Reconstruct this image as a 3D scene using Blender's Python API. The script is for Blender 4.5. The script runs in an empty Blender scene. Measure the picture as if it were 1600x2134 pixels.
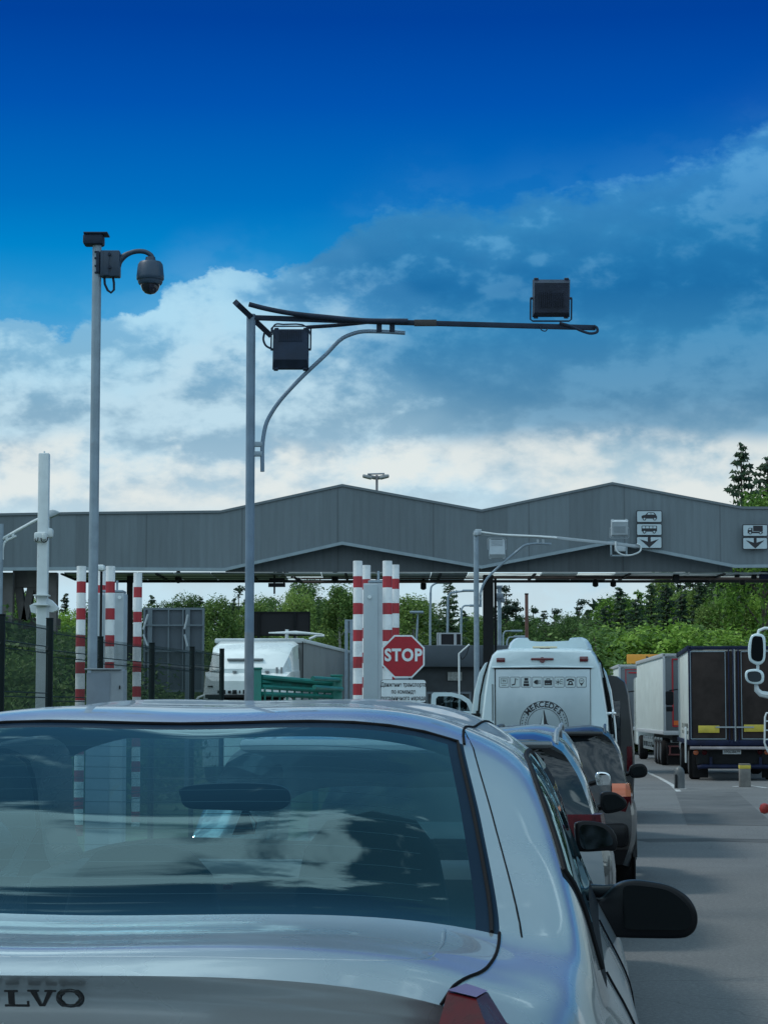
import bpy, bmesh, math, random
from mathutils import Vector, Matrix, noise
C = bpy.context.scene
col = C.collection
# ------------------------------------------------------------------ camera
F = 4700.0                     # focal length in pixels of a 1600 x 2134 picture
HC = 1.45                      # camera height above the near road
TH = math.atan((1484 - 1067) / F)
cam_d = bpy.data.cameras.new('camera')
cam = bpy.data.objects.new('camera', cam_d)
col.objects.link(cam)
cam.location = (0, 0, HC)
cam.rotation_euler = (math.pi / 2 + TH, 0, 0)
cam_d.sensor_fit = 'VERTICAL'
cam_d.sensor_height = 24
cam_d.lens = F / 2134 * 24
cam_d.clip_start = 0.05
cam_d.clip_end = 3000
C.camera = cam
C.view_settings.view_transform = 'Standard'
C.view_settings.look = 'None'
C.view_settings.exposure = 0.0
C.view_settings.gamma = 1
C.render.engine = 'CYCLES'
C.cycles.use_denoising = True
C.cycles.max_bounces = 8
C.cycles.transparent_max_bounces = 24
SUN_AZ = math.radians(-78)     # measured from +Y towards +X (sun stands to the left)
SUN_EL = math.radians(54)


def lin(c):
    return tuple(((v / 255) / 12.92 if v / 255 <= .04045 else ((v / 255 + .055) / 1.055) ** 2.4) for v in c)


# ------------------------------------------------------------------ world
class NT:
    def __init__(s, tree):
        s.t = tree

    def n(s, typ, **kw):
        nd = s.t.nodes.new(typ)
        for k, v in kw.items():
            setattr(nd, k, v)
        return nd

    def set(s, sock, v):
        if hasattr(v, 'is_output') or isinstance(v, bpy.types.NodeSocket):
            s.t.links.new(v, sock)
        else:
            sock.default_value = v

    def m(s, op, a, b=0.0, c=None, clamp=False):
        nd = s.n('ShaderNodeMath', operation=op)
        nd.use_clamp = clamp
        s.set(nd.inputs[0], a)
        s.set(nd.inputs[1], b)
        if c is not None:
            s.set(nd.inputs[2], c)
        return nd.outputs[0]

    def mix(s, fac, a, b, typ='MIX'):
        nd = s.n('ShaderNodeMix', data_type='RGBA', blend_type=typ)
        s.set(nd.inputs[0], fac)
        s.set(nd.inputs[6], a)
        s.set(nd.inputs[7], b)
        return nd.outputs[2]

    def ramp(s, fac, stops, interp='LINEAR'):
        nd = s.n('ShaderNodeValToRGB')
        cr = nd.color_ramp
        cr.interpolation = interp
        while len(cr.elements) < len(stops):
            cr.elements.new(0.5)
        for e, (p, c) in zip(cr.elements, stops):
            e.position = p
            e.color = (c[0], c[1], c[2], 1)
        s.set(nd.inputs[0], fac)
        return nd.outputs[0]

    def sstep(s, x, lo, hi):
        nd = s.n('ShaderNodeMapRange', interpolation_type='SMOOTHSTEP')
        s.set(nd.inputs[0], x)
        s.set(nd.inputs[1], lo)
        s.set(nd.inputs[2], hi)
        return nd.outputs[0]

    def noise(s, vec, scale, detail=4, rough=.5, dist=0.0, dims='3D'):
        nd = s.n('ShaderNodeTexNoise', noise_dimensions=dims)
        if vec is not None:
            s.set(nd.inputs['Vector'], vec)
        s.set(nd.inputs['Scale'], scale)
        s.set(nd.inputs['Detail'], detail)
        s.set(nd.inputs['Roughness'], rough)
        s.set(nd.inputs['Distortion'], dist)
        return nd.outputs[0]


def el_of(py):
    return TH + math.atan((1067 - py) / F)


W = bpy.data.worlds.new('World')
C.world = W
W.use_nodes = True
W.node_tree.nodes.clear()
w = NT(W.node_tree)
tc = w.n('ShaderNodeTexCoord').outputs['Generated']
sky = w.n('ShaderNodeTexSky', sky_type='NISHITA')
sky.sun_disc = False
sky.sun_elevation = SUN_EL
sky.sun_rotation = SUN_AZ
sep = w.n('ShaderNodeSeparateXYZ')
w.set(sep.inputs[0], tc)
az = w.m('ARCTAN2', sep.outputs[0], sep.outputs[1])
el = w.m('ARCSINE', sep.outputs[2])
el01 = w.m('DIVIDE', el, 0.45, clamp=True)


def st(py):
    return min(1, max(0, el_of(py) / 0.45))


# clear-sky tint by elevation (the photograph's polarised deep blue)
sky_tint = w.ramp(el01, [(0, lin((196, 222, 234))), (st(900), lin((120, 180, 222))), (st(650), lin((40, 152, 212))),
                         (st(520), lin((0, 132, 204))), (st(420), lin((0, 110, 192))), (st(220), lin((0, 80, 176))), (st(40), lin((0, 60, 156))),
                         (.8, lin((6, 62, 140))), (1.0, lin((10, 78, 150)))])
nish = w.mix(1.0, sky.outputs[0], (0.0, 0.06, 0.09, 1), 'MULTIPLY')
clear = w.mix(0.94, nish, sky_tint)
# clouds
stretch = w.n('ShaderNodeVectorMath', operation='MULTIPLY')
w.set(stretch.inputs[0], tc)
stretch.inputs[1].default_value = (1, 1, 1.7)
vec = stretch.outputs[0]
nb = w.noise(vec, 11, 3, .5, 0.0)
nf = w.noise(vec, 34, 6, .62, 0.0)
curve = w.n('ShaderNodeFloatCurve')
tops = [(-700, 600), (-200, 640), (0, 668), (120, 690), (200, 668), (300, 655), (380, 600), (480, 582), (600, 570), (655, 540), (700, 490), (790, 430), (870, 408), (950, 415), (1010, 438),
        (1080, 408), (1250, 388), (1330, 356), (1450, 318), (1600, 262), (1900, 190), (2300, 230)]
cm = curve.mapping
cv = cm.curves[0]
AZ0, AZ1 = (-700 - 800) / F, (2300 - 800) / F
pts = [((((px - 800) / F) - AZ0) / (AZ1 - AZ0), el_of(py) * 2) for px, py in tops]
while len(cv.points) < len(pts):
    cv.points.new(.5, .5)
for p, (a, b) in zip(cv.points, pts):
    p.location = (a, b)
    p.handle_type = 'AUTO'
cm.update()
a01 = w.m('DIVIDE', w.m('SUBTRACT', az, AZ0), AZ1 - AZ0, clamp=True)
w.set(curve.inputs['Value'], a01)
top = w.m('MULTIPLY', curve.outputs[0], 0.5)
dist = w.m('SUBTRACT', top, el)                        # > 0 inside the bank of cloud
d1 = w.m('ADD', dist, w.m('MULTIPLY', w.m('SUBTRACT', nb, .5), 0.016))
d2 = w.m('ADD', d1, w.m('MULTIPLY', w.m('SUBTRACT', nf, .5), 0.036))
bank = w.sstep(d2, -0.002, w.m('ADD', .003, w.m('MULTIPLY', w.sstep(az, -.045, .02), .008)))
veil = w.m('MULTIPLY', w.sstep(d1, -0.03, 0.03), .30)
# left part white, right part blue-grey near its top
left = w.sstep(w.m('ADD', w.m('ADD', az, w.m('MULTIPLY', w.m('SUBTRACT', nb, .5), .16)), w.m('MULTIPLY', w.m('SUBTRACT', el, el_of(640)), .9)), 0.015, -0.045)
low = w.sstep(el, el_of(560), el_of(720))
cloud_left = w.ramp(el01, [(0, lin((206, 226, 233))), (st(1060), lin((184, 210, 224))), (st(960), lin((160, 192, 212))), (st(860), lin((140, 178, 202))), (st(740), lin((118, 172, 206))),
                           (st(640), lin((104, 172, 216))), (st(560), lin((100, 174, 220))), (1, lin((190, 210, 225)))])
cloud_right = w.ramp(el01, [(0, lin((208, 228, 234))), (st(1060), lin((196, 218, 228))), (st(950), lin((176, 202, 216))), (st(900), lin((128, 168, 194))), (st(830), lin((92, 146, 182))),
                            (st(700), lin((62, 138, 186))), (st(600), lin((36, 118, 174))), (st(480), lin((44, 130, 186))), (st(330), lin((44, 128, 196))), (1, lin((150, 185, 215)))])
cc = w.mix(left, cloud_right, cloud_left)
# body shading: relief of billows lit from the upper left, darker folds between
def shifted(v, off):
    nd = w.n('ShaderNodeVectorMath', operation='ADD')
    w.set(nd.inputs[0], v)
    nd.inputs[1].default_value = off
    return nd.outputs[0]


OFF = (-.010, 0, .022)
rel = w.m('SUBTRACT', w.noise(vec, 13, 5, .56, .15), w.noise(shifted(vec, OFF), 13, 5, .56, .15))
rel2 = w.m('SUBTRACT', w.noise(vec, 42, 5, .6, .1), w.noise(shifted(vec, (-.004, 0, .009)), 42, 5, .6, .1))
relief = w.m('ADD', w.m('MULTIPLY', rel, 2.6), w.m('MULTIPLY', rel2, 1.5))      # about -.5 .. .5
nm = w.noise(vec, 7, 6, .55, .3)
folds = w.sstep(w.m('ADD', relief, w.m('MULTIPLY', w.m('SUBTRACT', nm, .5), 1.6)), .35, -.45)
peaks = w.sstep(w.m('ADD', relief, w.m('MULTIPLY', w.m('SUBTRACT', nm, .5), 1.2)), w.m('SUBTRACT', -.05, w.m('MULTIPLY', left, .32)), .42)
rim = w.m('SUBTRACT', 1.0, w.sstep(d2, .006, .045))
mid_el = w.sstep(el, el_of(1080), el_of(860))
cc = w.mix(w.m('MULTIPLY', folds, w.m('MULTIPLY', mid_el, w.m('SUBTRACT', .52, w.m('MULTIPLY', left, .34)))), cc, w.mix(1.0, cc, (.42, .68, .80, 1), 'MULTIPLY'))
cc = w.mix(w.m('MULTIPLY', peaks, w.m('ADD', .16, w.m('MULTIPLY', left, .68))), cc, w.mix(left, lin((130, 186, 220)) + (1,), lin((196, 226, 240)) + (1,)))
cc = w.mix(w.m('MULTIPLY', w.m('MULTIPLY', rim, w.m('ADD', .35, w.m('MULTIPLY', peaks, .65))), w.m('ADD', .40, w.m('MULTIPLY', left, .30))), cc, w.mix(left, lin((104, 178, 224)) + (1,), lin((168, 218, 242)) + (1,)))
# bright sunlit patches low in the cloud
ne = w.noise(vec, 11, 3, .5, .3)
patch = w.m('MULTIPLY', w.sstep(w.m('ADD', w.m('ADD', ne, w.m('MULTIPLY', relief, .22)), w.m('MULTIPLY', w.m('SUBTRACT', 1.0, left), .09)), .42, .64), w.m('MULTIPLY', w.sstep(el, el_of(1100), el_of(1040)), w.sstep(w.m('ADD', el, w.m('MULTIPLY', w.m('SUBTRACT', nb, .5), .03)), el_of(895), el_of(940))))
cc = w.mix(w.m('MULTIPLY', patch, .8), cc, lin((232, 236, 232)) + (1,))
skyc = w.mix(w.m('MAXIMUM', bank, veil, clamp=True), clear, cc)
# scattered clouds higher up and all round (seen in reflections)
nh = w.noise(vec, 3.1, 5, .58, .25)
nh2 = w.noise(vec, 9.0, 5, .6, .2)
back = w.sstep(sep.outputs[1], .35, -.25)                # bright cloud added behind the camera to light faces turned this way
hid = w.m('ADD', w.m('MULTIPLY', nh, .72), w.m('MULTIPLY', nh2, .28))
hi = w.m('MULTIPLY', w.m('ADD', .72, w.m('MULTIPLY', w.sstep(w.m('ADD', hid, w.m('MULTIPLY', back, .09)), .445, .53), .28)), w.m('MAXIMUM', w.sstep(el, .335, .44), back))
hid2 = w.m('ADD', hid, w.m('SUBTRACT', w.m('MULTIPLY', w.m('SUBTRACT', nm, .5), .30), w.m('SUBTRACT', w.m('MULTIPLY', w.sstep(az, -.05, .08), .10), .02)))
hic = w.mix(w.sstep(hid2, .49, .565), (.10, .27, .40, 1), (1.05, 1.45, 1.60, 1))
hic = w.mix(back, hic, w.mix(w.sstep(nh2, .38, .62), (.40, .60, .76, 1), (.92, 1.20, 1.38, 1)))
skyc = w.mix(hi, skyc, hic)
bg = w.n('ShaderNodeBackground')
w.set(bg.inputs[0], skyc)
bg.inputs[1].default_value = 1.0
out = w.n('ShaderNodeOutputWorld')
w.set(out.inputs[0], bg.outputs[0])
# ------------------------------------------------------------------ sun
sd = bpy.data.lights.new('sun', 'SUN')
sd.energy = 1.8
sd.angle = math.radians(10)
sd.color = (1.0, .96, .88)
so = bpy.data.objects.new('sun', sd)
col.objects.link(so)
sv = Vector((math.sin(SUN_AZ) * math.cos(SUN_EL), math.cos(SUN_AZ) * math.cos(SUN_EL), math.sin(SUN_EL)))
so.rotation_euler = sv.to_track_quat('Z', 'Y').to_euler()
so.location = (0, 0, 60)


# ------------------------------------------------------------------ helpers
def P(px, py, Y):
    """the world point at distance Y that the photograph shows at (px, py)"""
    a, b = (px - 800) / F, (1067 - py) / F
    y, z = math.cos(TH) - b * math.sin(TH), math.sin(TH) + b * math.cos(TH)
    t = Y / y
    return Vector((a * t, Y, HC + z * t))


def smooth(x):
    x = max(0, min(1, x))
    return x * x * (3 - 2 * x)


def gz(Y):
    """height of the ground: level by the camera, then half a metre lower"""
    return -0.5 * smooth((Y - 6.6) / 7.5)


def tag(o, label=None, cat=None, group=None, kind=None):
    if label:
        o['label'] = label
    if cat:
        o['category'] = cat
    if group:
        o['group'] = group
    if kind:
        o['kind'] = kind
    return o


def thing(name, label, cat, loc=(0, 0, 0), rz=0.0, group=None):
    o = bpy.data.objects.new(name, None)
    o.empty_display_size = .2
    col.objects.link(o)
    o.location = loc
    o.rotation_euler = (0, 0, rz)
    return tag(o, label, cat, group)


def copy_tree(o, parent=None):
    c = o.copy()
    col.objects.link(c)
    c.parent = parent
    for ch in list(o.children):
        copy_tree(ch, c)
    return c


class MB:
    def __init__(s):
        s.v = []
        s.f = []

    def add(s, vs, fs):
        k = len(s.v)
        s.v += [tuple(p) for p in vs]
        s.f += [tuple(i + k for i in f) for f in fs]
        return s

    def box(s, c, d, bev=0.0, rot=None):
        hx, hy, hz = d[0] / 2, d[1] / 2, d[2] / 2
        if bev <= 0:
            vs = [Vector((x, y, z)) for z in (-hz, hz) for y in (-hy, hy) for x in (-hx, hx)]
            fs = [(0, 2, 3, 1), (4, 5, 7, 6), (0, 1, 5, 4), (2, 6, 7, 3), (0, 4, 6, 2), (1, 3, 7, 5)]
        else:
            bm = bmesh.new()
            bmesh.ops.create_cube(bm, size=1)
            for v in bm.verts:
                v.co = Vector((v.co.x * 2 * hx, v.co.y * 2 * hy, v.co.z * 2 * hz))
            bmesh.ops.bevel(bm, geom=bm.edges[:], offset=min(bev, hx * .98, hy * .98, hz * .98), segments=2, affect='EDGES', profile=.5)
            bm.verts.ensure_lookup_table()
            vs = [v.co.copy() for v in bm.verts]
            fs = [tuple(v.index for v in f.verts) for f in bm.faces]
            bm.free()
        if rot is not None:
            vs = [rot @ v for v in vs]
        c = Vector(c)
        return s.add([v + c for v in vs], fs)

    def tube(s, pts, r, n=8, caps=True, closed=False):
        pts = [Vector(p) for p in pts]
        rs = r if isinstance(r, (list, tuple)) else [r] * len(pts)
        k = len(s.v)
        m = len(pts)
        up = None
        for i, p in enumerate(pts):
            if closed:
                t = (pts[(i + 1) % m] - pts[i - 1])
            else:
                t = pts[min(i + 1, m - 1)] - pts[max(i - 1, 0)]
            t.normalize()
            if up is None:
                up = Vector((0, 0, 1)) if abs(t.z) < .9 else Vector((0, 1, 0))
            a = t.cross(up)
            if a.length < 1e-5:
                a = t.orthogonal()
            a.normalize()
            b = a.cross(t)
            up = b
            for j in range(n):
                an = 2 * math.pi * j / n
                s.v.append(tuple(p + a * math.cos(an) * rs[i] + b * math.sin(an) * rs[i]))
        for i in range(m if closed else m - 1):
            i2 = (i + 1) % m
            for j in range(n):
                s.f.append((k + i * n + j, k + i * n + (j + 1) % n, k + i2 * n + (j + 1) % n, k + i2 * n + j))
        if caps and not closed:
            s.f.append(tuple(k + j for j in range(n))[::-1])
            s.f.append(tuple(k + (m - 1) * n + j for j in range(n)))
        return s

    def lathe(s, prof, c=(0, 0, 0), axis='z', n=24):
        """prof: (radius, height) pairs, low to high"""
        k = len(s.v)
        c = Vector(c)
        for r, h in prof:
            for j in range(n):
                a = 2 * math.pi * j / n
                x, y = r * math.cos(a), r * math.sin(a)
                s.v.append(tuple(c + (Vector((x, y, h)) if axis == 'z' else Vector((h, x, y)) if axis == 'x' else Vector((x, h, y)))))
        for i in range(len(prof) - 1):
            for j in range(n):
                s.f.append((k + i * n + j, k + i * n + (j + 1) % n, k + (i + 1) * n + (j + 1) % n, k + (i + 1) * n + j))
        s.f.append(tuple(k + j for j in range(n))[::-1])
        s.f.append(tuple(k + (len(prof) - 1) * n + j for j in range(n)))
        return s

    def prism(s, poly, y0, y1, axis='y'):
        """2D polygon extruded; axis y: poly is (x, z); axis x: poly is (y, z); axis z: poly is (x, y)"""
        n = len(poly)

        def q(p, d):
            return (p[0], d, p[1]) if axis == 'y' else (d, p[0], p[1]) if axis == 'x' else (p[0], p[1], d)
        vs = [q(p, y0) for p in poly] + [q(p, y1) for p in poly]
        fs = [tuple(range(n)), tuple(range(2 * n - 1, n - 1, -1))] + [(i, n + i, n + (i + 1) % n, (i + 1) % n) for i in range(n)]
        return s.add(vs, fs)

    def grid(s, rows, closed=False):
        k = len(s.v)
        nn = len(rows[0])
        for r in rows:
            s.v += [tuple(p) for p in r]
        for i in range(len(rows) - 1):
            for j in range(nn if closed else nn - 1):
                j2 = (j + 1) % nn
                s.f.append((k + i * nn + j, k + i * nn + j2, k + (i + 1) * nn + j2, k + (i + 1) * nn + j))
        return s

    def text(s, body, size, origin, xdir=(1, 0, 0), zdir=(0, 0, 1), depth=.002, align='CENTER', sx=1.0, bold=0.0, spacing=1.0):
        cu = bpy.data.curves.new('tmp_text', 'FONT')
        cu.body = body
        cu.size = size
        cu.align_x = align
        cu.align_y = 'CENTER'
        cu.extrude = depth / 2
        cu.offset = bold
        cu.space_character = spacing
        cu.resolution_u = 4
        ob = bpy.data.objects.new('tmp_text', cu)
        me = bpy.data.meshes.new_from_object(ob)
        X, Z = Vector(xdir), Vector(zdir)
        N = X.cross(Z)                       # away from the reader
        o = Vector(origin)
        s.add([o + X * (v.co.x * sx) + Z * v.co.y - N * v.co.z for v in me.vertices], [tuple(p.vertices) for p in me.polygons])
        bpy.data.objects.remove(ob)
        bpy.data.curves.remove(cu)
        bpy.data.meshes.remove(me)
        return s

    def build(s, name, mat, parent=None, smooth_angle=40, label=None, fix=True):
        me = bpy.data.meshes.new(name)
        me.from_pydata(s.v, [], s.f)
        if fix:
            bm = bmesh.new()
            bm.from_mesh(me)
            bmesh.ops.recalc_face_normals(bm, faces=bm.faces)
            bm.to_mesh(me)
            bm.free()
        me.update()
        if smooth_angle:
            me.shade_smooth()
            if smooth_angle < 180:
                me.set_sharp_from_angle(angle=math.radians(smooth_angle))
        me.materials.append(mat)
        o = bpy.data.objects.new(name, me)
        col.objects.link(o)
        if parent is not None:
            o.parent = parent
        if label:
            o['label'] = label
        return o


# ------------------------------------------------------------------ materials
MATS = {}


def mat(name, color, rough=.5, metal=0.0, coat=0.0, spec=.5, bump=None, vary=None, dirt=None, emit=None, coat_rough=.03):
    """bump=(scale, strength, distance); vary=(scale, amount) multiplies the colour by noise; dirt=(scale, threshold, colour, amount)"""
    if name in MATS:
        return MATS[name]
    m = bpy.data.materials.new(name)
    m.use_nodes = True
    t = NT(m.node_tree)
    b = m.node_tree.nodes['Principled BSDF']
    b.inputs['Base Color'].default_value = (*color, 1)
    b.inputs['Roughness'].default_value = rough
    b.inputs['Metallic'].default_value = metal
    b.inputs['Specular IOR Level'].default_value = spec
    b.inputs['Coat Weight'].default_value = coat
    b.inputs['Coat Roughness'].default_value = coat_rough
    obj = t.n('ShaderNodeTexCoord').outputs['Object']
    c = (*color, 1)
    if vary:
        n1 = t.noise(obj, vary[0], 5, .6)
        f = t.sstep(n1, .3, .7)
        c = t.mix(f, tuple(v * (1 - vary[1]) for v in color) + (1,), tuple(min(1, v * (1 + vary[1])) for v in color) + (1,))
        r = t.m('ADD', rough - .06, t.m('MULTIPLY', f, .12))
        t.set(b.inputs['Roughness'], r)
    if dirt:
        n2 = t.noise(obj, dirt[0], 7, .65, .5)
        c = t.mix(t.m('MULTIPLY', t.sstep(n2, dirt[1], dirt[1] + .12), dirt[3]), c, tuple(dirt[2]) + (1,))
    if vary or dirt:
        t.set(b.inputs['Base Color'], c)
    if bump:
        bn = t.n('ShaderNodeBump')
        bn.inputs['Strength'].default_value = bump[1]
        bn.inputs['Distance'].default_value = bump[2]
        t.set(bn.inputs['Height'], t.noise(obj, bump[0], 5, .6))
        t.set(b.inputs['Normal'], bn.outputs[0])
    if emit:
        b.inputs['Emission Color'].default_value = (*emit[0], 1)
        b.inputs['Emission Strength'].default_value = emit[1]
    MATS[name] = m
    return m


def glass_mat(name, tint, k=1.0, rough=0.0, wave=0.0):
    """thin window glass: tinted see-through plus a sharp reflection that grows at grazing angles"""
    m = bpy.data.materials.new(name)
    m.use_nodes = True
    t = NT(m.node_tree)
    m.node_tree.nodes.clear()
    tr = t.n('ShaderNodeBsdfTransparent')
    tr.inputs[0].default_value = (*tint, 1)
    gl = t.n('ShaderNodeBsdfGlossy')
    gl.inputs['Roughness'].default_value = rough
    gl.inputs['Color'].default_value = (.66, .93, 1, 1)
    fr = t.n('ShaderNodeFresnel')
    fr.inputs[0].default_value = 1.5
    if wave:
        obj = t.n('ShaderNodeTexCoord').outputs['Object']
        bn = t.n('ShaderNodeBump')
        bn.inputs['Strength'].default_value = wave
        bn.inputs['Distance'].default_value = .01
        t.set(bn.inputs['Height'], t.noise(obj, 2.2, 1, .4))
        t.set(gl.inputs['Normal'], bn.outputs[0])
    mx = t.n('ShaderNodeMixShader')
    t.set(mx.inputs[0], t.m('MULTIPLY', fr.outputs[0], k, clamp=True))
    t.set(mx.inputs[1], tr.outputs[0])
    t.set(mx.inputs[2], gl.outputs[0])
    o = t.n('ShaderNodeOutputMaterial')
    t.set(o.inputs[0], mx.outputs[0])
    return m


def asphalt_mat():
    m = bpy.data.materials.new('asphalt')
    m.use_nodes = True
    t = NT(m.node_tree)
    b = m.node_tree.nodes['Principled BSDF']
    obj = t.n('ShaderNodeTexCoord').outputs['Object']
    big = t.noise(obj, .35, 6, .6, .3)
    sm = t.noise(obj, 70, 3, .7)
    c = t.ramp(big, [(.3, (.098, .104, .107)), (.5, (.120, .127, .130)), (.72, (.142, .149, .152))])
    fine = t.noise(obj, 190, 2, .7)
    grit = t.noise(obj, 26, 5, .8)
    c = t.mix(t.m('MULTIPLY', t.sstep(grit, .40, .66), .55), t.mix(1.0, c, (.66, .66, .67, 1), 'MULTIPLY'), t.mix(1.0, c, (1.45, 1.45, 1.43, 1), 'MULTIPLY'))
    c = t.mix(t.m('MULTIPLY', t.sstep(fine, .55, .7), .45), c, (.22, .225, .22, 1))
    c = t.mix(t.m('MULTIPLY', t.sstep(sm, .35, .7), .5), c, t.mix(1.0, c, (1.7, 1.7, 1.7, 1), 'MULTIPLY'))
    # tyre-darkened bands along the lane and oil spots
    v = t.n('ShaderNodeTexVoronoi')
    v.inputs['Scale'].default_value = .55
    t.set(v.inputs['Vector'], obj)
    spot = t.sstep(t.m('ADD', v.outputs['Distance'], t.m('MULTIPLY', big, .5)), .36, .28)
    c = t.mix(t.m('MULTIPLY', spot, .28), c, (.05, .052, .055, 1))
    # hairline cracks
    vc = t.n('ShaderNodeTexVoronoi', feature='DISTANCE_TO_EDGE')
    vc.inputs['Scale'].default_value = .3
    wv = t.n('ShaderNodeVectorMath', operation='ADD')
    nz = t.n('ShaderNodeTexNoise')
    nz.inputs['Scale'].default_value = 1.3
    t.set(nz.inputs['Vector'], obj)
    t.set(wv.inputs[0], obj)
    t.set(wv.inputs[1], nz.outputs['Color'])
    t.set(vc.inputs['Vector'], wv.outputs[0])
    crack = t.sstep(vc.outputs['Distance'], .004, .001)
    c = t.mix(t.m('MULTIPLY', crack, .4), c, (.03, .03, .032, 1))
    t.set(b.inputs['Base Color'], c)
    b.inputs['Roughness'].default_value = .78
    bn = t.n('ShaderNodeBump')
    bn.inputs['Strength'].default_value = .35
    bn.inputs['Distance'].default_value = .006
    t.set(bn.inputs['Height'], sm)
    t.set(b.inputs['Normal'], bn.outputs[0])
    return m


def cladding_mat(name, color, pitch):
    """vertical sheet-metal cladding: narrow standing ribs, panel joints, streaks of grime"""
    m = bpy.data.materials.new(name)
    m.use_nodes = True
    t = NT(m.node_tree)
    b = m.node_tree.nodes['Principled BSDF']
    obj = t.n('ShaderNodeTexCoord').outputs['Object']
    sp = t.n('ShaderNodeSeparateXYZ')
    t.set(sp.inputs[0], obj)
    x = sp.outputs[0]
    joint = t.sstep(t.m('PINGPONG', t.m('ADD', x, .4), 1.55), .035, .015)
    rib = t.m('PINGPONG', x, pitch / 2)
    rib = t.sstep(rib, pitch * .10, pitch * .22)
    pan = t.m('FLOOR', t.m('DIVIDE', x, pitch * 4))
    wn = t.n('ShaderNodeTexWhiteNoise', noise_dimensions='1D')
    t.set(wn.inputs['W'], pan)
    tone = t.m('ADD', .88, t.m('MULTIPLY', wn.outputs[0], .24))
    st_v = t.n('ShaderNodeVectorMath', operation='MULTIPLY')
    t.set(st_v.inputs[0], obj)
    st_v.inputs[1].default_value = (3.5, 3.5, .35)
    streak = t.noise(st_v.outputs[0], 1.6, 6, .65)
    tone = t.m('MULTIPLY', tone, t.m('ADD', .74, t.m('MULTIPLY', streak, .52)))
    tone = t.m('MULTIPLY', tone, t.m('ADD', .955, t.m('MULTIPLY', rib, .045)))
    tone = t.m('MULTIPLY', tone, t.m('SUBTRACT', 1.0, t.m('MULTIPLY', joint, .30)))
    cn = t.n('ShaderNodeVectorMath', operation='SCALE')
    cn.inputs[0].default_value = color
    t.set(cn.inputs['Scale'], tone)
    t.set(b.inputs['Base Color'], cn.outputs[0])
    b.inputs['Roughness'].default_value = .55
    bn = t.n('ShaderNodeBump')
    bn.inputs['Strength'].default_value = .3
    bn.inputs['Distance'].default_value = .012
    t.set(bn.inputs['Height'], rib)
    t.set(b.inputs['Normal'], bn.outputs[0])
    return m


def leaf_mat(name, c1, c2, c3):
    m = bpy.data.materials.new(name)
    m.use_nodes = True
    t = NT(m.node_tree)
    b = m.node_tree.nodes['Principled BSDF']
    g = t.n('ShaderNodeNewGeometry')
    obj = t.n('ShaderNodeTexCoord').outputs['Object']
    n1 = t.noise(obj, .55, 3, .6)
    r = t.m('ADD', t.m('MULTIPLY', g.outputs['Random Per Island'], .55), t.m('MULTIPLY', n1, .5))
    oi = t.n('ShaderNodeObjectInfo')
    r = t.m('ADD', r, t.m('MULTIPLY', t.m('SUBTRACT', oi.outputs['Random'], .5), .50))
    c = t.ramp(r, [(.2, c1), (.52, c2), (.85, c3)])
    t.set(b.inputs['Base Color'], c)
    b.inputs['Roughness'].default_value = .6
    b.inputs['Specular IOR Level'].default_value = .25
    tl = t.n('ShaderNodeBsdfTranslucent')
    t.set(tl.inputs[0], c)
    mx = t.n('ShaderNodeMixShader')
    mx.inputs[0].default_value = .3
    t.set(mx.inputs[1], b.outputs[0])
    t.set(mx.inputs[2], tl.outputs[0])
    o = m.node_tree.nodes['Material Output']
    t.set(o.inputs[0], mx.outputs[0])
    return m


def striped_mat():
    """red and white bands painted round the bollards, measured in metres from the top"""
    m = bpy.data.materials.new('red_white_bands')
    m.use_nodes = True
    t = NT(m.node_tree)
    b = m.node_tree.nodes['Principled BSDF']
    obj = t.n('ShaderNodeTexCoord').outputs['Object']
    sp = t.n('ShaderNodeSeparateXYZ')
    t.set(sp.inputs[0], obj)
    d = t.m('DIVIDE', t.m('MULTIPLY', sp.outputs[2], -1), .428)        # the object's origin is its top
    fr = t.m('FRACT', d)
    wob = t.m('MULTIPLY', t.m('SUBTRACT', t.noise(obj, 9, 2), .5), .012)
    red = t.m('GREATER_THAN', t.m('ADD', fr, wob), .575)
    dirty = t.noise(obj, 5, 6, .65)
    wh = t.mix(t.sstep(dirty, .45, .75), (.72, .76, .78, 1), (.50, .54, .56, 1))
    rd = t.mix(t.sstep(dirty, .4, .7), (.36, .012, .022, 1), (.24, .012, .018, 1))
    t.set(b.inputs['Base Color'], t.mix(red, wh, rd))
    b.inputs['Roughness'].default_value = .45
    return m


PAINT_SILVER = mat('silver_blue_paint', (.43, .485, .51), .29, .58, .65, vary=(2.0, .03), dirt=(22, .52, (.40, .45, .47), .12))
PAINT_SILVER2 = mat('silver_paint', (.12, .14, .15), .28, .7, .8)
PAINT_CHAMP = mat('pale_silver_paint', (.34, .38, .39), .32, .5, .7)
PAINT_BLACK = mat('black_paint', (.012, .013, .015), .42, .1, .35)
PAINT_WHITE = mat('white_paint', (.58, .71, .75), .32, 0, .8, vary=(1.5, .04), dirt=(2.5, .6, (.42, .46, .46), .35), coat_rough=.12)
PLASTIC = mat('black_plastic', (.005, .006, .008), .28, 0, 0, .22)
RUBBER = mat('tyre_rubber', (.012, .012, .013), .9, 0, 0, .2, vary=(6, .3))
RUBSEAL = mat('rubber_seal', (.005, .005, .006), .7, 0, 0, .15)
GAP = mat('panel_gap', (.006, .006, .008), .9, 0, 0, .1)
CHROME = mat('chrome', (.75, .78, .80), .14, 1.0)
ALU = mat('brushed_aluminium', (.34, .38, .40), .42, .7)
DARKGLASS = mat('dark_glass', (.010, .014, .018), .03, 0, 0, .6)
TAIL = mat('tail_light_red', (.050, .002, .005), .3, 0, .04, .12, vary=(25, .25))
TAILCLEAR = mat('tail_light_clear', (.20, .15, .17), .2, 0, .6)
TAILORANGE = mat('tail_light_orange', (.50, .10, .02), .15, 0, 1.0)
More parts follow.
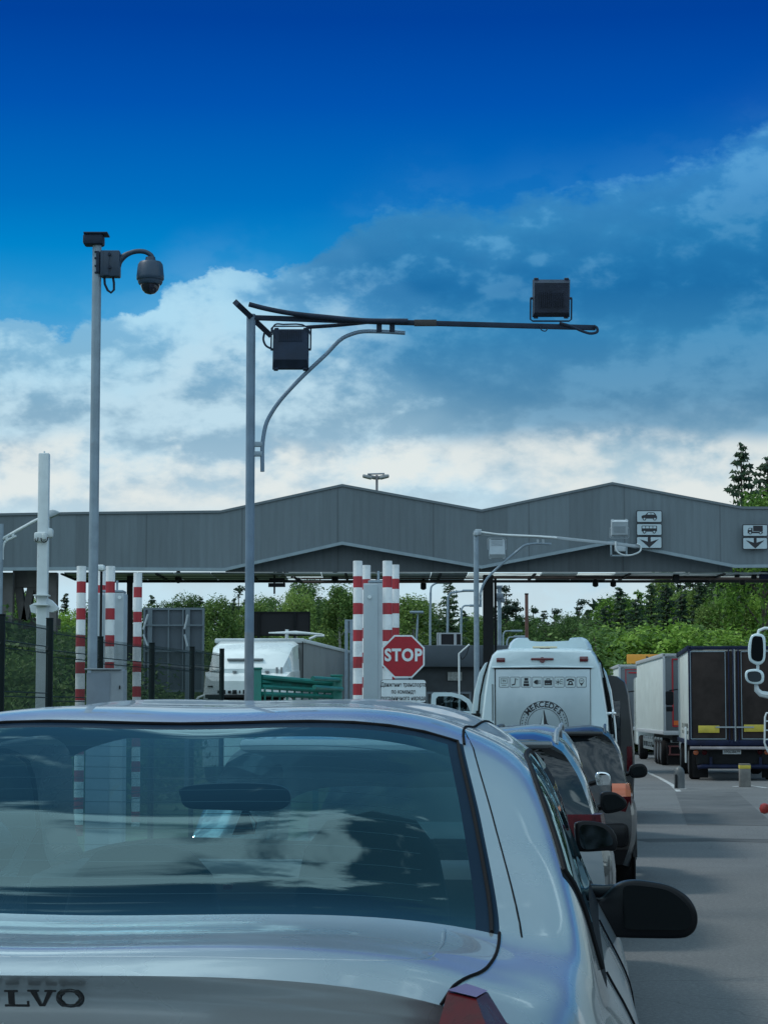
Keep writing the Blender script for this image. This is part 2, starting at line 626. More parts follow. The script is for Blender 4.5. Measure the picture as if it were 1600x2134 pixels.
MIRROR = mat('mirror_glass', (.70, .75, .78), .02, 1.0)
MIRROR_DARK = mat('dark_reflection_mirror', (.022, .028, .032), .03, 1.0)  # near-black colour stands in for the dark things it reflects
SEAT = mat('dark_seat_fabric', (.016, .024, .030), .9, bump=(90, .3, .003))
INTERIOR = mat('interior_trim', (.026, .036, .042), .8, vary=(4, .2))
GALV = mat('galvanised_steel', (.24, .31, .37), .5, .25, vary=(7, .12), dirt=(3.5, .62, (.22, .15, .10), .45))
GREYPAINT = mat('dull_grey_paint', (.17, .21, .25), .6, vary=(5, .15))
DARKSTEEL = mat('backlit_blue_steel', (.018, .030, .055), .65, 0, 0, .25, vary=(6, .25))  # backlit darkness of the upper fittings put into the colour
WHITESTEEL = mat('white_coated_steel', (.58, .64, .66), .45, vary=(5, .07), dirt=(4, .62, (.35, .37, .37), .4))
LIGHTGREY = mat('light_grey_metal', (.36, .42, .46), .5, vary=(4, .08), dirt=(3, .62, (.25, .24, .22), .4))
BLACKSTEEL = mat('black_steel', (.010, .012, .014), .7, 0, 0, .25, vary=(6, .3))
GREENWIRE = mat('dark_green_wire', (.008, .022, .022), .6, 0, 0, .25)
FENCEPOST = mat('dark_green_post', (.003, .009, .010), .7, 0, 0, .2, vary=(8, .2))
TEAL = mat('teal_paint', (.010, .17, .135), .45, vary=(4, .18), dirt=(5, .6, (.03, .12, .10), .5))
CONCRETE = mat('concrete', (.22, .23, .23), .85, bump=(12, .3, .01), vary=(3, .15))
SOFFIT = mat('soffit_panel', (.30, .35, .36), .35, .4, vary=(.8, .35))
LEDBLACK = mat('led_screen', (.006, .006, .010), .5, vary=(12, .3))
SIGNRED = mat('sign_red', (.34, .006, .018), .4, vary=(6, .06))
SIGNWHITE = mat('sign_white', (.66, .73, .76), .4, vary=(6, .05))
SIGNBLACK = mat('sign_black', (.012, .014, .020), .5)
YELLOW = mat('reflective_yellow', (.50, .40, .05), .5, vary=(6, .12), dirt=(9, .6, (.2, .15, .03), .6))
ORANGE = mat('reflective_orange', (.70, .14, .02), .5)
TARP = mat('brown_black_tarpaulin', (.036, .029, .027), .85, 0, 0, .12, vary=(2, .25), bump=(5, .25, .02))
TARPWHITE = mat('white_tarpaulin', (.56, .62, .60), .5, vary=(2, .06), dirt=(2.5, .58, (.36, .38, .36), .4), bump=(3, .25, .02))
TARPGREY = mat('grey_trailer_panel', (.105, .125, .14), .55, vary=(1.2, .08))
NAVY = mat('navy_steel', (.006, .012, .040), .6, 0, 0, .25, vary=(5, .3))
CAB = mat('white_cab_paint', (.66, .73, .73), .3, 0, .6, vary=(1.5, .05))
LINEWHITE = mat('worn_white_line', (.45, .48, .49), .8, dirt=(5, .48, (.13, .14, .14), .9))
GREYCLAD = cladding_mat('grey_cladding', (.125, .162, .185), .25)
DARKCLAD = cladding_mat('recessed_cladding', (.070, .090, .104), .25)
TRIM = mat('pale_metal_trim', (.24, .31, .35), .45, .3, vary=(3, .1))
ASPHALT = asphalt_mat()
GRASS = mat('rough_grass', (.045, .075, .025), .9, vary=(1.2, .5), bump=(8, .6, .06))
STRIPES = striped_mat()
GLASS_REAR = glass_mat('tinted_rear_glass', (.66, .92, .97), 1.25, wave=.10)
GLASS_SIDE = glass_mat('tinted_side_glass', (.25, .34, .36), 1.2)
GLASS_FRONT = glass_mat('clear_windshield', (.80, .92, .92), .3, rough=.25)
BIRCH = leaf_mat('birch_leaves', (.07, .14, .035), (.18, .28, .07), (.30, .42, .11))
SPRUCE = leaf_mat('spruce_needles', (.014, .034, .020), (.034, .070, .036), (.065, .115, .050))
PINE = leaf_mat('pine_needles', (.020, .042, .030), (.042, .075, .050), (.075, .12, .07))
BROAD = leaf_mat('broad_leaves', (.035, .08, .025), (.080, .155, .045), (.15, .25, .07))
BRIGHT = leaf_mat('fresh_leaves', (.07, .15, .025), (.16, .30, .045), (.28, .44, .08))
SKYLIGHT = bpy.data.materials.new('translucent_skylight')
SKYLIGHT.use_nodes = True
t_ = NT(SKYLIGHT.node_tree)
tl_ = t_.n('ShaderNodeBsdfTranslucent')
t_.set(tl_.inputs[0], t_.ramp(t_.noise(t_.n('ShaderNodeTexCoord').outputs['Object'], 1.4, 5, .6), [(.35, (.30, .34, .33)), (.6, (.62, .66, .62))]))
t_.set(SKYLIGHT.node_tree.nodes['Material Output'].inputs[0], tl_.outputs[0])
BARK = mat('bark', (.07, .055, .045), .9, vary=(5, .3))
BIRCHBARK = mat('birch_bark', (.35, .35, .33), .8, dirt=(6, .55, (.04, .04, .04), .9))
# ================================================================== ground
def strip(name, x0, x1, ys, dz, material, label=None, kind='structure'):
    """a sheet that follows the ground between x0(Y) and x1(Y)"""
    b = MB()
    nx = 10
    b.grid([[(x0(y) + (x1(y) - x0(y)) * i / nx, y, gz(y) + dz) for i in range(nx + 1)] for y in ys])
    o = b.build(name, material, smooth_angle=180)
    if label:
        tag(o, label)
    tag(o, kind=kind)
    return o


YS = [-400, -120, -40, -10, 0, 4, 7] + [9 + .85 * i for i in range(21)] + [28, 32, 40, 50, 60, 70, 90, 120, 170, 260, 500, 1500]
LX = lambda y: .0916 * y        # how far a line along the lane has moved right at distance y
strip('ground', lambda y: -1500, lambda y: 1500, YS, -.006, GRASS)
YR = [y for y in YS if -60 < y < 300]
YR = [-40] + [y for y in YR if y > -40]
strip('road', lambda y: -4.6 + LX(y), lambda y: 60 + LX(y), YR, 0, ASPHALT)
# worn paint lines, a patched strip and a painted shadow band on the apron
lines = MB()


def ground_at(px, py):
    """the point of the ground seen at a pixel"""
    lo, hi = 3.0, 200.0
    for _ in range(50):
        mid = (lo + hi) / 2
        if P(px, py, mid).z > gz(mid):
            lo = mid
        else:
            hi = mid
    p = P(px, py, hi)
    return Vector((p.x, p.y, gz(p.y)))


def line_on_ground(path, wid, material, name, dz=.004):
    b = MB()
    pts = [ground_at(*p) for p in path]
    dense = []
    for a, c in zip(pts, pts[1:]):
        m = max(1, int((c - a).length / .8))
        dense += [a.lerp(c, i / m) for i in range(m)]
    dense.append(pts[-1])
    rows = []
    for i, p in enumerate(dense):
        t = dense[min(i + 1, len(dense) - 1)] - dense[max(i - 1, 0)]
        nrm = Vector((t.y, -t.x, 0)).normalized() * wid / 2
        rows.append([Vector((q.x, q.y, gz(q.y) + dz)) for q in (p - nrm, p + nrm)])
    b.grid(rows)
    o = b.build(name, material, smooth_angle=180)
    return tag(o, kind='structure')


line_on_ground([(1344, 1608), (1375, 1622), (1400, 1636), (1416, 1652), (1440, 1668), (1458, 1690)], .13, LINEWHITE, 'road_line')
line_on_ground([(1330, 1642), (1400, 1645), (1470, 1647), (1530, 1645), (1600, 1641)], .10, mat('pale_joint', (.20, .215, .22), .8), 'road_joint')
line_on_ground([(1338, 1683), (1400, 1685), (1458, 1690)], .06, mat('pale_joint', (.2, .21, .22), .8), 'road_joint')
line_on_ground([(1525, 1640), (1560, 1637), (1600, 1643)], .16, LINEWHITE, 'road_line', .006)
PATCH = mat('patch_and_shadow_band', (.082, .088, .092), .85, vary=(1.2, .25), bump=(60, .3, .004))
line_on_ground([(1470, 1650), (1522, 1720)], 1.5, PATCH, 'patch_and_shadow_band', .005)
line_on_ground([(1330, 1752), (1480, 1750), (1660, 1754)], .9, mat('road_shadow_band', (.060, .065, .069), .88, vary=(1.2, .3)), 'patch_and_shadow_band', .003)  # dark band paints the queue's cast shadow across the road
# ================================================================== canopy over the checkpoint
YC = 73.0
canopy = thing('checkpoint_canopy', 'long grey zigzag-roofed canopy of sheet metal spanning every lane of the checkpoint', 'canopy', (2.0, YC, -.5))
co = Vector((2.0, YC, -.5))


def L(px, py, Y):
    return P(px, py, Y) - co


top_px = [(-420, 1078), (0, 1072), (180, 1069), (460, 1066), (713, 1011), (1003, 1064), (1275, 1007), (1545, 1058), (1900, 1060), (2300, 1060)]
bot_px = [(-420, 1190), (0, 1186), (180, 1185), (468, 1187), (713, 1132), (1003, 1182), (1275, 1130), (1530, 1180), (1900, 1178), (2300, 1178)]
b = MB()
tp = [L(x, y, YC) for x, y in top_px]
bp = [L(x, y, YC) for x, y in bot_px]
poly = [(p.x, p.z) for p in tp] + [(p.x, p.z) for p in reversed(bp)]
for i in range(len(tp) - 1):
    b.prism([(tp[i].x, tp[i].z), (tp[i + 1].x, tp[i + 1].z), (bp[i + 1].x, bp[i + 1].z), (bp[i].x, bp[i].z)], 0, .12)
b.build('fascia', GREYCLAD, canopy, None)
# roof sheets behind the fascia
b = MB()
for i in range(len(tp) - 1):
    a, c = tp[i], tp[i + 1]
    b.add([(a.x, .12, a.z - .06), (c.x, .12, c.z - .06), (c.x, .62, c.z - .06), (a.x, .62, a.z - .06), (a.x, .12, a.z - .16), (c.x, .12, c.z - .16), (c.x, .62, c.z - .16), (a.x, .62, a.z - .16)],
          [(0, 1, 2, 3), (7, 6, 5, 4), (0, 4, 5, 1), (2, 6, 7, 3)])
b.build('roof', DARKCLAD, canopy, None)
b = MB()
for i in range(len(tp) - 1):
    a, c = tp[i], tp[i + 1]
    b.prism([(a.x, a.z + .035), (c.x, c.z + .035), (c.x, c.z - .045), (a.x, a.z - .045)], -.05, .16)
b.build('top_trim', mat('dark_trim', (.12, .15, .17), .5), canopy, None)
b = MB()
for i in range(len(bp) - 1):
    a, c = bp[i], bp[i + 1]
    b.prism([(a.x, a.z + .05), (c.x, c.z + .05), (c.x, c.z - .05), (a.x, a.z - .05)], -.05, .14)
b.build('bottom_trim', TRIM, canopy, None)
# recessed gable faces below the zigzag
zs = L(800, 1190, YC).z
b = MB()
for seg in ((468, 713, 1003), (1003, 1275, 1530)):
    pl = [L(seg[0], 1184, YC), L(seg[1], 1126, YC), L(seg[2], 1180, YC)]
    b.prism([(p.x, p.z) for p in pl] + [(pl[2].x, zs), (pl[0].x, zs)], .5, .6)
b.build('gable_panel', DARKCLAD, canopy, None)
xl, xr = L(-420, 1190, YC).x, L(2300, 1190, YC).x
xa = L(128, 1190, YC).x
# ceiling: flat panels with joints, mixed tones
tones = [SKYLIGHT, SOFFIT, mat('soffit_dark', (.13, .16, .16), .4, .3, vary=(1.5, .3))]
rs = random.Random(4)
cb = [MB(), MB(), MB()]
x = xa
while x < xr:
    wd = rs.choice((1.2, 1.2, 2.4))
    for j in range(3):
        t = rs.choice((0, 0, 1, 1, 2)) if x > L(520, 0, YC).x else rs.choice((1, 2, 2))
        y0 = .62 + j * 1.16
        if t == 0:
            cb[t].add([(x + .02, y0, zs - .03), (x + wd - .02, y0, zs - .03), (x + wd - .02, y0 + 1.13, zs - .03), (x + .02, y0 + 1.13, zs - .03)], [(0, 1, 2, 3)])
        else:
            cb[t].box((x + wd / 2, y0 + .565, zs - .03), (wd - .03, 1.13, .05))
    x += wd
for c_, mt in zip(cb, tones):
    c_.build('ceiling_tile', mt, canopy, None)
b = MB()
for y0, h in ((1.78, .02), (2.94, .02), (4.15, .09)):
    b.box(((xa + xr) / 2, y0, zs - .05 - h / 2), (xr - xa, .12, h))
for k in range(12):
    b.box((xa + (xr - xa) * k / 11, 1.85, zs - .085), (.08, 3.4, .05))
b.build('ceiling_beam', BLACKSTEEL, canopy, None)
# long pipe running under the ceiling, with brackets
b = MB()
p0, p1 = L(628, 1213, 75.9), L(1010, 1212, 75.9)
b.tube([p0, p1], .045, 8)
b.tube([p0 + Vector((0, 0, .12)), p1 + Vector((0, 0, .12))], .03, 8)
q0, q1 = L(1020, 1203, 75.2), L(1600, 1206, 75.2)
b.tube([q0, q1], .05, 8)
b.build('pipe', mat('service_pipe', (.09, .06, .055), .5), canopy)
b = MB()
ch = [L(592, 1192, 75), L(604, 1198, 75), L(616, 1205, 75), L(630, 1213, 75.8)]
for a, c in zip(ch, ch[1:]):
    for k in range(3):
        m0, m1 = a.lerp(c, k / 3), a.lerp(c, (k + .8) / 3)
        b.tube([m0, m1], .075 if k % 2 else .045, 6)
b.build('chain', BLACKSTEEL, canopy)
# columns
def column(px0, px1, Y, name='column', mt=BLACKSTEEL, topy=1190):
    p0, p1 = L(px0, topy, Y), L(px1, topy, Y)
    wd = p1.x - p0.x
    b = MB()
    cx, cy = (p0.x + p1.x) / 2, Y - YC
    b.box((cx, cy, zs / 2 - .03), (wd * .35, wd, zs - .06))
    b.box((cx, cy - wd / 2 - .02, zs / 2 - .03), (wd, .05, zs - .06))
    b.box((cx, cy + wd / 2 + .02, zs / 2 - .03), (wd, .05, zs - .06))
    return b.build(name, mt, canopy, None)


column(1006, 1027, 74.2)
column(1029, 1034, 75.4)
column(266, 277, 75)
column(1608, 1628, 74.2)
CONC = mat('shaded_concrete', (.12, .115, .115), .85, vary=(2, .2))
# left end: heavy pillar with V-shaped struts
b = MB()
for x0, x1, Y in ((8, 30, 74.0), (98, 121, 74.0), (-60, -30, 74)):
    a, c = L(x0, 1190, Y), L(x1, 1190, Y)
    b.box(((a.x + c.x) / 2, Y - YC, zs / 2), (c.x - a.x, .45, zs))
def strut(pa, pb, wd, Y):
    A, B_ = L(*pa, Y), L(*pb, Y)
    h = wd / 2 / 64
    b.prism([(A.x - h, A.z), (A.x + h, A.z), (B_.x + h, B_.z), (B_.x - h, B_.z)], Y - YC - .2, Y - YC + .2)
strut((36, 1195), (50, 1292), 16, 74.5)
strut((72, 1195), (54, 1292), 15, 74.5)
strut((74, 1195), (90, 1292), 12, 74.5)
A, B_ = L(30, 1190, 74.5), L(98, 1190, 74.5)
b.box(((A.x + B_.x) / 2, 1.5, L(60, 1205, 74.5).z), (B_.x - A.x, .5, .62))
A, B_ = L(-60, 1300, 75), L(125, 1300, 75)
b.box(((A.x + B_.x) / 2, 2, L(60, 1300, 75).z), (B_.x - A.x, .5, .35))
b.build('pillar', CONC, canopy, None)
# hanging devices under the ceiling
for px, py in ((882, 1222), (1240, 1216), (1277, 1216), (1546, 1212)):
    p = L(px, py, 76.2)
    b = MB()
    b.lathe([(.03, .35), (.05, .12), (.10, .10), (.10, -.08), (.04, -.12)][::-1], p, 'z', 10)
    b.build('ceiling_camera', BLACKSTEEL, canopy)
for px, py in ((372, 1203), (698, 1203)):
    p = L(px, py, 75.5)
    b = MB()
    b.lathe([(.04, -.2), (.11, -.12), (.12, .05), (.06, .2), (.05, .3)], p, 'z', 10)
    b.build('ceiling_camera', BLACKSTEEL, canopy)
for px, py, w_, h_ in ((1457, 1191, 39, 9), (1408, 1206, 12, 16), (1535, 1197, 9, 12), (1570, 1200, 9, 14)):
    p = L(px, py, 74.2)
    b = MB()
    b.box(p, (w_ / 63.5, .3, h_ / 63.5), .02)
    b.build('ceiling_fixture', BLACKSTEEL, canopy)
b = MB()
p = L(1598, 1199, 74)
b.box(p + Vector((1.5, 0, 0)), (3.5, .3, .26))
b.build('blue_panel', NAVY, canopy, None)
# small grey box on a bracket under the second gable
b = MB()
p = L(1290, 1142, 72.9)
b.box(p + Vector((0, -.15, 0)), (.34, .28, .26), .03)
b.build('junction_box', LIGHTGREY, canopy)
b = MB()
for dx in (-.28, .22):
    b.box(p + Vector((dx, -.06, -.05)), (.06, .05, .42))
b.box(p + Vector((0, -.06, -.25)), (.6, .05, .05))
b.build('box_bracket', TRIM, canopy)
# ------------------------------------------------------------------ the hanging cross-shaped device
dev = thing('hanging_lane_signal', 'small black cross-shaped lane signal hanging under the left gable of the canopy', 'signal', P(572, 1218, 74.5))
b = MB()
b.box((0, 0, .1), (.06, .05, .82)).box((.08, 0, .16), (.5, .08, .10)).box((.08, 0, -.02), (.56, .1, .13)).box((.32, 0, .08), (.05, .05, .2))
b.build('signal_frame', BLACKSTEEL, dev)
b = MB()
b.lathe([(.02, -.12), (.08, -.08), (.10, 0), (.10, .08), (.14, .10), (.14, .3), (.05, .42)], (.16, -.1, .38), 'z', 14)
b.build('dome_camera', LIGHTGREY, dev)
# ================================================================== booth behind
booth = thing('customs_booth', 'low booth with a plain grey fascia and dark windows behind the stop sign', 'booth', (P(950, 1484, 80).x, 80, -.5))
bo = Vector(booth.location)
A, B_ = P(800, 1345, 80) - bo, P(1062, 1390, 80) - bo
b = MB()
b.box(((A.x + B_.x) / 2, 2.0, (A.z + B_.z) / 2), (B_.x - A.x, 4.4, A.z - B_.z), .02)
b.build('fascia', mat('booth_fascia', (.070, .092, .115), .5, vary=(1.5, .08)), booth)
b = MB()
b.box(((A.x + B_.x) / 2, 2.2, B_.z / 2), (B_.x - A.x - .5, 3.6, B_.z))
b.build('wall', mat('booth_wall', (.06, .072, .085), .6, vary=(2, .2)), booth)
for i in range(4):
    cx = A.x + 1.0 + i * .86
    b = MB()
    b.box((cx, .37, B_.z * .62), (.74, .06, .95), .01)
    wf = b.build('window_frame', LIGHTGREY if i == 3 else GREYPAINT, booth)
    b = MB()
    b.box((cx, .33, B_.z * .62), (.60, .03, .80))
    b.build('pane', DARKGLASS, wf)
p = P(948, 1409, 79.9) - bo
b = MB()
b.box((p.x, .30, p.z), (.5, .05, .3))
b.build('notice', mat('notice', (.45, .48, .48), .7, vary=(14, .3)), booth)
# ================================================================== trees
def clump_faces(b, rng, c, r, n, size, flat=1.0, droop=0.0):
    for _ in range(n):
        while True:
            v = Vector((rng.uniform(-1, 1), rng.uniform(-1, 1), rng.uniform(-1, 1)))
            if .15 < v.length < 1:
                break
        p = c + Vector((v.x * r, v.y * r, v.z * r * flat))
        s = size * rng.uniform(.6, 1.35)
        a = Vector((rng.uniform(-1, 1), rng.uniform(-1, 1), rng.uniform(-.7, .7))).normalized() * s
        d = Vector((rng.uniform(-1, 1), rng.uniform(-1, 1), rng.uniform(-.8, .8) - droop)).normalized() * s * .62
        b.add([p - a, p + d * .8, p + a, p - d], [(0, 1, 2, 3)])


def make_broad(seed, h, r, base, leafm, barkm, droop=0.0, n=70, per=46, size=.16, ovoid=1.0):
    rng = random.Random(seed)
    root = thing('tree', None, None)
    tb = MB()
    lean = rng.uniform(-.03, .03) * h
    tb.tube([(0, 0, -.2), (lean * .3, 0, h * .3), (lean, 0, h * .62), (lean, 0, h * .93)], [.018 * h, .014 * h, .009 * h, .003 * h], 7)
    cb_ = MB()
    for i in range(n):
        t = rng.random() ** .8
        z = base * h + (h - base * h) * t
        prof = math.sin(math.pi * min(1, (t * .86 + .10))) ** .6 * (1 - .35 * t * ovoid)
        an = rng.uniform(0, 6.283)
        rr = r * prof * math.sqrt(rng.uniform(.12, 1.05))
        c = Vector((lean + rr * math.cos(an), rr * math.sin(an), z))
        if i % 3 == 0:
            tb.tube([(lean * .6, 0, max(.1, z - rr * .9)), c.lerp(Vector((lean, 0, z)), .4) - Vector((0, 0, rr * .25)), c], [.005 * h, .0035 * h, .0012 * h], 5)
        cr = r * rng.uniform(.17, .32)
        clump_faces(cb_, rng, c, cr, int(per * 3.2), size * .48, .8 + droop * .5, droop)
        if droop:
            for _ in range(3):                                      # hanging birch sprays
                q = c + Vector((rng.uniform(-cr, cr), rng.uniform(-cr, cr), -cr * .5))
                for k in range(6):
                    clump_faces(cb_, rng, q - Vector((0, 0, k * .16)), .10, 2, size * .8, 1.2, 1.0)
    tb.build('trunk', barkm, root)
    cb_.build('crown', leafm, root, None, fix=False)
    return root


def make_spruce(seed, h, r, leafm=SPRUCE, dens=1.0, base=.06):
    rng = random.Random(seed)
    root = thing('tree', None, None)
    tb = MB()
    tb.tube([(0, 0, -.2), (0, 0, h * .5), (0, 0, h * .985)], [.014 * h, .008 * h, .0015 * h], 7)
    cb_ = MB()
    z = base * h
    while z < h * .985:
        t = z / h
        rad = r * (1 - t) ** .82 * rng.uniform(.82, 1.08) + .10
        nb_ = max(5, int(11 * (1 - t) + 5))
        a0 = rng.uniform(0, 6.28)
        for k in range(nb_):
            an = a0 + 6.283 * k / nb_ + rng.uniform(-.25, .25)
            ln = rad * rng.uniform(.60, 1.18)
            zj = rng.uniform(-.16, .16)
            if rng.random() < .10:
                continue
            if rng.random() < .12:
                ln *= 1.22
            dx, dy = math.cos(an), math.sin(an)
            m = max(3, int(ln / .24 * dens))
            lift = .30 * t
            for j in range(m):
                s = (j + .7) / m
                zz = z + zj - ln * (.30 * s - .16 * s * s) + lift * ln * s + .10 * ln * max(0, s - .7)
                c = Vector((dx * ln * s, dy * ln * s, zz))
                wd = (.12 + .26 * ln * (1 - s) * .5) * rng.uniform(.6, 1.4)
                lx, ly = -dy * wd, dx * wd
                hang = rng.uniform(.04, .18) + .06 * ln
                f = Vector((dx, dy, 0)) * rng.uniform(.14, .26)
                b0 = c - f * .3
                b1 = c + f
                cb_.add([b0 + Vector((lx, ly, -hang * .6)), c + Vector((0, 0, .05)), b1 + Vector((lx * .5, ly * .5, -hang))], [(0, 1, 2)])
                cb_.add([b0 - Vector((lx, ly, hang * .6)), b1 - Vector((lx * .5, ly * .5, hang)), c + Vector((0, 0, .05))], [(0, 1, 2)])
                if rng.random() < .6:
                    cb_.add([c + Vector((lx * .3, ly * .3, 0)), c + Vector((lx * .1, ly * .1, -hang * 1.9)), c + f * .9], [(0, 1, 2)])
        z += .20 + .019 * h * (1 - t * .6) * rng.uniform(.6, 1.3)
    tb.build('trunk', BARK, root)
    cb_.build('crown', leafm, root, None, fix=False)
    return root


def make_pine(seed, h, r):
    rng = random.Random(seed)
    root = thing('tree', None, None)
    tb = MB()
    ln = rng.uniform(-.04, .04) * h
    tb.tube([(0, 0, -.2), (ln * .4, 0, h * .45), (ln, 0, h * .96)], [.014 * h, .009 * h, .003 * h], 7)
    cb_ = MB()
    for i in range(26):
        t = rng.uniform(.34, 1.0)
        z = h * t
        an = rng.uniform(0, 6.28)
        rr = r * (1.12 - t) ** .65 * rng.uniform(.35, 1.1)
        root_p = Vector((ln * t, 0, z - rr * .25))
        c = Vector((ln * t + rr * math.cos(an), rr * math.sin(an), z + rng.uniform(-.1, .25)))
        tb.tube([root_p, root_p.lerp(c, .6) + Vector((0, 0, -.05)), c], [.005 * h, .0035 * h, .0015 * h], 5)
        for s in (1.0, .72, .45):
            q = root_p.lerp(c, s)
            clump_faces(cb_, rng, q, r * rng.uniform(.13, .24), 34, .12, .45, 0)
    clump_faces(cb_, rng, Vector((ln, 0, h * .97)), r * .18, 40, .12, .9)
    tb.build('trunk', BARK, root)
    cb_.build('crown', PINE, root, None, fix=False)
    return root


PROTO = {
    'birch': [(make_broad(1, 9, 2.3, .16, BIRCH, BIRCHBARK, .8), 9), (make_broad(2, 9, 1.9, .12, BIRCH, BIRCHBARK, .9, 64), 9)],
    'spruce': [(make_spruce(3, 12, 2.5), 12), (make_spruce(4, 12, 1.9), 12), (make_spruce(5, 12, 3.0, dens=1.1), 12)],
    'pine': [(make_pine(6, 10, 2.0), 10), (make_pine(7, 10, 1.7), 10)],
    'broad': [(make_broad(8, 9, 2.8, .12, BROAD, BARK, .1, 80, 44), 9), (make_broad(9, 9, 3.3, .10, BROAD, BARK, 0, 90, 44), 9)],
    'fresh': [(make_spruce(10, 11, 2.6, BRIGHT, 1.15, .02), 11), (make_broad(11, 9, 2.6, .05, BRIGHT, BARK, .2, 80, 44, .17), 9)],
    'shrub': [(make_broad(12, 3, 1.6, .0, BRIGHT, BARK, .1, 46, 40, .13, .4), 3), (make_broad(13, 3, 1.9, .0, BROAD, BARK, .1, 46, 40, .13, .4), 3)],
}
USED = set()
TNAME = {'birch': 'birch_tree', 'spruce': 'spruce_tree', 'pine': 'pine_tree', 'broad': 'leafy_tree', 'fresh': 'young_leafy_tree', 'shrub': 'shrub'}
rt = random.Random(77)


def tree(kind, px, topy, Y, wide=1.0, label=None, group=None, var=None):
    i = rt.randrange(len(PROTO[kind])) if var is None else var
    src, h0 = PROTO[kind][i]
    h = P(px, topy, Y).z - gz(Y)
    if (kind, i) in USED:
        o = copy_tree(src)
    else:
        o = src
        USED.add((kind, i))
    o.name = TNAME[kind]
    o.location = (P(px, 1484, Y).x, Y, gz(Y))
    s = h / h0
    o.scale = (s * wide, s * wide, s)
    o.rotation_euler = (0, 0, rt.uniform(0, 6.28))
    for k in ('label', 'group', 'category'):
        if k in o:
            del o[k]
    tag(o, label or {'birch': 'pale green birch in the tree line behind the checkpoint', 'spruce': 'dark pointed spruce in the tree line behind the checkpoint',
                     'pine': 'thin open-crowned pine in the tree line behind the checkpoint', 'broad': 'mid green leafy tree in the tree line behind the checkpoint',
                     'fresh': 'bright green young tree in the tree line right of the white van', 'shrub': 'low bright green shrub at the foot of the forest behind the trucks'}[kind],
        'shrub' if kind == 'shrub' else 'tree', group or {'birch': 'birches behind the checkpoint', 'spruce': 'spruces behind the checkpoint', 'pine': 'pines behind the checkpoint',
                                                        'broad': 'leafy trees behind the checkpoint', 'fresh': 'bright young trees behind the trucks', 'shrub': 'shrubs behind the trucks'}[kind])
    return o


# --- named, well visible trees
tree('spruce', 1551, 922, 128, .92, 'tall spruce whose pointed top stands above the right end of the canopy', 'spruces behind the checkpoint', 0)
tree('spruce', 1606, 942, 134, 1.15, 'wide spruce cut by the picture edge, above the right end of the canopy', 'spruces behind the checkpoint', 2)
tree('fresh', 1592, 1042, 120, .8, 'bright leafy tree showing just above the right end of the canopy', None, 1)
tree('spruce', 937, 1207, 135, 1.12, 'big dark spruce standing alone between the two thin lamp posts', 'spruces behind the checkpoint', 2)
tree('broad', 640, 1216, 140, .95, 'round dark leafy tree above the black screen, left of the striped bollards', 'leafy trees behind the checkpoint', 0)
tree('birch', 612, 1240, 132, .9, 'pale birch in front of the round dark tree above the truck', 'birches behind the checkpoint', 0)
tree('birch', 716, 1230, 136, 1.0, 'hanging birch just left of the red and white bollards', 'birches behind the checkpoint', 1)
tree('birch', 856, 1252, 136, 1.25, 'birch right behind the bollards beside the stop sign', 'birches behind the checkpoint', 0)
tree('fresh', 138, 1285, 120, .9, 'bright yellow-green bushy tree under the left end of the canopy', None, 1)
tree('spruce', 133, 1232, 128, .8, 'small spruce seen between the left concrete pillar and the first bollard', None, 1)
tree('pine', 1063, 1228, 150, 1.1, 'open-crowned pine just right of the black canopy column', None, 0)
tree('fresh', 1331, 1222, 122, .95, 'tall bright green tree left of the hanging birch twigs', None, 0)
tree('birch', 1378, 1198, 140, .9, 'birch with thin drooping twigs against the sky at the canopy edge', None, 1)
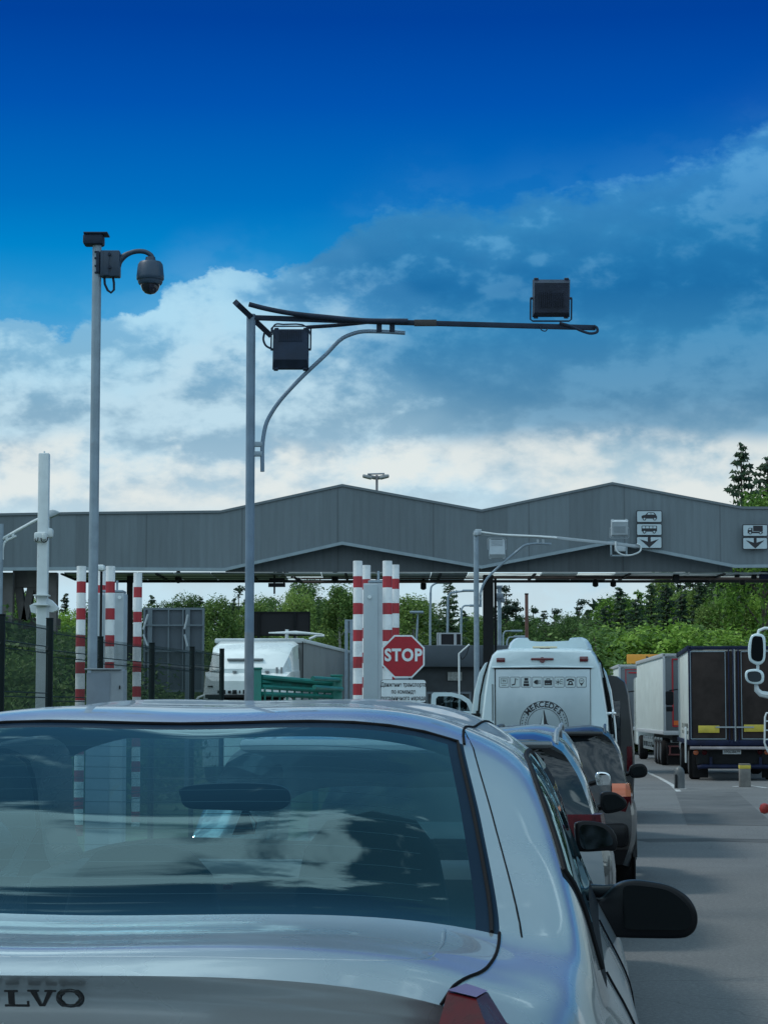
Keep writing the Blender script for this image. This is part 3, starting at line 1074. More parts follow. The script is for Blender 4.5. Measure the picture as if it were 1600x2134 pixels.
# --- tree line
for px, ty, kind, Y in [(315, 1240, 'spruce', 170), (303, 1262, 'pine', 160), (355, 1262, 'broad', 165), (372, 1248, 'pine', 165), (388, 1247, 'broad', 160), (345, 1256, 'spruce', 175), (416, 1243, 'spruce', 160), (437, 1250, 'spruce', 150),
                        (456, 1254, 'birch', 145), (474, 1258, 'fresh', 150), (486, 1246, 'spruce', 160), (500, 1228, 'pine', 150), (514, 1238, 'spruce', 152), (530, 1262, 'birch', 148), (545, 1252, 'broad', 158), (560, 1256, 'pine', 160), (575, 1262, 'broad', 150),
                        (680, 1246, 'spruce', 155), (694, 1262, 'broad', 150), (664, 1238, 'spruce', 158), (737, 1240, 'birch', 145), (756, 1256, 'broad', 150), (842, 1244, 'spruce', 160), (880, 1262, 'birch', 148), (900, 1268, 'fresh', 150), (828, 1262, 'broad', 152),
                        (968, 1268, 'spruce', 150), (985, 1292, 'broad', 145), (1030, 1262, 'spruce', 160), (1050, 1256, 'pine', 165), (1080, 1248, 'pine', 160), (1108, 1262, 'pine', 155), (1100, 1290, 'broad', 150), (1134, 1268, 'spruce', 165), (1150, 1275, 'pine', 160), (1160, 1272, 'spruce', 160),
                        (1176, 1290, 'broad', 150), (1186, 1282, 'spruce', 160), (1203, 1256, 'pine', 160), (1204, 1262, 'spruce', 165), (1224, 1274, 'spruce', 155), (1216, 1290, 'broad', 150), (1244, 1290, 'spruce', 150), (1060, 1300, 'broad', 140), (1140, 1302, 'broad', 142), (1190, 1306, 'broad', 142),
                        (1272, 1240, 'spruce', 150), (1285, 1252, 'fresh', 130), (1303, 1262, 'fresh', 126), (1262, 1300, 'fresh', 128), (1352, 1250, 'spruce', 140), (1400, 1225, 'spruce', 138), (1372, 1288, 'birch', 126), (1392, 1262, 'fresh', 130), (1420, 1190, 'spruce', 136), (1412, 1280, 'spruce', 128),
                        (1446, 1150, 'spruce', 140), (1436, 1240, 'birch', 130), (1462, 1210, 'spruce', 130), (1480, 1130, 'spruce', 142), (1500, 1160, 'spruce', 136), (1492, 1262, 'birch', 124), (1520, 1120, 'spruce', 140), (1528, 1190, 'broad', 130), (1558, 1168, 'spruce', 128), (1540, 1290, 'birch', 122),
                        (1580, 1120, 'spruce', 138), (1572, 1255, 'fresh', 124), (1600, 1180, 'spruce', 128), (1622, 1090, 'spruce', 136), (1650, 1150, 'broad', 130), (1690, 1060, 'spruce', 134), (1740, 1110, 'spruce', 130),
                        (60, 1250, 'spruce', 150), (34, 1240, 'fresh', 145), (90, 1262, 'broad', 145), (8, 1232, 'broad', 140), (-30, 1240, 'spruce', 145), (-70, 1225, 'spruce', 150), (160, 1278, 'spruce', 140), (182, 1270, 'broad', 145), (205, 1262, 'spruce', 150), (230, 1268, 'broad', 148),
                        (262, 1268, 'spruce', 150), (286, 1272, 'broad', 150), (-110, 1235, 'broad', 150), (-150, 1215, 'spruce', 150), (60, 1300, 'broad', 120), (110, 1310, 'broad', 118), (150, 1330, 'spruce', 110)]:
    tree(kind, px, ty, Y, rt.uniform(.85, 1.15))
for i in range(26):                                                  # dense lower layer
    px = 20 + i * 49
    tree(rt.choice(('spruce', 'birch', 'spruce', 'broad')), px + rt.uniform(-12, 12), rt.uniform(1288, 1318), rt.uniform(150, 168), 1.35)
for i in range(12):
    tree('spruce', 1262 + i * 32, rt.uniform(1205, 1262), rt.uniform(119, 128), 1.15)
for i in range(16):
    tree('shrub', 1250 + i * 20 + rt.uniform(-6, 6), rt.uniform(1318, 1348), rt.uniform(112, 120), 1.25, var=0 if i % 3 else 1)
for i, (px, ty, Y) in enumerate([(30, 1300, 60), (70, 1330, 52), (140, 1340, 50), (110, 1372, 44), (230, 1380, 50), (40, 1390, 40), (180, 1400, 42), (280, 1390, 56), (5, 1350, 46)]):
    tree('shrub', px, ty, Y, 1.0, 'dark low shrub behind the wire fence', 'shrubs behind the wire fence', 1)
# wood edge at right; unseen trees added behind, darkening reflections in paint and glass
def side_tree(kind, x, y, h, label, group):
    i = rt.randrange(len(PROTO[kind]))
    src, h0 = PROTO[kind][i]
    if (kind, i) in USED:
        o = copy_tree(src)
    else:
        o = src
        USED.add((kind, i))
    o.name = TNAME[kind]
    o.location = (x, y, gz(y))
    o.scale = (h / h0 * 1.2,) * 2 + (h / h0,)
    o.rotation_euler = (0, 0, rt.uniform(0, 6.28))
    for k in ('label', 'group', 'category'):
        if k in o:
            del o[k]
    tag(o, label, 'tree', group)


for i in range(17):
    side_tree('spruce' if i % 3 else 'broad', 40 + rt.uniform(-3, 3), -42 + i * 6.2, rt.uniform(11, 17), 'tree of the wood edge along the right side of the checkpoint yard', 'wood edge right of the yard')
for i in range(14):
    side_tree('spruce' if i % 3 else 'broad', -38 + i * 5.6, -40 + rt.uniform(-3, 3), rt.uniform(9, 13), 'unseen tree added behind the queue to darken reflections', 'unseen trees added behind the queue')
# far-off wood that closes the gaps between the trunks
rng = random.Random(5)
b = MB()
for k in range(420):
    px = rng.uniform(-900, 2600)
    Y = rng.uniform(185, 215)
    base = P(px, 1484, Y)
    hmax = (P(px, 1296 if px < 1240 else 1240, Y).z + .5) * rng.uniform(.6, 1.0)
    for z in range(5):
        clump_faces(b, rng, Vector((base.x, Y, -.5 + hmax * (z + .6) / 5)), 2.2 * (1 - z * .14), 14, .75)
o = b.build('far_wood', leaf_mat('far_wood_leaves', (.012, .030, .012), (.024, .052, .022), (.04, .08, .03)), None, None, fix=False)
tag(o, 'far-off dark wood closing the gaps low behind the tree line', 'wood', kind='stuff')
# ================================================================== vehicle surfaces
def hermite_line(pts, n, tension=.9, ends=None, sharp=()):
    """interpolate 3D points, n cells per span, chord-length tangents; sharp: indices with a crease"""
    m = len(pts)
    d = [max(1e-4, (pts[i + 1] - pts[i]).length) for i in range(m - 1)]
    sl = [(pts[i + 1] - pts[i]) / d[i] for i in range(m - 1)]
    tan_in, tan_out = [], []
    for i in range(m):
        if i == 0:
            t = ends[0] if ends and ends[0] is not None else sl[0]
            tan_in.append(t), tan_out.append(t)
        elif i == m - 1:
            t = ends[1] if ends and ends[1] is not None else sl[-1]
            tan_in.append(t), tan_out.append(t)
        elif i in sharp:
            tan_in.append(sl[i - 1]), tan_out.append(sl[i])
        else:
            w0, w1 = d[i], d[i - 1]
            t = (sl[i - 1] * w0 + sl[i] * w1) / (w0 + w1) * tension
            tan_in.append(t), tan_out.append(t)
    out = []
    for i in range(m - 1):
        for j in range(n):
            u = j / n
            h00, h10 = 2 * u ** 3 - 3 * u * u + 1, u ** 3 - 2 * u * u + u
            h01, h11 = -2 * u ** 3 + 3 * u * u, u ** 3 - u * u
            out.append(pts[i] * h00 + tan_out[i] * (h10 * d[i]) + pts[i + 1] * h01 + tan_in[i + 1] * (h11 * d[i]))
    out.append(pts[-1])
    return out


SIDED = ('side', 'seal', 'trim', 'pillar')


class Loft:
    """K: seven lines (rocker .. roof centre), each a list of (u, v, w) stations: u half-width, v along the car, w height"""

    def __init__(s, K, nt=8, nk=6, sharp_k=(3,), sharp_t=(), tension=.92):
        s.nt, s.nk = nt, nk
        rails = [hermite_line([Vector(p) for p in k], nt, tension, None, sharp_t) for k in K]
        s.S, s.N = len(K[0]), len(K)
        s.T = len(rails[0])
        s.G = []
        for t in range(s.T):
            pts = [r[t] for r in rails]
            s.G.append(hermite_line(pts, nk, .95, (None, Vector((-1, 0, 0))), sharp_k))

    def at(s, t, k):
        """surface point at station t (float) and line k (float)"""
        a, b = t * s.nt, k * s.nk
        i, j = min(int(a), s.T - 2), min(int(b), len(s.G[0]) - 2)
        fa, fb = a - i, b - j
        g = s.G
        return (g[i][j] * (1 - fa) * (1 - fb) + g[i + 1][j] * fa * (1 - fb) + g[i][j + 1] * (1 - fa) * fb + g[i + 1][j + 1] * fa * fb)

    def shell(s, classify):
        """faces of both sides sorted by classify(t, k, side)"""
        out = {}
        for side in (1, -1):
            for i in range(s.T - 1):
                for j in range(len(s.G[0]) - 1):
                    key = classify((i + .5) / s.nt, (j + .5) / s.nk, side)
                    if key is None:
                        continue
                    if key in SIDED:
                        key += '+' if side > 0 else '-'
                    q = [s.G[i][j], s.G[i][j + 1], s.G[i + 1][j + 1], s.G[i + 1][j]]
                    out.setdefault(key, []).append([Vector((p.x * side, p.y, p.z)) for p in q])
        return out

    def cap(s, end, centre, ncap=14, kmax=5, p=2.2):
        """closing surface at the rear (end=0) or front (end=-1); centre: (v, w) per line 0..kmax"""
        G = s.G[0] if end == 0 else s.G[-1]
        jt = kmax * s.nk
        cl = hermite_line([Vector((0, c[0], c[1])) for c in centre], s.nk)
        topx = [G[j].x for j in range(jt, len(G))][::-1]
        mx = G[jt].x
        ss = [x / mx for x in topx]
        rows = []
        for j in range(jt + 1):
            Sd, Cn = G[j], cl[j]
            rows.append([Vector((Sd.x * q, Cn.y + (Sd.y - Cn.y) * q ** p, Cn.z + (Sd.z - Cn.z) * q * q)) for q in ss])
        tops = G[jt:][::-1]
        delta = [a - b for a, b in zip(tops, rows[-1])]
        for j in range(jt + 1):
            wgt = (j / jt) ** 5
            rows[j] = [a + d * wgt for a, d in zip(rows[j], delta)]
        s.cap_rows = rows
        return rows, ss


def weld(faces_by_key, name_mat, parent, smooth=50, dist=1e-4):
    """one mesh per key from loose quads"""
    res = {}
    for key, quads in faces_by_key.items():
        nm, mt = name_mat[key.rstrip('+-')]
        bm = bmesh.new()
        for q in quads:
            vs = [bm.verts.new(p) for p in q]
            try:
                bm.faces.new(vs)
            except ValueError:
                pass
        bmesh.ops.remove_doubles(bm, verts=bm.verts, dist=dist)
        bmesh.ops.dissolve_degenerate(bm, dist=1e-5, edges=bm.edges)
        bmesh.ops.recalc_face_normals(bm, faces=bm.faces)
        me = bpy.data.meshes.new(nm)
        bm.to_mesh(me)
        bm.free()
        me.shade_smooth()
        me.set_sharp_from_angle(angle=math.radians(smooth))
        me.materials.append(mt)
        o = bpy.data.objects.new(nm, me)
        col.objects.link(o)
        o.parent = parent
        res[key] = o
    return res


def wheel(parent, x, y, r, wd, side, rim=ALU):
    t = MB()
    prof = [(r * .62, -wd / 2), (r * .90, -wd / 2), (r * .985, -wd * .36), (r, -wd * .2), (r, wd * .2), (r * .985, wd * .36), (r * .90, wd / 2), (r * .62, wd / 2)]
    t.lathe(prof, (x, y, r), 'x', 32)
    ty = t.build('wheel', RUBBER, parent)
    q = MB()
    xo = x + side * wd * .5
    q.lathe([(r * .64, xo - .02 - x), (r * .64, xo - x + .002), (r * .58, xo - x + .004), (r * .56, xo - x - side * .03)], (x, y, r), 'x', 28)
    for k in range(5):
        a = 2 * math.pi * k / 5
        q.box((xo - side * .012, y + math.cos(a) * r * .32, r + math.sin(a) * r * .32), (.03, r * .56, r * .16), .008, Matrix.Rotation(a, 3, 'X'))
    q.lathe([(r * .13, -.02), (r * .13, .02)], (xo - side * .005, y, r), 'x', 14)
    q.build('rim', rim, ty)
    return ty


def outline_solid(pts, back, shrink=.8, rnd=.12):
    """a rounded solid from an outline of 3D points: bulged rim, tapering along the vector back"""
    c = sum(pts, Vector()) / len(pts)
    b = MB()
    rows = []
    for f, sc in ((-.02, .90), (0, .97), (.06, 1.0), (.35, 1.0), (.65, (1 + shrink) / 2), (.88, shrink), (1.0, shrink * .7)):
        rows.append([c + (p - c) * sc + back * f for p in pts])
    b.grid(rows, True)
    n = len(pts)
    b.f.append(tuple(range(n)))
    b.f.append(tuple(6 * n + i for i in range(n))[::-1])
    return b


def smooth_outline(pts, n=5):
    """closed Catmull-Rom"""
    m = len(pts)
    out = []
    for i in range(m):
        p0, p1, p2, p3 = pts[i - 1], pts[i], pts[(i + 1) % m], pts[(i + 2) % m]
        for j in range(n):
            u = j / n
            out.append(.5 * ((2 * p1) + (-p0 + p2) * u + (2 * p0 - 5 * p1 + 4 * p2 - p3) * u * u + (-p0 + 3 * p1 - 3 * p2 + p3) * u ** 3))
    return out


def car_frame(X, Y, head, z=None, pitch=0.0):
    """a function that turns a pixel into the vehicle's own coordinates on the plane v = const"""
    ang = math.atan(head)
    z = gz(Y) if z is None else z
    Mx = Matrix.Translation((X, Y, z)) @ Matrix.Rotation(-ang, 4, 'Z') @ Matrix.Rotation(pitch, 4, 'X')
    inv = Mx.inverted()
    o = inv @ Vector((0, 0, HC))

    def ray(px, py, v):
        p = inv @ P(px, py, 50)
        d = p - o
        return o + d * ((v - o.y) / d.y)
    return Mx, ang, z, ray


def door_mirror(parent, outline, glass, ray, v, depth, house, stem=None, glassmat=MIRROR_DARK, back=None):
    """mirror housing with its glass set into the side that faces the driver"""
    pts = smooth_outline([ray(px, py, v) for px, py in outline])
    b = outline_solid(pts, Vector((-.02, depth, 0)))
    if stem:
        b.tube([Vector(p) for p in stem[0]], stem[1], 10)
    h = b.build('door_mirror', house, parent, 60)
    g = smooth_outline([ray(px, py, v - .008) for px, py in glass])
    gb = MB()
    n = len(g)
    gb.v = [tuple(p) for p in g] + [tuple(p + Vector((0, .006, 0))) for p in g]
    gb.f = [tuple(range(n)), tuple(range(2 * n - 1, n - 1, -1))] + [(i, (i + 1) % n, n + (i + 1) % n, n + i) for i in range(n)]
    gb.build('mirror_glass', glassmat, h, 30)
    return h


# ================================================================== the silver saloon in front
X0, Y0, HEAD = -.541, 3.18, .0916
Mx, ang, z0, ray = car_frame(X0, Y0, HEAD, 0)
sal = thing('saloon_car', 'silver-blue saloon car filling the lower left, chrome letters OLVO on its boot', 'car', (X0, Y0, 0), -ang)
K6 = [(0, .065, 1.078), (0, .115, 1.098), (0, .30, 1.106), (0, .62, 1.113), (0, 1.0, 1.286), (0, 1.42, 1.424), (0, 2.05, 1.466), (0, 2.95, 1.438), (0, 3.75, 1.06), (0, 4.35, .95), (0, 4.78, .76)]
K5 = [(.62, .185, 1.025), (.635, .235, 1.045), (.665, .38, 1.060), (.675, .64, 1.085), (.630, 1.0, 1.243), (.575, 1.37, 1.386), (.560, 2.05, 1.416), (.585, 2.95, 1.388), (.70, 3.70, 1.03), (.66, 4.3, .91), (.52, 4.73, .72)]
K4 = [(.745, .24, .975), (.760, .29, .990), (.785, .40, 1.010), (.800, .66, 1.050), (.755, 1.02, 1.195), (.692, 1.38, 1.332), (.648, 2.05, 1.374), (.66, 2.90, 1.340), (.79, 3.62, .99), (.76, 4.22, .87), (.60, 4.70, .68)]
K3 = [(.800, .26, .90), (.815, .31, .91), (.835, .42, .925), (.850, .66, .945), (.852, 1.02, .965), (.848, 1.38, .972), (.842, 2.05, .968), (.840, 2.95, .955), (.83, 3.58, .94), (.79, 4.2, .83), (.64, 4.68, .64)]
K2 = [(.82, .12, .80), (.845, .20, .81), (.880, .40, .83), (.905, .70, .84), (.917, 1.05, .84), (.917, 1.42, .835), (.912, 2.05, .82), (.91, 2.95, .81), (.90, 3.58, .79), (.83, 4.2, .73), (.64, 4.70, .56)]
K1 = [(.82, .04, .55), (.85, .16, .55), (.89, .40, .55), (.905, .70, .55), (.91, 1.05, .55), (.905, 1.42, .54), (.90, 2.05, .52), (.90, 2.95, .51), (.90, 3.58, .50), (.85, 4.2, .46), (.66, 4.74, .40)]
K0 = [(.76, .10, .28), (.80, .2, .27), (.84, .42, .25), (.86, .72, .23), (.86, 1.05, .22), (.86, 1.42, .22), (.86, 2.05, .22), (.86, 2.95, .22), (.85, 3.58, .22), (.80, 4.2, .22), (.62, 4.68, .24)]
lo = Loft([K0, K1, K2, K3, K4, K5, K6], 10, 16, sharp_k=(3,), sharp_t=())


def cls(t, k, side):
    if 3 < t < 5 and k > 5:
        if t > 4.87 or k < 5.0625:
            return 'frit'
        return 'rear'
    if t < 3 and k > 5:
        return 'lid'
    if 7.05 < t < 8 and k > 4.9:
        return 'wind'
    if 3.95 < t < 7.6 and 3.12 < k < 3.9:
        return 'side'
    if 3.8 < t < 8 and 3.0 < k < 3.12 or (3.84 < t < 3.95 and 3 < k < 3.92):
        return 'seal'
    if 7.6 < t < 8 and 3.12 < k < 3.92:
        return 'seal'
    return 'body'


FRIT = mat('black_glass_border', (.010, .022, .040), .35, 0, 0, .03)
sh = lo.shell(cls)
rows, ss = lo.cap(0, [(.03, .30), (-.03, .55), (.12, .80), (.142, .93), (.105, 1.052), (.065, 1.078)], p=2.6)
for side in (1, -1):
    for i in range(len(rows) - 1):
        for j in range(len(ss) - 1):
            q = [rows[i][j], rows[i][j + 1], rows[i + 1][j + 1], rows[i + 1][j]]
            key = 'lid' if i >= 36 and ss[j] < .97 else 'body'
            sh.setdefault(key, []).append([Vector((p.x * side, p.y, p.z)) for p in q])
rows, ss = lo.cap(-1, [(4.80, .24), (4.90, .40), (4.88, .56), (4.86, .64), (4.83, .70), (4.78, .76)], p=2.6)
for side in (1, -1):
    for i in range(len(rows) - 1):
        for j in range(len(ss) - 1):
            sh['body'].append([Vector((p.x * side, p.y, p.z)) for p in (rows[i][j], rows[i][j + 1], rows[i + 1][j + 1], rows[i + 1][j])])
weld(sh, {'body': ('body', PAINT_SILVER), 'lid': ('boot_lid', PAINT_SILVER), 'rear': ('rear_window', GLASS_REAR), 'frit': ('window_border', FRIT), 'wind': ('windshield', GLASS_FRONT),
          'side': ('side_window', GLASS_SIDE), 'seal': ('window_trim', RUBSEAL)}, sal, 48)


def seam(name, lofts, path, r=.0035, mt=GAP, parent=None, both=True, lift=.001):
    for side in ((1, -1) if both else (1,)):
        b = MB()
        pts = [lofts.at(t, k) for t, k in path]
        dense = []
        for a, c in zip(path, path[1:]):
            n = max(2, int(max(abs(a[0] - c[0]) * 8, abs(a[1] - c[1]) * 8)))
            dense += [lofts.at(a[0] + (c[0] - a[0]) * i / n, a[1] + (c[1] - a[1]) * i / n) for i in range(n)]
        dense.append(pts[-1])
        b.tube([Vector((p.x * side, p.y, p.z + lift)) for p in dense], r, 6)
        o = b.build(name, mt, parent)
    return o


# gap round the boot lid, roof drip seam, door shuts
seam('panel_gap', lo, [(0, 5.02), (1, 5.02), (2, 4.99), (3.02, 5.0)], .0028, parent=sal)
seam('window_gasket', lo, [(3.9, 3.12), (3.9, 3.88), (5, 3.9), (6, 3.9), (7, 3.9), (7.6, 3.88)], .007, RUBSEAL, sal)
seam('roof_seam', lo, [(5.0, 4.98), (6, 4.98), (7.0, 4.98)], .003, parent=sal)
seam('pillar_seam', lo, [(3.02, 4.72), (3.5, 4.76), (4, 4.80), (4.6, 4.82), (5.0, 4.83), (5.3, 4.98)], .0017, parent=sal, lift=-.0002)
seam('window_gasket', lo, [(3.0, 5.02), (3.4, 5.02), (4, 5.02), (4.5, 5.02), (5.0, 5.02), (5.0, 5.4), (5.0, 6.0)], .0038, RUBSEAL, sal, lift=.002)
seam('door_gap', lo, [(4.35, 3.0), (4.30, 2.6), (4.1, 2.2), (4.3, 1.6), (4.5, .5)], .004, parent=sal)
seam('door_gap', lo, [(6.2, 3.0), (6.2, 2.2), (6.2, .4)], .004, parent=sal)
b = MB()
for side in (1, -1):                        # pressed crease that runs round the lid just inside its edge
    pts = [lo.at(t, k) for t, k in ((1.02, 5.99), (1.02, 5.7), (1.05, 5.4), (1.25, 5.22), (1.6, 5.14), (2.2, 5.13), (2.9, 5.14))]
    pts = hermite_line(pts, 5)
    b.tube([Vector((p.x * side, p.y, p.z - .0022)) for p in pts], .0032, 6)
b.build('lid_crease', PAINT_SILVER, sal)
hb_ = MB()
for k_ in range(1, 13):
    t_ = 3.12 + 1.66 * k_ / 13
    pr = [lo.at(t_, 5.2 + .8 * q_ / 8) for q_ in range(9)]
    ln_ = [Vector((p.x, p.y, p.z - .0030)) for p in pr] + [Vector((-p.x, p.y, p.z - .0030)) for p in pr[::-1][1:]]
    hb_.tube(ln_, .00055, 4, caps=False)
hb_.build('heater_line', mat('heater_line_brown', (.06, .09, .10), .7), sal, None)
# the lettering on the boot
lid_y = lambda x, w_: .03 + .055 * 0
b = MB()
body_txt = 'VOLVO'
letters_x = [-75, -22, 40, 95, 153]
let = thing('lettering', None, None)
let.parent = sal
def rear_hit(px, py):
    """point of the boot's rear face seen at a pixel"""
    best, bd = None, 9
    for v in [i * .004 for i in range(-20, 60)]:
        p = ray(px, py, v)
        rr = lo0_rows
        # nearest cap row/column
        for row in rr[40:]:
            c = row[0]
            d = abs(c.z - p.z) + abs((c.y + (row[-1].y - c.y) * min(1, abs(p.x) / max(.01, row[-1].x)) ** 2.6) - p.y)
            if d < bd:
                bd, best = d, p
    return best
lo0_rows, _ = lo.cap(0, [(.03, .30), (-.03, .55), (.12, .80), (.142, .93), (.105, 1.052), (.065, 1.078)], p=2.6)
for ch_, px in zip(body_txt, letters_x):
    p = rear_hit(px, 2077) + Vector((0, -.014, 0))
    lb = MB()
    hgt = .0225
    xs = .0165
    if ch_ == 'O':
        ring = [Vector((p.x + math.cos(a) * xs, p.y - .004, p.z + math.sin(a) * hgt / 2)) for a in [i * 6.2832 / 28 for i in range(28)]]
        for i_, q in enumerate(ring):
            pass
        lb.tube(ring, [.0045 if abs(math.cos(i * 6.2832 / 28)) > .5 else .0026 for i in range(28)], 8, closed=True)
    elif ch_ == 'L':
        lb.box((p.x - .006, p.y - .004, p.z), (.009, .006, .0225), .001).box((p.x - .006, p.y - .004, p.z + .0105), (.020, .006, .003), .001)
        lb.box((p.x + .002, p.y - .004, p.z - .0105), (.036, .006, .0035), .001).box((p.x + .018, p.y - .004, p.z - .0075), (.003, .006, .008), .0008)
    else:
        for sx_ in (-1, 1):
            lb.prism([(p.x + sx_ * .004, p.z - .0115), (p.x + sx_ * -.001, p.z - .0115), (p.x + sx_ * .0085, p.z + .0100), (p.x + sx_ * .0165, p.z + .0100)], p.y - .007, p.y - .001)
            lb.box((p.x + sx_ * .0125, p.y - .004, p.z + .0108), (.017, .006, .003), .001)
    lb.v = [(x_, y_ + (p.z - z_) * .30, z_) for x_, y_, z_ in lb.v]
    lb.build('letter', mat('dark_chrome', (.06, .065, .07), .12, .9), let)
# tail lights wrapped round the rear corners
for side in (1, -1):
    q = [ray(938, 2074, .185), ray(984, 2050, .24), ray(1017, 2076, .25), ray(990, 2090, .17)]
    lampb = MB()
    tops = [ray(932, 2067, .18), ray(971, 2053, .235), ray(1016, 2068, .215), ray(992, 2082, .150)]
    mid = [ray(914, 2136, .115), Vector((.66, .26, .99)), ray(1058, 2136, .19), ray(1012, 2136, .085)]
    low_ = [Vector((.570, .075, .78)), Vector((.66, .26, .78)), Vector((.845, .27, .76)), Vector((.755, .040, .77))]
    rws = [tops, mid, low_]
    for r_ in rws:
        for v_ in r_:
            v_.x = abs(v_.x) * side
    lampb.grid(rws, True)
    lampb.f.append((0, 1, 2, 3))
    lampb.f.append((8, 9, 10, 11))
    tl_ = lampb.build('tail_light', TAIL, sal, 20)
    tb_ = MB()
    up = Vector((0, -.002, .003))
    tb_.add([v_ + up for v_ in tops],
            [(0, 1, 2, 3)])
    tb_.build('clear_lens', TAILCLEAR, tl_, 20)
# door mirrors
out_px = [(1236, 1878), (1255, 1870), (1276, 1852), (1296, 1840), (1320, 1835), (1350, 1837), (1395, 1846), (1430, 1866), (1448, 1890), (1454, 1914), (1450, 1936), (1437, 1950), (1415, 1956), (1350, 1956), (1285, 1954), (1262, 1948), (1240, 1936)]
gl_px = [(1303, 1847), (1350, 1848), (1395, 1858), (1428, 1884), (1440, 1910), (1435, 1931), (1423, 1938), (1370, 1938), (1305, 1935), (1298, 1920), (1297, 1870)]
vm = 2.86
door_mirror(sal, out_px, gl_px, ray, vm, .10, PLASTIC)
b = MB()
b.tube([Vector((.82, vm + .07, .965)), Vector((.86, vm + .05, .968)), Vector((.90, vm + .04, .972))], [.034, .030, .030], 10)
b.build('mirror_foot', PLASTIC, sal)
b = MB()
lm = smooth_outline([Vector((-.86, vm, .95)), Vector((-.86, vm, 1.07)), Vector((-.95, vm, 1.10)), Vector((-1.06, vm, 1.08)), Vector((-1.08, vm, .98)), Vector((-1.0, vm, .93))])
lh = outline_solid(lm, Vector((.02, .1, 0))).build('door_mirror', PLASTIC, sal, 60)
g_ = MB()
c_ = sum(lm, Vector()) / len(lm)
g_.v = [tuple(c_ + (p - c_) * .86 + Vector((0, -.008, 0))) for p in lm]
g_.f = [tuple(range(len(lm)))]
g_.build('mirror_glass', MIRROR_DARK, lh, None)
for sx_ in (1, -1):
    for yy in (.98, 3.78):
        wheel(sal, sx_ * .80, yy, .31, .215, sx_)
# bumper, plate
b = MB()
b.box((0, .03, .50), (1.5, .16, .22), .05)
bu = b.build('rear_bumper', PAINT_SILVER, sal)
b = MB()
b.box((0, .0, .80), (.54, .02, .12), .004)
b.build('number_plate', SIGNWHITE, sal)
# ---- cabin seen through the rear window
b = MB()
b.box((0, .92, 1.015), (1.24, .62, .03), .01)
b.build('parcel_shelf', INTERIOR, sal)
b = MB()
b.box((0, 2.2, .30), (1.6, 3.2, .05))
b.box((0, 1.25, .66), (1.3, .12, .68), .05)
b.build('cabin_floor', INTERIOR, sal)
hl = {}
for i in range(int(5 * 10), int(7.1 * 10)):
    for j in range(4 * 16 + 12, 6 * 16):
        for side in (1, -1):
            q = [lo.G[i][j], lo.G[i][j + 1], lo.G[i + 1][j + 1], lo.G[i + 1][j]]
            hl.setdefault('h', []).append([Vector((p.x * side * .97, p.y, p.z - .028)) for p in q])
weld(hl, {'h': ('headliner', mat('headliner', (.16, .18, .18), .9))}, sal)
for nm, uc, topz, wd in (('front_seat', .285, 1.205, .385), ('front_seat', -.285, 1.125, .40)):
    prof = []
    pts2 = [(-.5, 0), (-.5, .30), (-.49, .62), (-.42, .84), (-.28, .96), (0, 1.0), (.28, .96), (.42, .84), (.49, .62), (.5, .30), (.5, 0)]
    zb = .62
    pl = [Vector((uc + a * wd, 2.42, zb + c * (topz - zb))) for a, c in pts2]
    sb = MB()
    rws = []
    cc_ = Vector((uc, 2.42, (zb + topz) / 2))
    for f, sc in ((0, .93), (.02, 1.0), (.10, 1.0), (.13, .93)):
        rws.append([cc_ + (p - cc_) * sc + Vector((0, f, 0)) for p in pl])
    sb.grid(rws, True)
    n_ = len(pl)
    sb.f.append(tuple(range(n_)))
    sb.f.append(tuple(3 * n_ + i for i in range(n_))[::-1])
    sb.build(nm, SEAT, sal, 60)
b = MB()
b.box((0, 3.32, .90), (1.5, .55, .24), .08)
b.box((.0, 1.2, .97), (.30, .18, .13), .05)
b.build('dashboard', INTERIOR, sal)
b = MB()
pts_ = smooth_outline([ray(px, py, 2.98) for px, py in ((382, 1640), (470, 1632), (560, 1634), (598, 1645), (605, 1668), (592, 1684), (560, 1690), (460, 1688), (392, 1684), (376, 1662))], 4)
mi = outline_solid(pts_, Vector((0, .05, .0))).build('rear_view_mirror', mat('mirror_back', (.03, .035, .04), .4), sal, 60)
b = MB()
p = ray(510, 1692, 2.98)
q = [ray(505, 1690, 2.99), ray(517, 1690, 2.99), ray(531, 1738, 2.99), ray(484, 1740, 2.99)]
b.add([v for v in q] + [v + Vector((0, .008, 0)) for v in q], [(0, 1, 2, 3), (7, 6, 5, 4), (0, 4, 5, 1), (1, 5, 6, 2), (2, 6, 7, 3), (3, 7, 4, 0)])
b.tube([ray(509, 1684, 2.99), ray(510, 1691, 2.99)], .002, 5)
b.tube([ray(517, 1690, 3.0), ray(535, 1715, 3.0), ray(530, 1735, 3.0)], .002, 5)
pen = b.build('hanging_pennant', mat('maroon_felt', (.11, .035, .03), .9), sal, 30)
b = MB()
b.box(ray(475, 1848, 2.40), (.022, .02, .012), .003)
b.build('belt_buckle', mat('buckle_red', (.7, .05, .04), .5), sal)


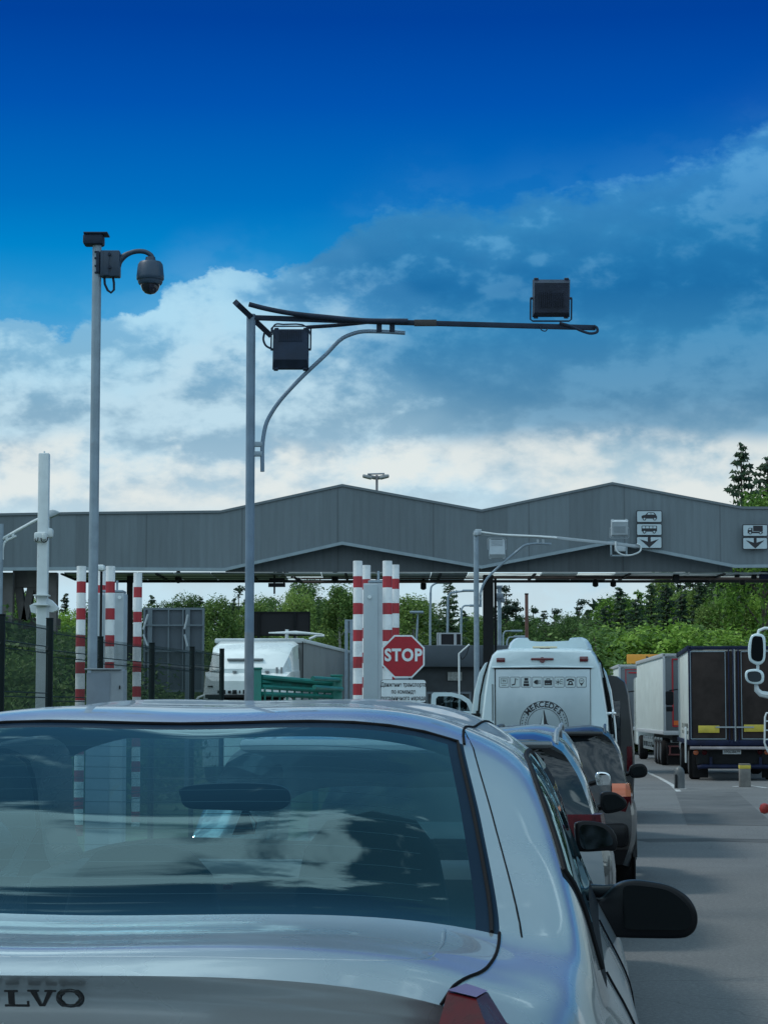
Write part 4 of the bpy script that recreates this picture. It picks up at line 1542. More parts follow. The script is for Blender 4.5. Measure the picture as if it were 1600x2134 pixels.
# ================================================================== tall hatchbacks and off-roaders
def suv(name, label, X, Y, head, W_, H_, L_, paint, glassm, tail='low', z=None, seatmat=None, rails=True, roofpaint=None, group='cars queueing ahead', belt=.58, rake=.30, cat='car', pitch=0.0):
    Mx, ang, z, ray = car_frame(X, Y, head, z, pitch)
    root = thing(name, label, cat, (X, Y, z), -ang, group)
    root.rotation_euler = (pitch, 0, -ang)
    h = W_ / 2
    B = H_ * belt + .02            # belt line
    SH = B - .14
    K6 = [(0, rake, H_ - .045), (0, rake + .25, H_ - .012), (0, 1.5, H_), (0, 2.2, H_ - .01), (0, L_ * .60, H_ - .10), (0, L_ * .74, B + .06), (0, L_ * .88, B - .02), (0, L_ - .04, B - .16)]
    K5 = [(.70 * h, rake - .01, H_ - .085), (.71 * h, rake + .2, H_ - .055), (.70 * h, 1.5, H_ - .04), (.70 * h, 2.2, H_ - .05), (.70 * h, L_ * .60 - .02, H_ - .14), (.80 * h, L_ * .74 - .05, B + .03), (.78 * h, L_ * .88, B - .05), (.60 * h, L_ - .10, B - .20)]
    K4 = [(.765 * h, rake + .02, H_ - .17), (.775 * h, rake + .2, H_ - .135), (.77 * h, 1.5, H_ - .12), (.765 * h, 2.2, H_ - .125), (.78 * h, L_ * .60 - .1, H_ - .20), (.90 * h, L_ * .73 - .1, B + .01), (.86 * h, L_ * .88, B - .08), (.68 * h, L_ - .14, B - .25)]
    K3 = [(.92 * h, .10, B), (.935 * h, .25, B), (.945 * h, 1.5, B), (.945 * h, 2.2, B - .005), (.94 * h, L_ * .60 - .1, B - .01), (.93 * h, L_ * .73 - .1, B - .03), (.89 * h, L_ * .88, B - .13), (.72 * h, L_ - .16, B - .30)]
    K2 = [(.955 * h, .06, SH), (.985 * h, .2, SH), (h, 1.5, SH), (h, 2.2, SH), (h, L_ * .60, SH), (.99 * h, L_ * .73, SH - .01), (.94 * h, L_ * .88, SH - .07), (.74 * h, L_ - .12, SH - .18)]
    K1 = [(.95 * h, .0, .55), (.985 * h, .16, .55), (h, 1.5, .55), (h, 2.2, .55), (h, L_ * .60, .55), (.99 * h, L_ * .73, .54), (.95 * h, L_ * .88, .52), (.76 * h, L_ - .06, .50)]
    K0 = [(.86 * h, .06, .30), (.90 * h, .2, .28), (.93 * h, 1.5, .26), (.93 * h, 2.2, .26), (.93 * h, L_ * .60, .26), (.93 * h, L_ * .73, .26), (.88 * h, L_ * .88, .28), (.70 * h, L_ - .10, .32)]
    lf = Loft([K0, K1, K2, K3, K4, K5, K6], 8, 6, sharp_k=(3,))

    def cl(t, k, side):
        if 4.12 < t < 4.95 and k > 4.6:
            return 'wind'
        if 1.1 < t < 4.75 and 3.15 < k < 3.85:
            return 'pillar' if (1.92 < t < 2.08 or 3.0 < t < 3.15) else 'side'
        if .95 < t < 4.9 and 3.0 < k < 4.05:
            return 'trim'
        if k < .5:
            return 'sill'
        return 'body'
    shl = lf.shell(cl)
    cen = [(.0, .32), (-.05, .55), (.0, SH), (.04, B), (rake - .06, H_ - .12), (rake, H_ - .045)]
    rows, ss = lf.cap(0, cen, p=2.4)
    for side in (1, -1):
        for i in range(len(rows) - 1):
            for j in range(len(ss) - 1):
                q = [rows[i][j], rows[i][j + 1], rows[i + 1][j + 1], rows[i + 1][j]]
                kk = (i + .5) / 6
                key = 'tailgate'
                if 3.05 < kk < 4.62 and ss[j] < .90:
                    key = 'rglass'
                if kk < 1.2:
                    key = 'sill' if kk < .6 else 'body'
                shl.setdefault(key, []).append([Vector((p.x * side, p.y, p.z)) for p in q])
    rows2, ss2 = lf.cap(-1, [(L_ - .02, .32), (L_ + .04, .5), (L_ + .02, SH - .18), (L_, B - .30), (L_ - .01, B - .24), (L_ - .04, B - .16)], p=2.4)
    for side in (1, -1):
        for i in range(len(rows2) - 1):
            for j in range(len(ss2) - 1):
                shl['body'].append([Vector((p.x * side, p.y, p.z)) for p in (rows2[i][j], rows2[i][j + 1], rows2[i + 1][j + 1], rows2[i + 1][j])])
    weld(shl, {'body': ('body', paint), 'tailgate': ('tailgate', paint), 'rglass': ('rear_window', glassm), 'wind': ('windshield', GLASS_FRONT), 'side': ('side_window', DARKGLASS),
               'pillar': ('window_pillar', PLASTIC), 'trim': ('window_trim', CHROME if rails else RUBSEAL), 'sill': ('lower_sill', PLASTIC)}, root, 45)
    # spoiler above the rear window
    b = MB()
    b.box((0, rake - .03, H_ - .045), (1.28 * h, .20, .05), .02)
    b.build('roof_spoiler', roofpaint or paint, root)
    if rails:
        for side in (1, -1):
            b = MB()
            b.tube([(side * .66 * h, rake + .12, H_ - .05), (side * .66 * h, rake + .26, H_ + .000), (side * .66 * h, rake + .55, H_ + .030), (side * .66 * h, 2.0, H_ + .040), (side * .66 * h, L_ * .54, H_ + .02), (side * .66 * h, L_ * .57, H_ - .03)], .017, 8)
            b.build('roof_rail', rails if not isinstance(rails, bool) else ALU, root)
    # lights
    for side in (1, -1):
        if tail == 'tall':                 # narrow column beside the window: amber over red
            parts = [('tail_light', TAIL, SH - .12, B - .04), ('indicator_lamp', TAILORANGE, B - .05, B + .10)]
        elif tail == 'wrap':
            parts = [('tail_light', TAIL, B - .09, B + .045)]
        else:
            parts = [('tail_light', TAIL, B - .25, B + .02)]
        for nm, mt, za, zb in parts:
            b = MB()
            inn = .64 if tail == 'wrap' else .74
            rw = []
            for zz in (za, (za + zb) / 2, zb):
                off = .0 if zz < B else (zz - B) * .6
                rw.append([Vector((side * inn * h, .02 + off, zz)), Vector((side * .90 * h, .035 + off, zz)), Vector((side * (.965 - off * .4) * h, .09 + off, zz)), Vector((side * (.99 - off * .5) * h, .30 + off, zz)), Vector((side * .8 * h, .30 + off, zz))])
            b.grid(rw, True)
            b.f.append((0, 1, 2, 3, 4))
            b.f.append((10, 11, 12, 13, 14))
            b.build(nm, mt, root, 30)
    b = MB()
    b.box((0, .015, .62), (1.86 * h, .16, .26), .06)
    b.build('rear_bumper', paint if tail != 'tall' else PLASTIC, root)
    b = MB()
    b.box((0, -.05, .80), (.52, .02, .115), .004)
    b.build('number_plate', SIGNWHITE, root)
    for sx_ in (1, -1):
        for yy in (.86, L_ - .95):
            wheel(root, sx_ * (h - .10), yy, .35, .235, sx_)
    # arch lips
    for sx_ in (1, -1):
        for yy in (.86, L_ - .95):
            b = MB()
            pts = [(sx_ * (h + .004), yy + math.cos(a) * .40, .36 + math.sin(a) * .40) for a in [i * math.pi / 12 for i in range(13)]]
            b.tube(pts, .03, 6)
            b.lathe([(.39, -.004), (.39, .004)], (sx_ * (h - .002), yy, .36), 'x', 24)
            b.build('wheel_arch', PLASTIC, root)
    return root, ray


def side_mirror_pair(root, h, v, z, ray, out, glass, depth, house, gm, arm_z=None):
    """right mirror from its outline, and a matching left one"""
    m_ = door_mirror(root, out, glass, ray, v, depth, house, None, gm)
    c = sum((ray(px, py, v) for px, py in out), Vector()) / len(out)
    b = MB()
    b.tube([Vector((h - .08, v + .06, c.z - .05)), Vector((c.x - .08, v + .05, c.z - .03)), Vector((c.x, v + .05, c.z))], .028, 8)
    b.build('mirror_foot', PLASTIC, root)
    me = m_.copy()
    me.name = 'door_mirror'
    col.objects.link(me)
    me.parent = root
    me.scale = (-1, 1, 1)
    for ch_ in list(m_.children):
        cc_ = ch_.copy()
        col.objects.link(cc_)
        cc_.parent = me
    return m_


# small pale hatchback directly ahead of the saloon
car1, ray1 = suv('hatchback_car', 'pale silver hatchback just ahead of the saloon, seen through its windows, black door mirror', -.06, 8.55, HEAD, 1.66, 1.50, 3.9, PAINT_CHAMP, glass_mat('grey_side_glass', (.35, .45, .47), .35, rough=.02), 'low', rails=False, belt=.60, rake=.30, z=-.12, pitch=-.06)
side_mirror_pair(car1, .83, 2.35, 1, ray1, [(1198, 1722), (1206, 1712), (1232, 1711), (1262, 1718), (1280, 1735), (1286, 1756), (1282, 1772), (1262, 1773), (1212, 1775), (1203, 1766)],
                 [(1208, 1724), (1232, 1719), (1258, 1726), (1272, 1742), (1276, 1758), (1262, 1764), (1214, 1768)], .09, PLASTIC, MIRROR_DARK)
# silver off-roader
car2, ray2 = suv('suv_car', 'silver SUV with black rear window and bright red tail light, second car past the saloon', .42, 13.8, HEAD, 1.86, 1.79, 4.4, PAINT_SILVER2, DARKGLASS, 'wrap', belt=.705, rake=.42)
side_mirror_pair(car2, .93, 3.2, 1, ray2, [(1251, 1656), (1262, 1650), (1282, 1652), (1298, 1662), (1306, 1674), (1302, 1684), (1286, 1692), (1262, 1695), (1252, 1682)],
                 [(1256, 1660), (1280, 1656), (1294, 1665), (1300, 1674), (1292, 1683), (1260, 1687)], .10, PLASTIC, MIRROR_DARK)
# pale people carrier
car3, ray3 = suv('people_carrier', 'pale silver people carrier with a small square chrome mirror, between the two SUVs', .86, 18.9, HEAD, 1.80, 1.80, 4.4, PAINT_CHAMP, DARKGLASS, 'low', belt=.62, rake=.36)
side_mirror_pair(car3, .90, 3.2, 1, ray3, [(1243, 1611), (1258, 1609), (1270, 1615), (1272, 1632), (1266, 1638), (1247, 1637), (1241, 1626)],
                 [(1246, 1614), (1258, 1612), (1267, 1617), (1269, 1631), (1264, 1635), (1248, 1634)], .07, CHROME, MIRROR)
# black off-roader
car4, ray4 = suv('suv_car', 'black SUV with tall amber and red tail lights, right behind the white van', 1.80, 24.7, .098, 1.82, 1.76, 4.4, PAINT_BLACK, DARKGLASS, 'tall', rails=mat('dark_rail', (.02, .022, .025), .3), belt=.60, rake=.34)
side_mirror_pair(car4, .91, 2.9, 1, ray4, [(1312, 1600), (1320, 1593), (1338, 1592), (1347, 1600), (1348, 1612), (1340, 1620), (1318, 1621), (1311, 1612)],
                 [(1317, 1602), (1336, 1597), (1343, 1604), (1342, 1613), (1320, 1616)], .09, PLASTIC, MIRROR_DARK)
# ================================================================== white passenger van
VX, VY = 2.16, 31.0
Mx, ang, z, rayv = car_frame(VX, VY, .098, -.5)
van = thing('passenger_van', 'tall white passenger van with pictogram stickers and a round emblem on its rear panel', 'van', (VX, VY, z), -ang, 'vehicles queueing ahead')
hb = [(.88, .30), (.99, .5), (1.025, .9), (1.03, 1.25), (1.01, 1.75), (.95, 2.25), (.88, 2.50), (.80, 2.63), (.64, 2.70), (.3, 2.735), (0, 2.745)]


def ring_from(half, v, sc=1.0, dz=0):
    pts = [Vector((x * sc, v, zz + dz)) for x, zz in half]
    full = pts + [Vector((-p.x, p.y, p.z)) for p in reversed(pts[:-1])]
    return full


b = MB()
rows = [ring_from(hb, v, s_) for v, s_ in ((.38, .985), (.42, 1.0), (1.5, 1.0), (3.0, 1.0), (4.6, 1.0))]
fr = [(.86, .30), (.95, .5), (.98, .9), (.96, 1.2), (.86, 1.5), (.74, 1.9), (.66, 2.1), (.55, 2.2), (.4, 2.24), (.2, 2.26), (0, 2.27)]
rows.append(ring_from(fr, 5.5))
rows.append(ring_from([(x * .95, min(zz, 1.25 + (zz - 1.25) * .2)) for x, zz in fr], 6.1))
rows.append(ring_from([(x * .8, min(zz, .95)) for x, zz in fr], 6.5))
b.grid(rows)
n_ = len(rows[0])
b.f.append(tuple(range(n_)))
b.f.append(tuple(7 * n_ + i for i in range(n_))[::-1])
b.build('body', PAINT_WHITE, van, 35)
# rear end cap, a little narrower than the body
cap_px = [(1000, 1560), (1002, 1497), (1009, 1440), (1017, 1387), (1024, 1366), (1034, 1356), (1060, 1353), (1134, 1351), (1208, 1353), (1232, 1356), (1240, 1366), (1248, 1387), (1257, 1440), (1266, 1497), (1268, 1560)]
cp = [rayv(px, py, 0.0) for px, py in cap_px]
cp[0] = Vector((cp[0].x - .01, 0, .95))
cp[-1] = Vector((cp[-1].x + .01, 0, .95))
cp = [Vector((cp[0].x + .04, 0, .35))] + cp + [Vector((cp[-1].x - .04, 0, .35))]
cen_ = Vector((sum(p.x for p in cp) / len(cp), 0, 1.55))
b = MB()
rws = []
for v, sc in ((-.02, .965), (-.005, .985), (.03, .997), (.10, 1.0), (.40, 1.015)):
    rws.append([cen_ + (p - cen_) * sc + Vector((0, v, 0)) for p in cp])
b.grid(rws, True)
n_ = len(cp)
b.f.append(tuple(range(n_)))
b.f.append(tuple(4 * n_ + i for i in range(n_))[::-1])
b.build('rear_cap', PAINT_WHITE, van, 30)
vf = -.022                                          # plane of the rear face
# framed panel over the old rear window
A, B_ = rayv(1032, 1395, vf), rayv(1230, 1560, vf)
b = MB()
b.box(((A.x + B_.x) / 2, vf - .004, (A.z + B_.z) / 2), (B_.x - A.x, .012, A.z - B_.z), .004)
b.build('rear_panel', mat('panel_grey_white', (.40, .49, .53), .2, .1, .6, vary=(1, .05)), van)
b = MB()
b.box(((A.x + B_.x) / 2, vf - .005, A.z + .010), (B_.x - A.x + .04, .02, .018), .002)
b.box((A.x - .004, vf - .005, (A.z + B_.z) / 2), (.012, .016, A.z - B_.z))
b.box((B_.x + .004, vf - .003, (A.z + B_.z) / 2), (.005, .012, A.z - B_.z))
q = rayv(1026, 1430, vf)
b.box((q.x, vf, q.z - .22), (.010, .014, .5))
b.build('panel_gasket', RUBSEAL, van)
b = MB()
b.tube([rayv(1024, 1391, vf), rayv(1134, 1389, vf), rayv(1236, 1391, vf)], .014, 6)
b.build('rain_gutter', PAINT_WHITE, van)
# side seam lines and hinges
b = MB()
for sgn, pts in ((-1, [(1022, 1366), (1008, 1410), (1000, 1450), (990, 1560)]), (1, [(1238, 1362), (1252, 1380), (1258, 1408), (1268, 1450), (1276, 1500), (1282, 1560)])):
    b.tube([rayv(px, py, .36) for px, py in pts], .012, 6)
    b.build('side_gasket', RUBSEAL, van)
    b = MB()
b.tube([rayv(1258, 1412, .34), rayv(1267, 1470, .34), rayv(1274, 1530, .34)], .022, 6)
b.build('side_gasket', RUBSEAL, van)
for px, py in ((1273, 1487), (991, 1490)):
    p = rayv(px, py, .30)
    b = MB()
    b.box(p, (.13, .05, .045), .01).box(p + Vector((.02, -.01, 0)), (.03, .07, .12), .01)
    b.build('hinge', CHROME if px > 1100 else BLACKSTEEL, van)
# lights
for px0, px1, py0, py1, nm in ((1034, 1052, 1371, 1380, 'marker_light'), (1207, 1225, 1368, 1379, 'marker_light'), (1106, 1153, 1371, 1376, 'brake_light')):
    A, B_ = rayv(px0, py0, vf), rayv(px1, py1, vf)
    b = MB()
    b.box(((A.x + B_.x) / 2, vf - .005, (A.z + B_.z) / 2), (B_.x - A.x, .035, A.z - B_.z), .008)
    if nm == 'brake_light':
        c_ = (A + B_) / 2
        b.lathe([(.04, -.015), (.04, .012)], (c_.x, vf - .005, c_.z - .012), 'y', 12)
    b.build(nm, mat('dark_red_lens', (.10, .004, .010), .2, 0, 1), van)
p = rayv(1135, 1354, .05)
b = MB()
b.box(p, (.145, .06, .03), .008)
b.build('high_brake_light', TAIL, van)
b = MB()
p = rayv(1135, 1349, .15)
b.box(p, (.34, .10, .025), .008)
b.build('roof_lamp', mat('cream_lens', (.6, .55, .38), .4), van)
# rooftop air conditioner
acp = [(1058, 1352), (1062, 1340), (1070, 1332), (1078, 1329), (1098, 1329), (1101, 1335), (1120, 1337), (1150, 1337), (1188, 1335), (1191, 1329), (1212, 1328), (1222, 1332), (1229, 1342), (1232, 1353)]
pl = [rayv(px, py, .7) for px, py in acp]
b = MB()
c_ = Vector((0.0, 0, pl[0].z))
rws = []
for v, sc in ((.62, .93), (.70, 1), (1.5, 1.02), (2.1, .96), (2.3, .8)):
    rws.append([Vector((c_.x + (p.x - c_.x) * sc, v, c_.z + (p.z - c_.z) * sc)) for p in pl])
b.grid(rws)
n_ = len(pl)
b.f.append(tuple(range(n_)))
b.f.append(tuple(4 * n_ + i for i in range(n_))[::-1])
b.build('air_conditioner', PAINT_WHITE, van, 35)
# pictogram stickers
vs = vf - .0115
b_tile, b_blk = MB(), MB()
px_m = 1 / 151.6


def spt(px, py, lift=0.0):
    p = rayv(px, py, vs)
    return Vector((p.x, vs - lift, p.z))


def sprism(bb, pts, lift):
    c3 = [spt(px, py) for px, py in pts]
    bb.prism([(p.x, p.z) for p in c3], vs - lift, vs - lift + .0012)


def rrect(x0, y0, x1, y1, r):
    out = []
    for cx, cy, a0 in ((x1 - r, y0 + r, -90), (x1 - r, y1 - r, 0), (x0 + r, y1 - r, 90), (x0 + r, y0 + r, 180)):
        for k in range(4):
            a = math.radians(a0 + 30 * k)
            out.append((cx + r * math.cos(a), cy + r * math.sin(a)))
    return out


def frame_px(bb, x0, y0, x1, y1, w_, lift):
    for r_ in ((x0, y0, x1, y0 + w_), (x0, y1 - w_, x1, y1), (x0, y0 + w_, x0 + w_, y1 - w_), (x1 - w_, y0 + w_, x1, y1 - w_)):
        sprism(bb, [(r_[0], r_[1]), (r_[2], r_[1]), (r_[2], r_[3]), (r_[0], r_[3])], lift)


tiles = []
for k in range(8):
    x0 = 1039.5 + k * 23.0
    x1, y0, y1 = x0 + 20.5, 1410.5, 1432.5
    sprism(b_blk, rrect(x0, y0, x1, y1, 2), .0010)
    sprism(b_tile, rrect(x0 + .9, y0 + .9, x1 - .9, y1 - .9, 1.6), .0025)
    tiles.append((x0 + 1.5, y0 + 2))
R = lambda x0, y0, x1, y1: [(x0, y0), (x1, y0), (x1, y1), (x0, y1)]
G_ = lambda poly, lift=.004: sprism(b_blk, poly, lift)
ox, oy = tiles[0]                      # TV
frame_px(b_blk, ox + 2, oy + 1.5, ox + 15.5, oy + 12, .7, .004)
p = spt(ox + 8.8, oy + 6.8)
b_blk.text('TV', 6.2 * px_m, p + Vector((0, -.005, 0)), depth=.001, bold=.0012)
G_(R(ox + 4, oy + 15, ox + 13.5, oy + 16))
ox, oy = tiles[1]                      # seat
G_([(ox + 9, oy + 1), (ox + 11, oy + 1), (ox + 9, oy + 14), (ox + 7, oy + 14)])
G_([(ox + 1.5, oy + 14), (ox + 8, oy + 12), (ox + 9, oy + 14.5), (ox + 2, oy + 16.5)])
G_([(ox + 11.5, oy + 2), (ox + 15, oy + 4), (ox + 14.6, oy + 5), (ox + 11.5, oy + 3)])
ox, oy = tiles[2]                      # seat with belt / fridge
G_(R(ox + 5, oy + .5, ox + 13, oy + 6)), G_(R(ox + 4, oy + 7, ox + 14, oy + 11)), G_(R(ox + 3, oy + 12, ox + 15, oy + 17.5))
ox, oy = tiles[3]                      # plug
G_([(ox + 1, oy + 9), (ox + 5, oy + 5), (ox + 10, oy + 4), (ox + 10, oy + 14), (ox + 5, oy + 13)])
G_(R(ox + 10.8, oy + 5, ox + 12, oy + 13)), G_(R(ox + 12, oy + 6, ox + 16.5, oy + 7)), G_(R(ox + 12, oy + 11, ox + 16.5, oy + 12)), G_([(ox + 13.5, oy + 8), (ox + 16, oy + 9), (ox + 13.5, oy + 10)])
ox, oy = tiles[4]                      # case
G_(R(ox + 1, oy + 5, ox + 16.5, oy + 15.5)), G_(R(ox + 5, oy + 1.5, ox + 12.5, oy + 2.7)), G_(R(ox + 5, oy + 2, ox + 6.2, oy + 5)), G_(R(ox + 11.3, oy + 2, ox + 12.5, oy + 5))
for xx in (3, 6.6, 10.2):
    sprism(b_tile, R(ox + xx, oy + 12, ox + xx + 2.6, oy + 13), .0055)
ox, oy = tiles[5]                      # snowflake and air lines
for a in (0, 60, 120):
    ca, sa = math.cos(math.radians(a + 90)), math.sin(math.radians(a + 90))
    cx, cy = ox + 6, oy + 9
    G_([(cx - ca * 6 - sa * .55, cy - sa * 6 + ca * .55), (cx + ca * 6 - sa * .55, cy + sa * 6 + ca * .55), (cx + ca * 6 + sa * .55, cy + sa * 6 - ca * .55), (cx - ca * 6 + sa * .55, cy - sa * 6 - ca * .55)], .004 + a * 5e-6)
for yy in (4, 8.4, 12.6):
    G_([(ox + 10, oy + yy), (ox + 13, oy + yy - 1), (ox + 16.5, oy + yy), (ox + 16.5, oy + yy + 1), (ox + 13, oy + yy), (ox + 10, oy + yy + 1)])
ox, oy = tiles[6]                      # telephone
G_([(ox + .8, oy + 7), (ox + 1.5, oy + 3.5), (ox + 6, oy + 1.5), (ox + 12, oy + 1.5), (ox + 16.3, oy + 3.5), (ox + 17, oy + 7), (ox + 13, oy + 7), (ox + 12, oy + 4.6), (ox + 6, oy + 4.6), (ox + 5, oy + 7)])
G_([(ox + 6.5, oy + 6), (ox + 11.5, oy + 6), (ox + 15.5, oy + 15.5), (ox + 2.5, oy + 15.5)])
sprism(b_tile, R(ox + 7.2, oy + 9, ox + 10.8, oy + 12.6), .0055)
ox, oy = tiles[7]                      # map pin
ringo = [(ox + 9 + 5.6 * math.cos(a), oy + 6.6 + 5.6 * math.sin(a)) for a in [i * .3927 for i in range(16)]]
G_([(ox + 4.5, oy + 10), (ox + 13.5, oy + 10), (ox + 9, oy + 17.5)], .0038)
G_(ringo, .0042)
sprism(b_tile, [(ox + 9 + 4.6 * math.cos(a), oy + 6.6 + 4.6 * math.sin(a)) for a in [i * .3927 for i in range(16)]], .0058)
p = spt(ox + 9, oy + 6.6)
b_blk.text('GPS', 4.0 * px_m, p + Vector((0, -.0075, 0)), depth=.001)
tl = b_tile.build('pictogram_sticker', mat('sticker_pale', (.52, .62, .64), .4), van, None)
b_blk.build('pictogram', SIGNBLACK, tl, None)
# ring emblem with arched word and compass star
ce = spt(1133, 1511)
ro, ri = 50 * px_m, 34 * px_m
eb = MB()


def arc_ring(r0, r1, lift, a0=0, a1=360, n=60):
    for k in range(n):
        t0, t1 = math.radians(a0 + (a1 - a0) * k / n), math.radians(a0 + (a1 - a0) * (k + 1) / n)
        eb.prism([(ce.x + r0 * math.cos(t0), ce.z + r0 * math.sin(t0)), (ce.x + r1 * math.cos(t0), ce.z + r1 * math.sin(t0)), (ce.x + r1 * math.cos(t1), ce.z + r1 * math.sin(t1)), (ce.x + r0 * math.cos(t1), ce.z + r0 * math.sin(t1))], vs - lift, vs - lift + .001)


arc_ring(ro - .008, ro, .002)
arc_ring(ri - .004, ri + .003, .002)
rm = (ro + ri) / 2
wordm = 'MERCEDES'
for k, chx in enumerate(wordm):
    a = math.radians(90 + 50 - 100 * k / (len(wordm) - 1))
    X_ = Vector((math.sin(a), 0, -math.cos(a)))
    Z_ = Vector((math.cos(a), 0, math.sin(a)))
    eb.text(chx, .105, (ce.x + rm * math.cos(a), vs - .002, ce.z + rm * math.sin(a)), X_, Z_, .001, bold=.0028)
for sgn in (-1, 1):                      # leaf sprigs at the ends of the word
    for k in range(9):
        a = math.radians(90 + sgn * (58 + k * 4.0))
        rr_ = rm + (.022 if k % 2 else -.022)
        cxx, czz = ce.x + rr_ * math.cos(a), ce.z + rr_ * math.sin(a)
        t = Vector((-math.sin(a), 0, math.cos(a))) * .026 + Vector((math.cos(a), 0, math.sin(a))) * (.016 if k % 2 else -.016)
        nn_ = Vector((t.z, 0, -t.x)).normalized() * .007
        c3 = Vector((cxx, 0, czz))
        eb.prism([(q.x, q.z) for q in (c3 - t * .5, c3 + nn_, c3 + t * .6, c3 - nn_)], vs - .0032, vs - .0022)
eb.prism([(ce.x - .055, ce.z - .02), (ce.x, ce.z + ri - .01), (ce.x, ce.z - .02)], vs - .0032, vs - .002)
eb.prism([(ce.x, ce.z - .02), (ce.x, ce.z + ri - .01), (ce.x + .055, ce.z - .02)], vs - .0032, vs - .002)
for a in (210, 330):
    a = math.radians(a)
    d_ = Vector((math.cos(a), 0, math.sin(a)))
    n2 = Vector((-d_.z, 0, d_.x)) * .05
    c3 = Vector((ce.x, 0, ce.z))
    eb.prism([(q.x, q.z) for q in (c3 - n2, c3 + d_ * (ri - .01), c3 + n2)], vs - .0044, vs - .0034)
eb.build('ring_emblem', SIGNBLACK, van, None)
wb = MB()
wb.prism([(ce.x - .046, ce.z - .015), (ce.x - .004, ce.z + ri - .035), (ce.x - .004, ce.z - .015)], vs - .0045, vs - .0035)
wb.build('emblem_highlight', mat('sticker_pale', (.5, .6, .62), .4), van, None)
# bumper, wheels, lamps low down
b = MB()
b.box((0, -.02, .50), (1.84, .2, .22), .05)
b.build('rear_bumper', PLASTIC, van)
for s_ in (1, -1):
    b = MB()
    b.box((s_ * .86, -.0, .95), (.13, .06, .36), .02)
    b.build('tail_light', TAIL, van)
    for yy in (1.35, 5.5):
        wheel(van, s_ * .88, yy, .36, .24, s_)
    b = MB()
    for y0_, y1_ in ((.75, 2.2), (2.3, 3.6), (3.7, 4.7)):
        b.grid([[Vector((s_ * 1.034, y0_, 1.30)), Vector((s_ * 1.034, y1_, 1.30))], [Vector((s_ * 1.018, y0_, 1.75)), Vector((s_ * 1.018, y1_, 1.75))], [Vector((s_ * .974, y0_, 2.12)), Vector((s_ * .974, y1_, 2.12))]])
    b.build('side_window', DARKGLASS, van)
# opened driver's door sticking out on the left
dv = 3.6
dp = [rayv(px, py, dv) for px, py in ((897, 1482), (899, 1447), (903, 1443), (940, 1443), (962, 1448), (978, 1458), (988, 1474), (990, 1490))]
dp += [Vector((dp[-1].x, dv, .75)), Vector((dp[0].x, dv, .75))]
gp = [rayv(px, py, dv) for px, py in ((908, 1484), (908, 1456), (913, 1451), (940, 1451), (958, 1456), (972, 1465), (980, 1484))]
b = MB()
# frame around the opening, as a ring of quads
def ring_plate(outer, inner, y, th):
    n = min(len(outer), len(inner))
    for i in range(n - 1):
        q = [outer[i], outer[i + 1], inner[i + 1], inner[i]]
        b.add([Vector((p.x, y, p.z)) for p in q] + [Vector((p.x, y + th, p.z)) for p in q], [(0, 1, 2, 3), (7, 6, 5, 4), (0, 4, 5, 1), (1, 5, 6, 2), (2, 6, 7, 3), (3, 7, 4, 0)])
ring_plate(dp[:2] + dp[2:8], [gp[0], gp[1], gp[2], gp[3], gp[4], gp[5], gp[6], gp[6]], dv, .05)
b.box(((dp[0].x + dp[7].x) / 2, dv + .025, (dp[0].z + .75) / 2), (dp[7].x - dp[0].x, .06, dp[0].z - .75), .02)
dr = b.build('open_door', PAINT_WHITE, van, 35)
b = MB()
b.v = [tuple(p + Vector((0, .02, 0))) for p in gp]
b.f = [tuple(range(len(gp)))]
b.build('door_glass', GLASS_SIDE, dr, None)

# ================================================================== dark van ahead
bx, by = 3.42, 40.0
dvn = thing('dark_van', 'dark van mostly hidden in front of the white passenger van', 'van', (bx, by, -.5), -math.atan(.095), 'vehicles queueing ahead')
b = MB()
hb2 = [(.84, .30), (.96, .5), (.99, .9), (.99, 1.25), (.95, 1.75), (.90, 2.25), (.84, 2.48), (.70, 2.58), (.4, 2.62), (0, 2.63)]
rows = [ring_from(hb2, v, s_) for v, s_ in ((0, .97), (.06, 1.0), (2.4, 1.0), (4.2, 1.0))]
b.grid(rows)
n_ = len(rows[0])
b.f.append(tuple(range(n_)))
b.f.append(tuple(3 * n_ + i for i in range(n_))[::-1])
rows = [ring_from([(x * .98, min(zz, 1.3)) for x, zz in hb2], 5.2)]
b.box((0, 4.7, .85), (1.8, 1.2, .95), .15)
b.build('body', PAINT_BLACK, dvn, 35)
b = MB()
b.grid([[Vector((.998, .3, 1.30)), Vector((.998, 3.9, 1.30))], [Vector((.958, .3, 1.80)), Vector((.958, 3.9, 1.80))], [Vector((.912, .3, 2.2)), Vector((.912, 3.9, 2.2))]])
b.build('side_window', DARKGLASS, dvn)
b = MB()
b.box((0, -.01, 1.75), (1.5, .03, .8), .02)
b.build('rear_window', DARKGLASS, dvn)
for s_ in (1, -1):
    for yy in (.95, 4.4):
        wheel(dvn, s_ * .86, yy, .34, .23, s_)
    b = MB()
    b.box((s_ * .90, .0, 1.1), (.10, .06, .5), .02)
    b.build('tail_light', TAIL, dvn)

# ================================================================== lorries
def lorry_axle(root, ys, hw, r=.5, wd=.34):
    for yy in ys:
        for s_ in (1, -1):
            wheel(root, s_ * (hw - wd / 2 - .02), yy, r, wd, s_, mat('lorry_rim', (.12, .13, .14), .5, .4))


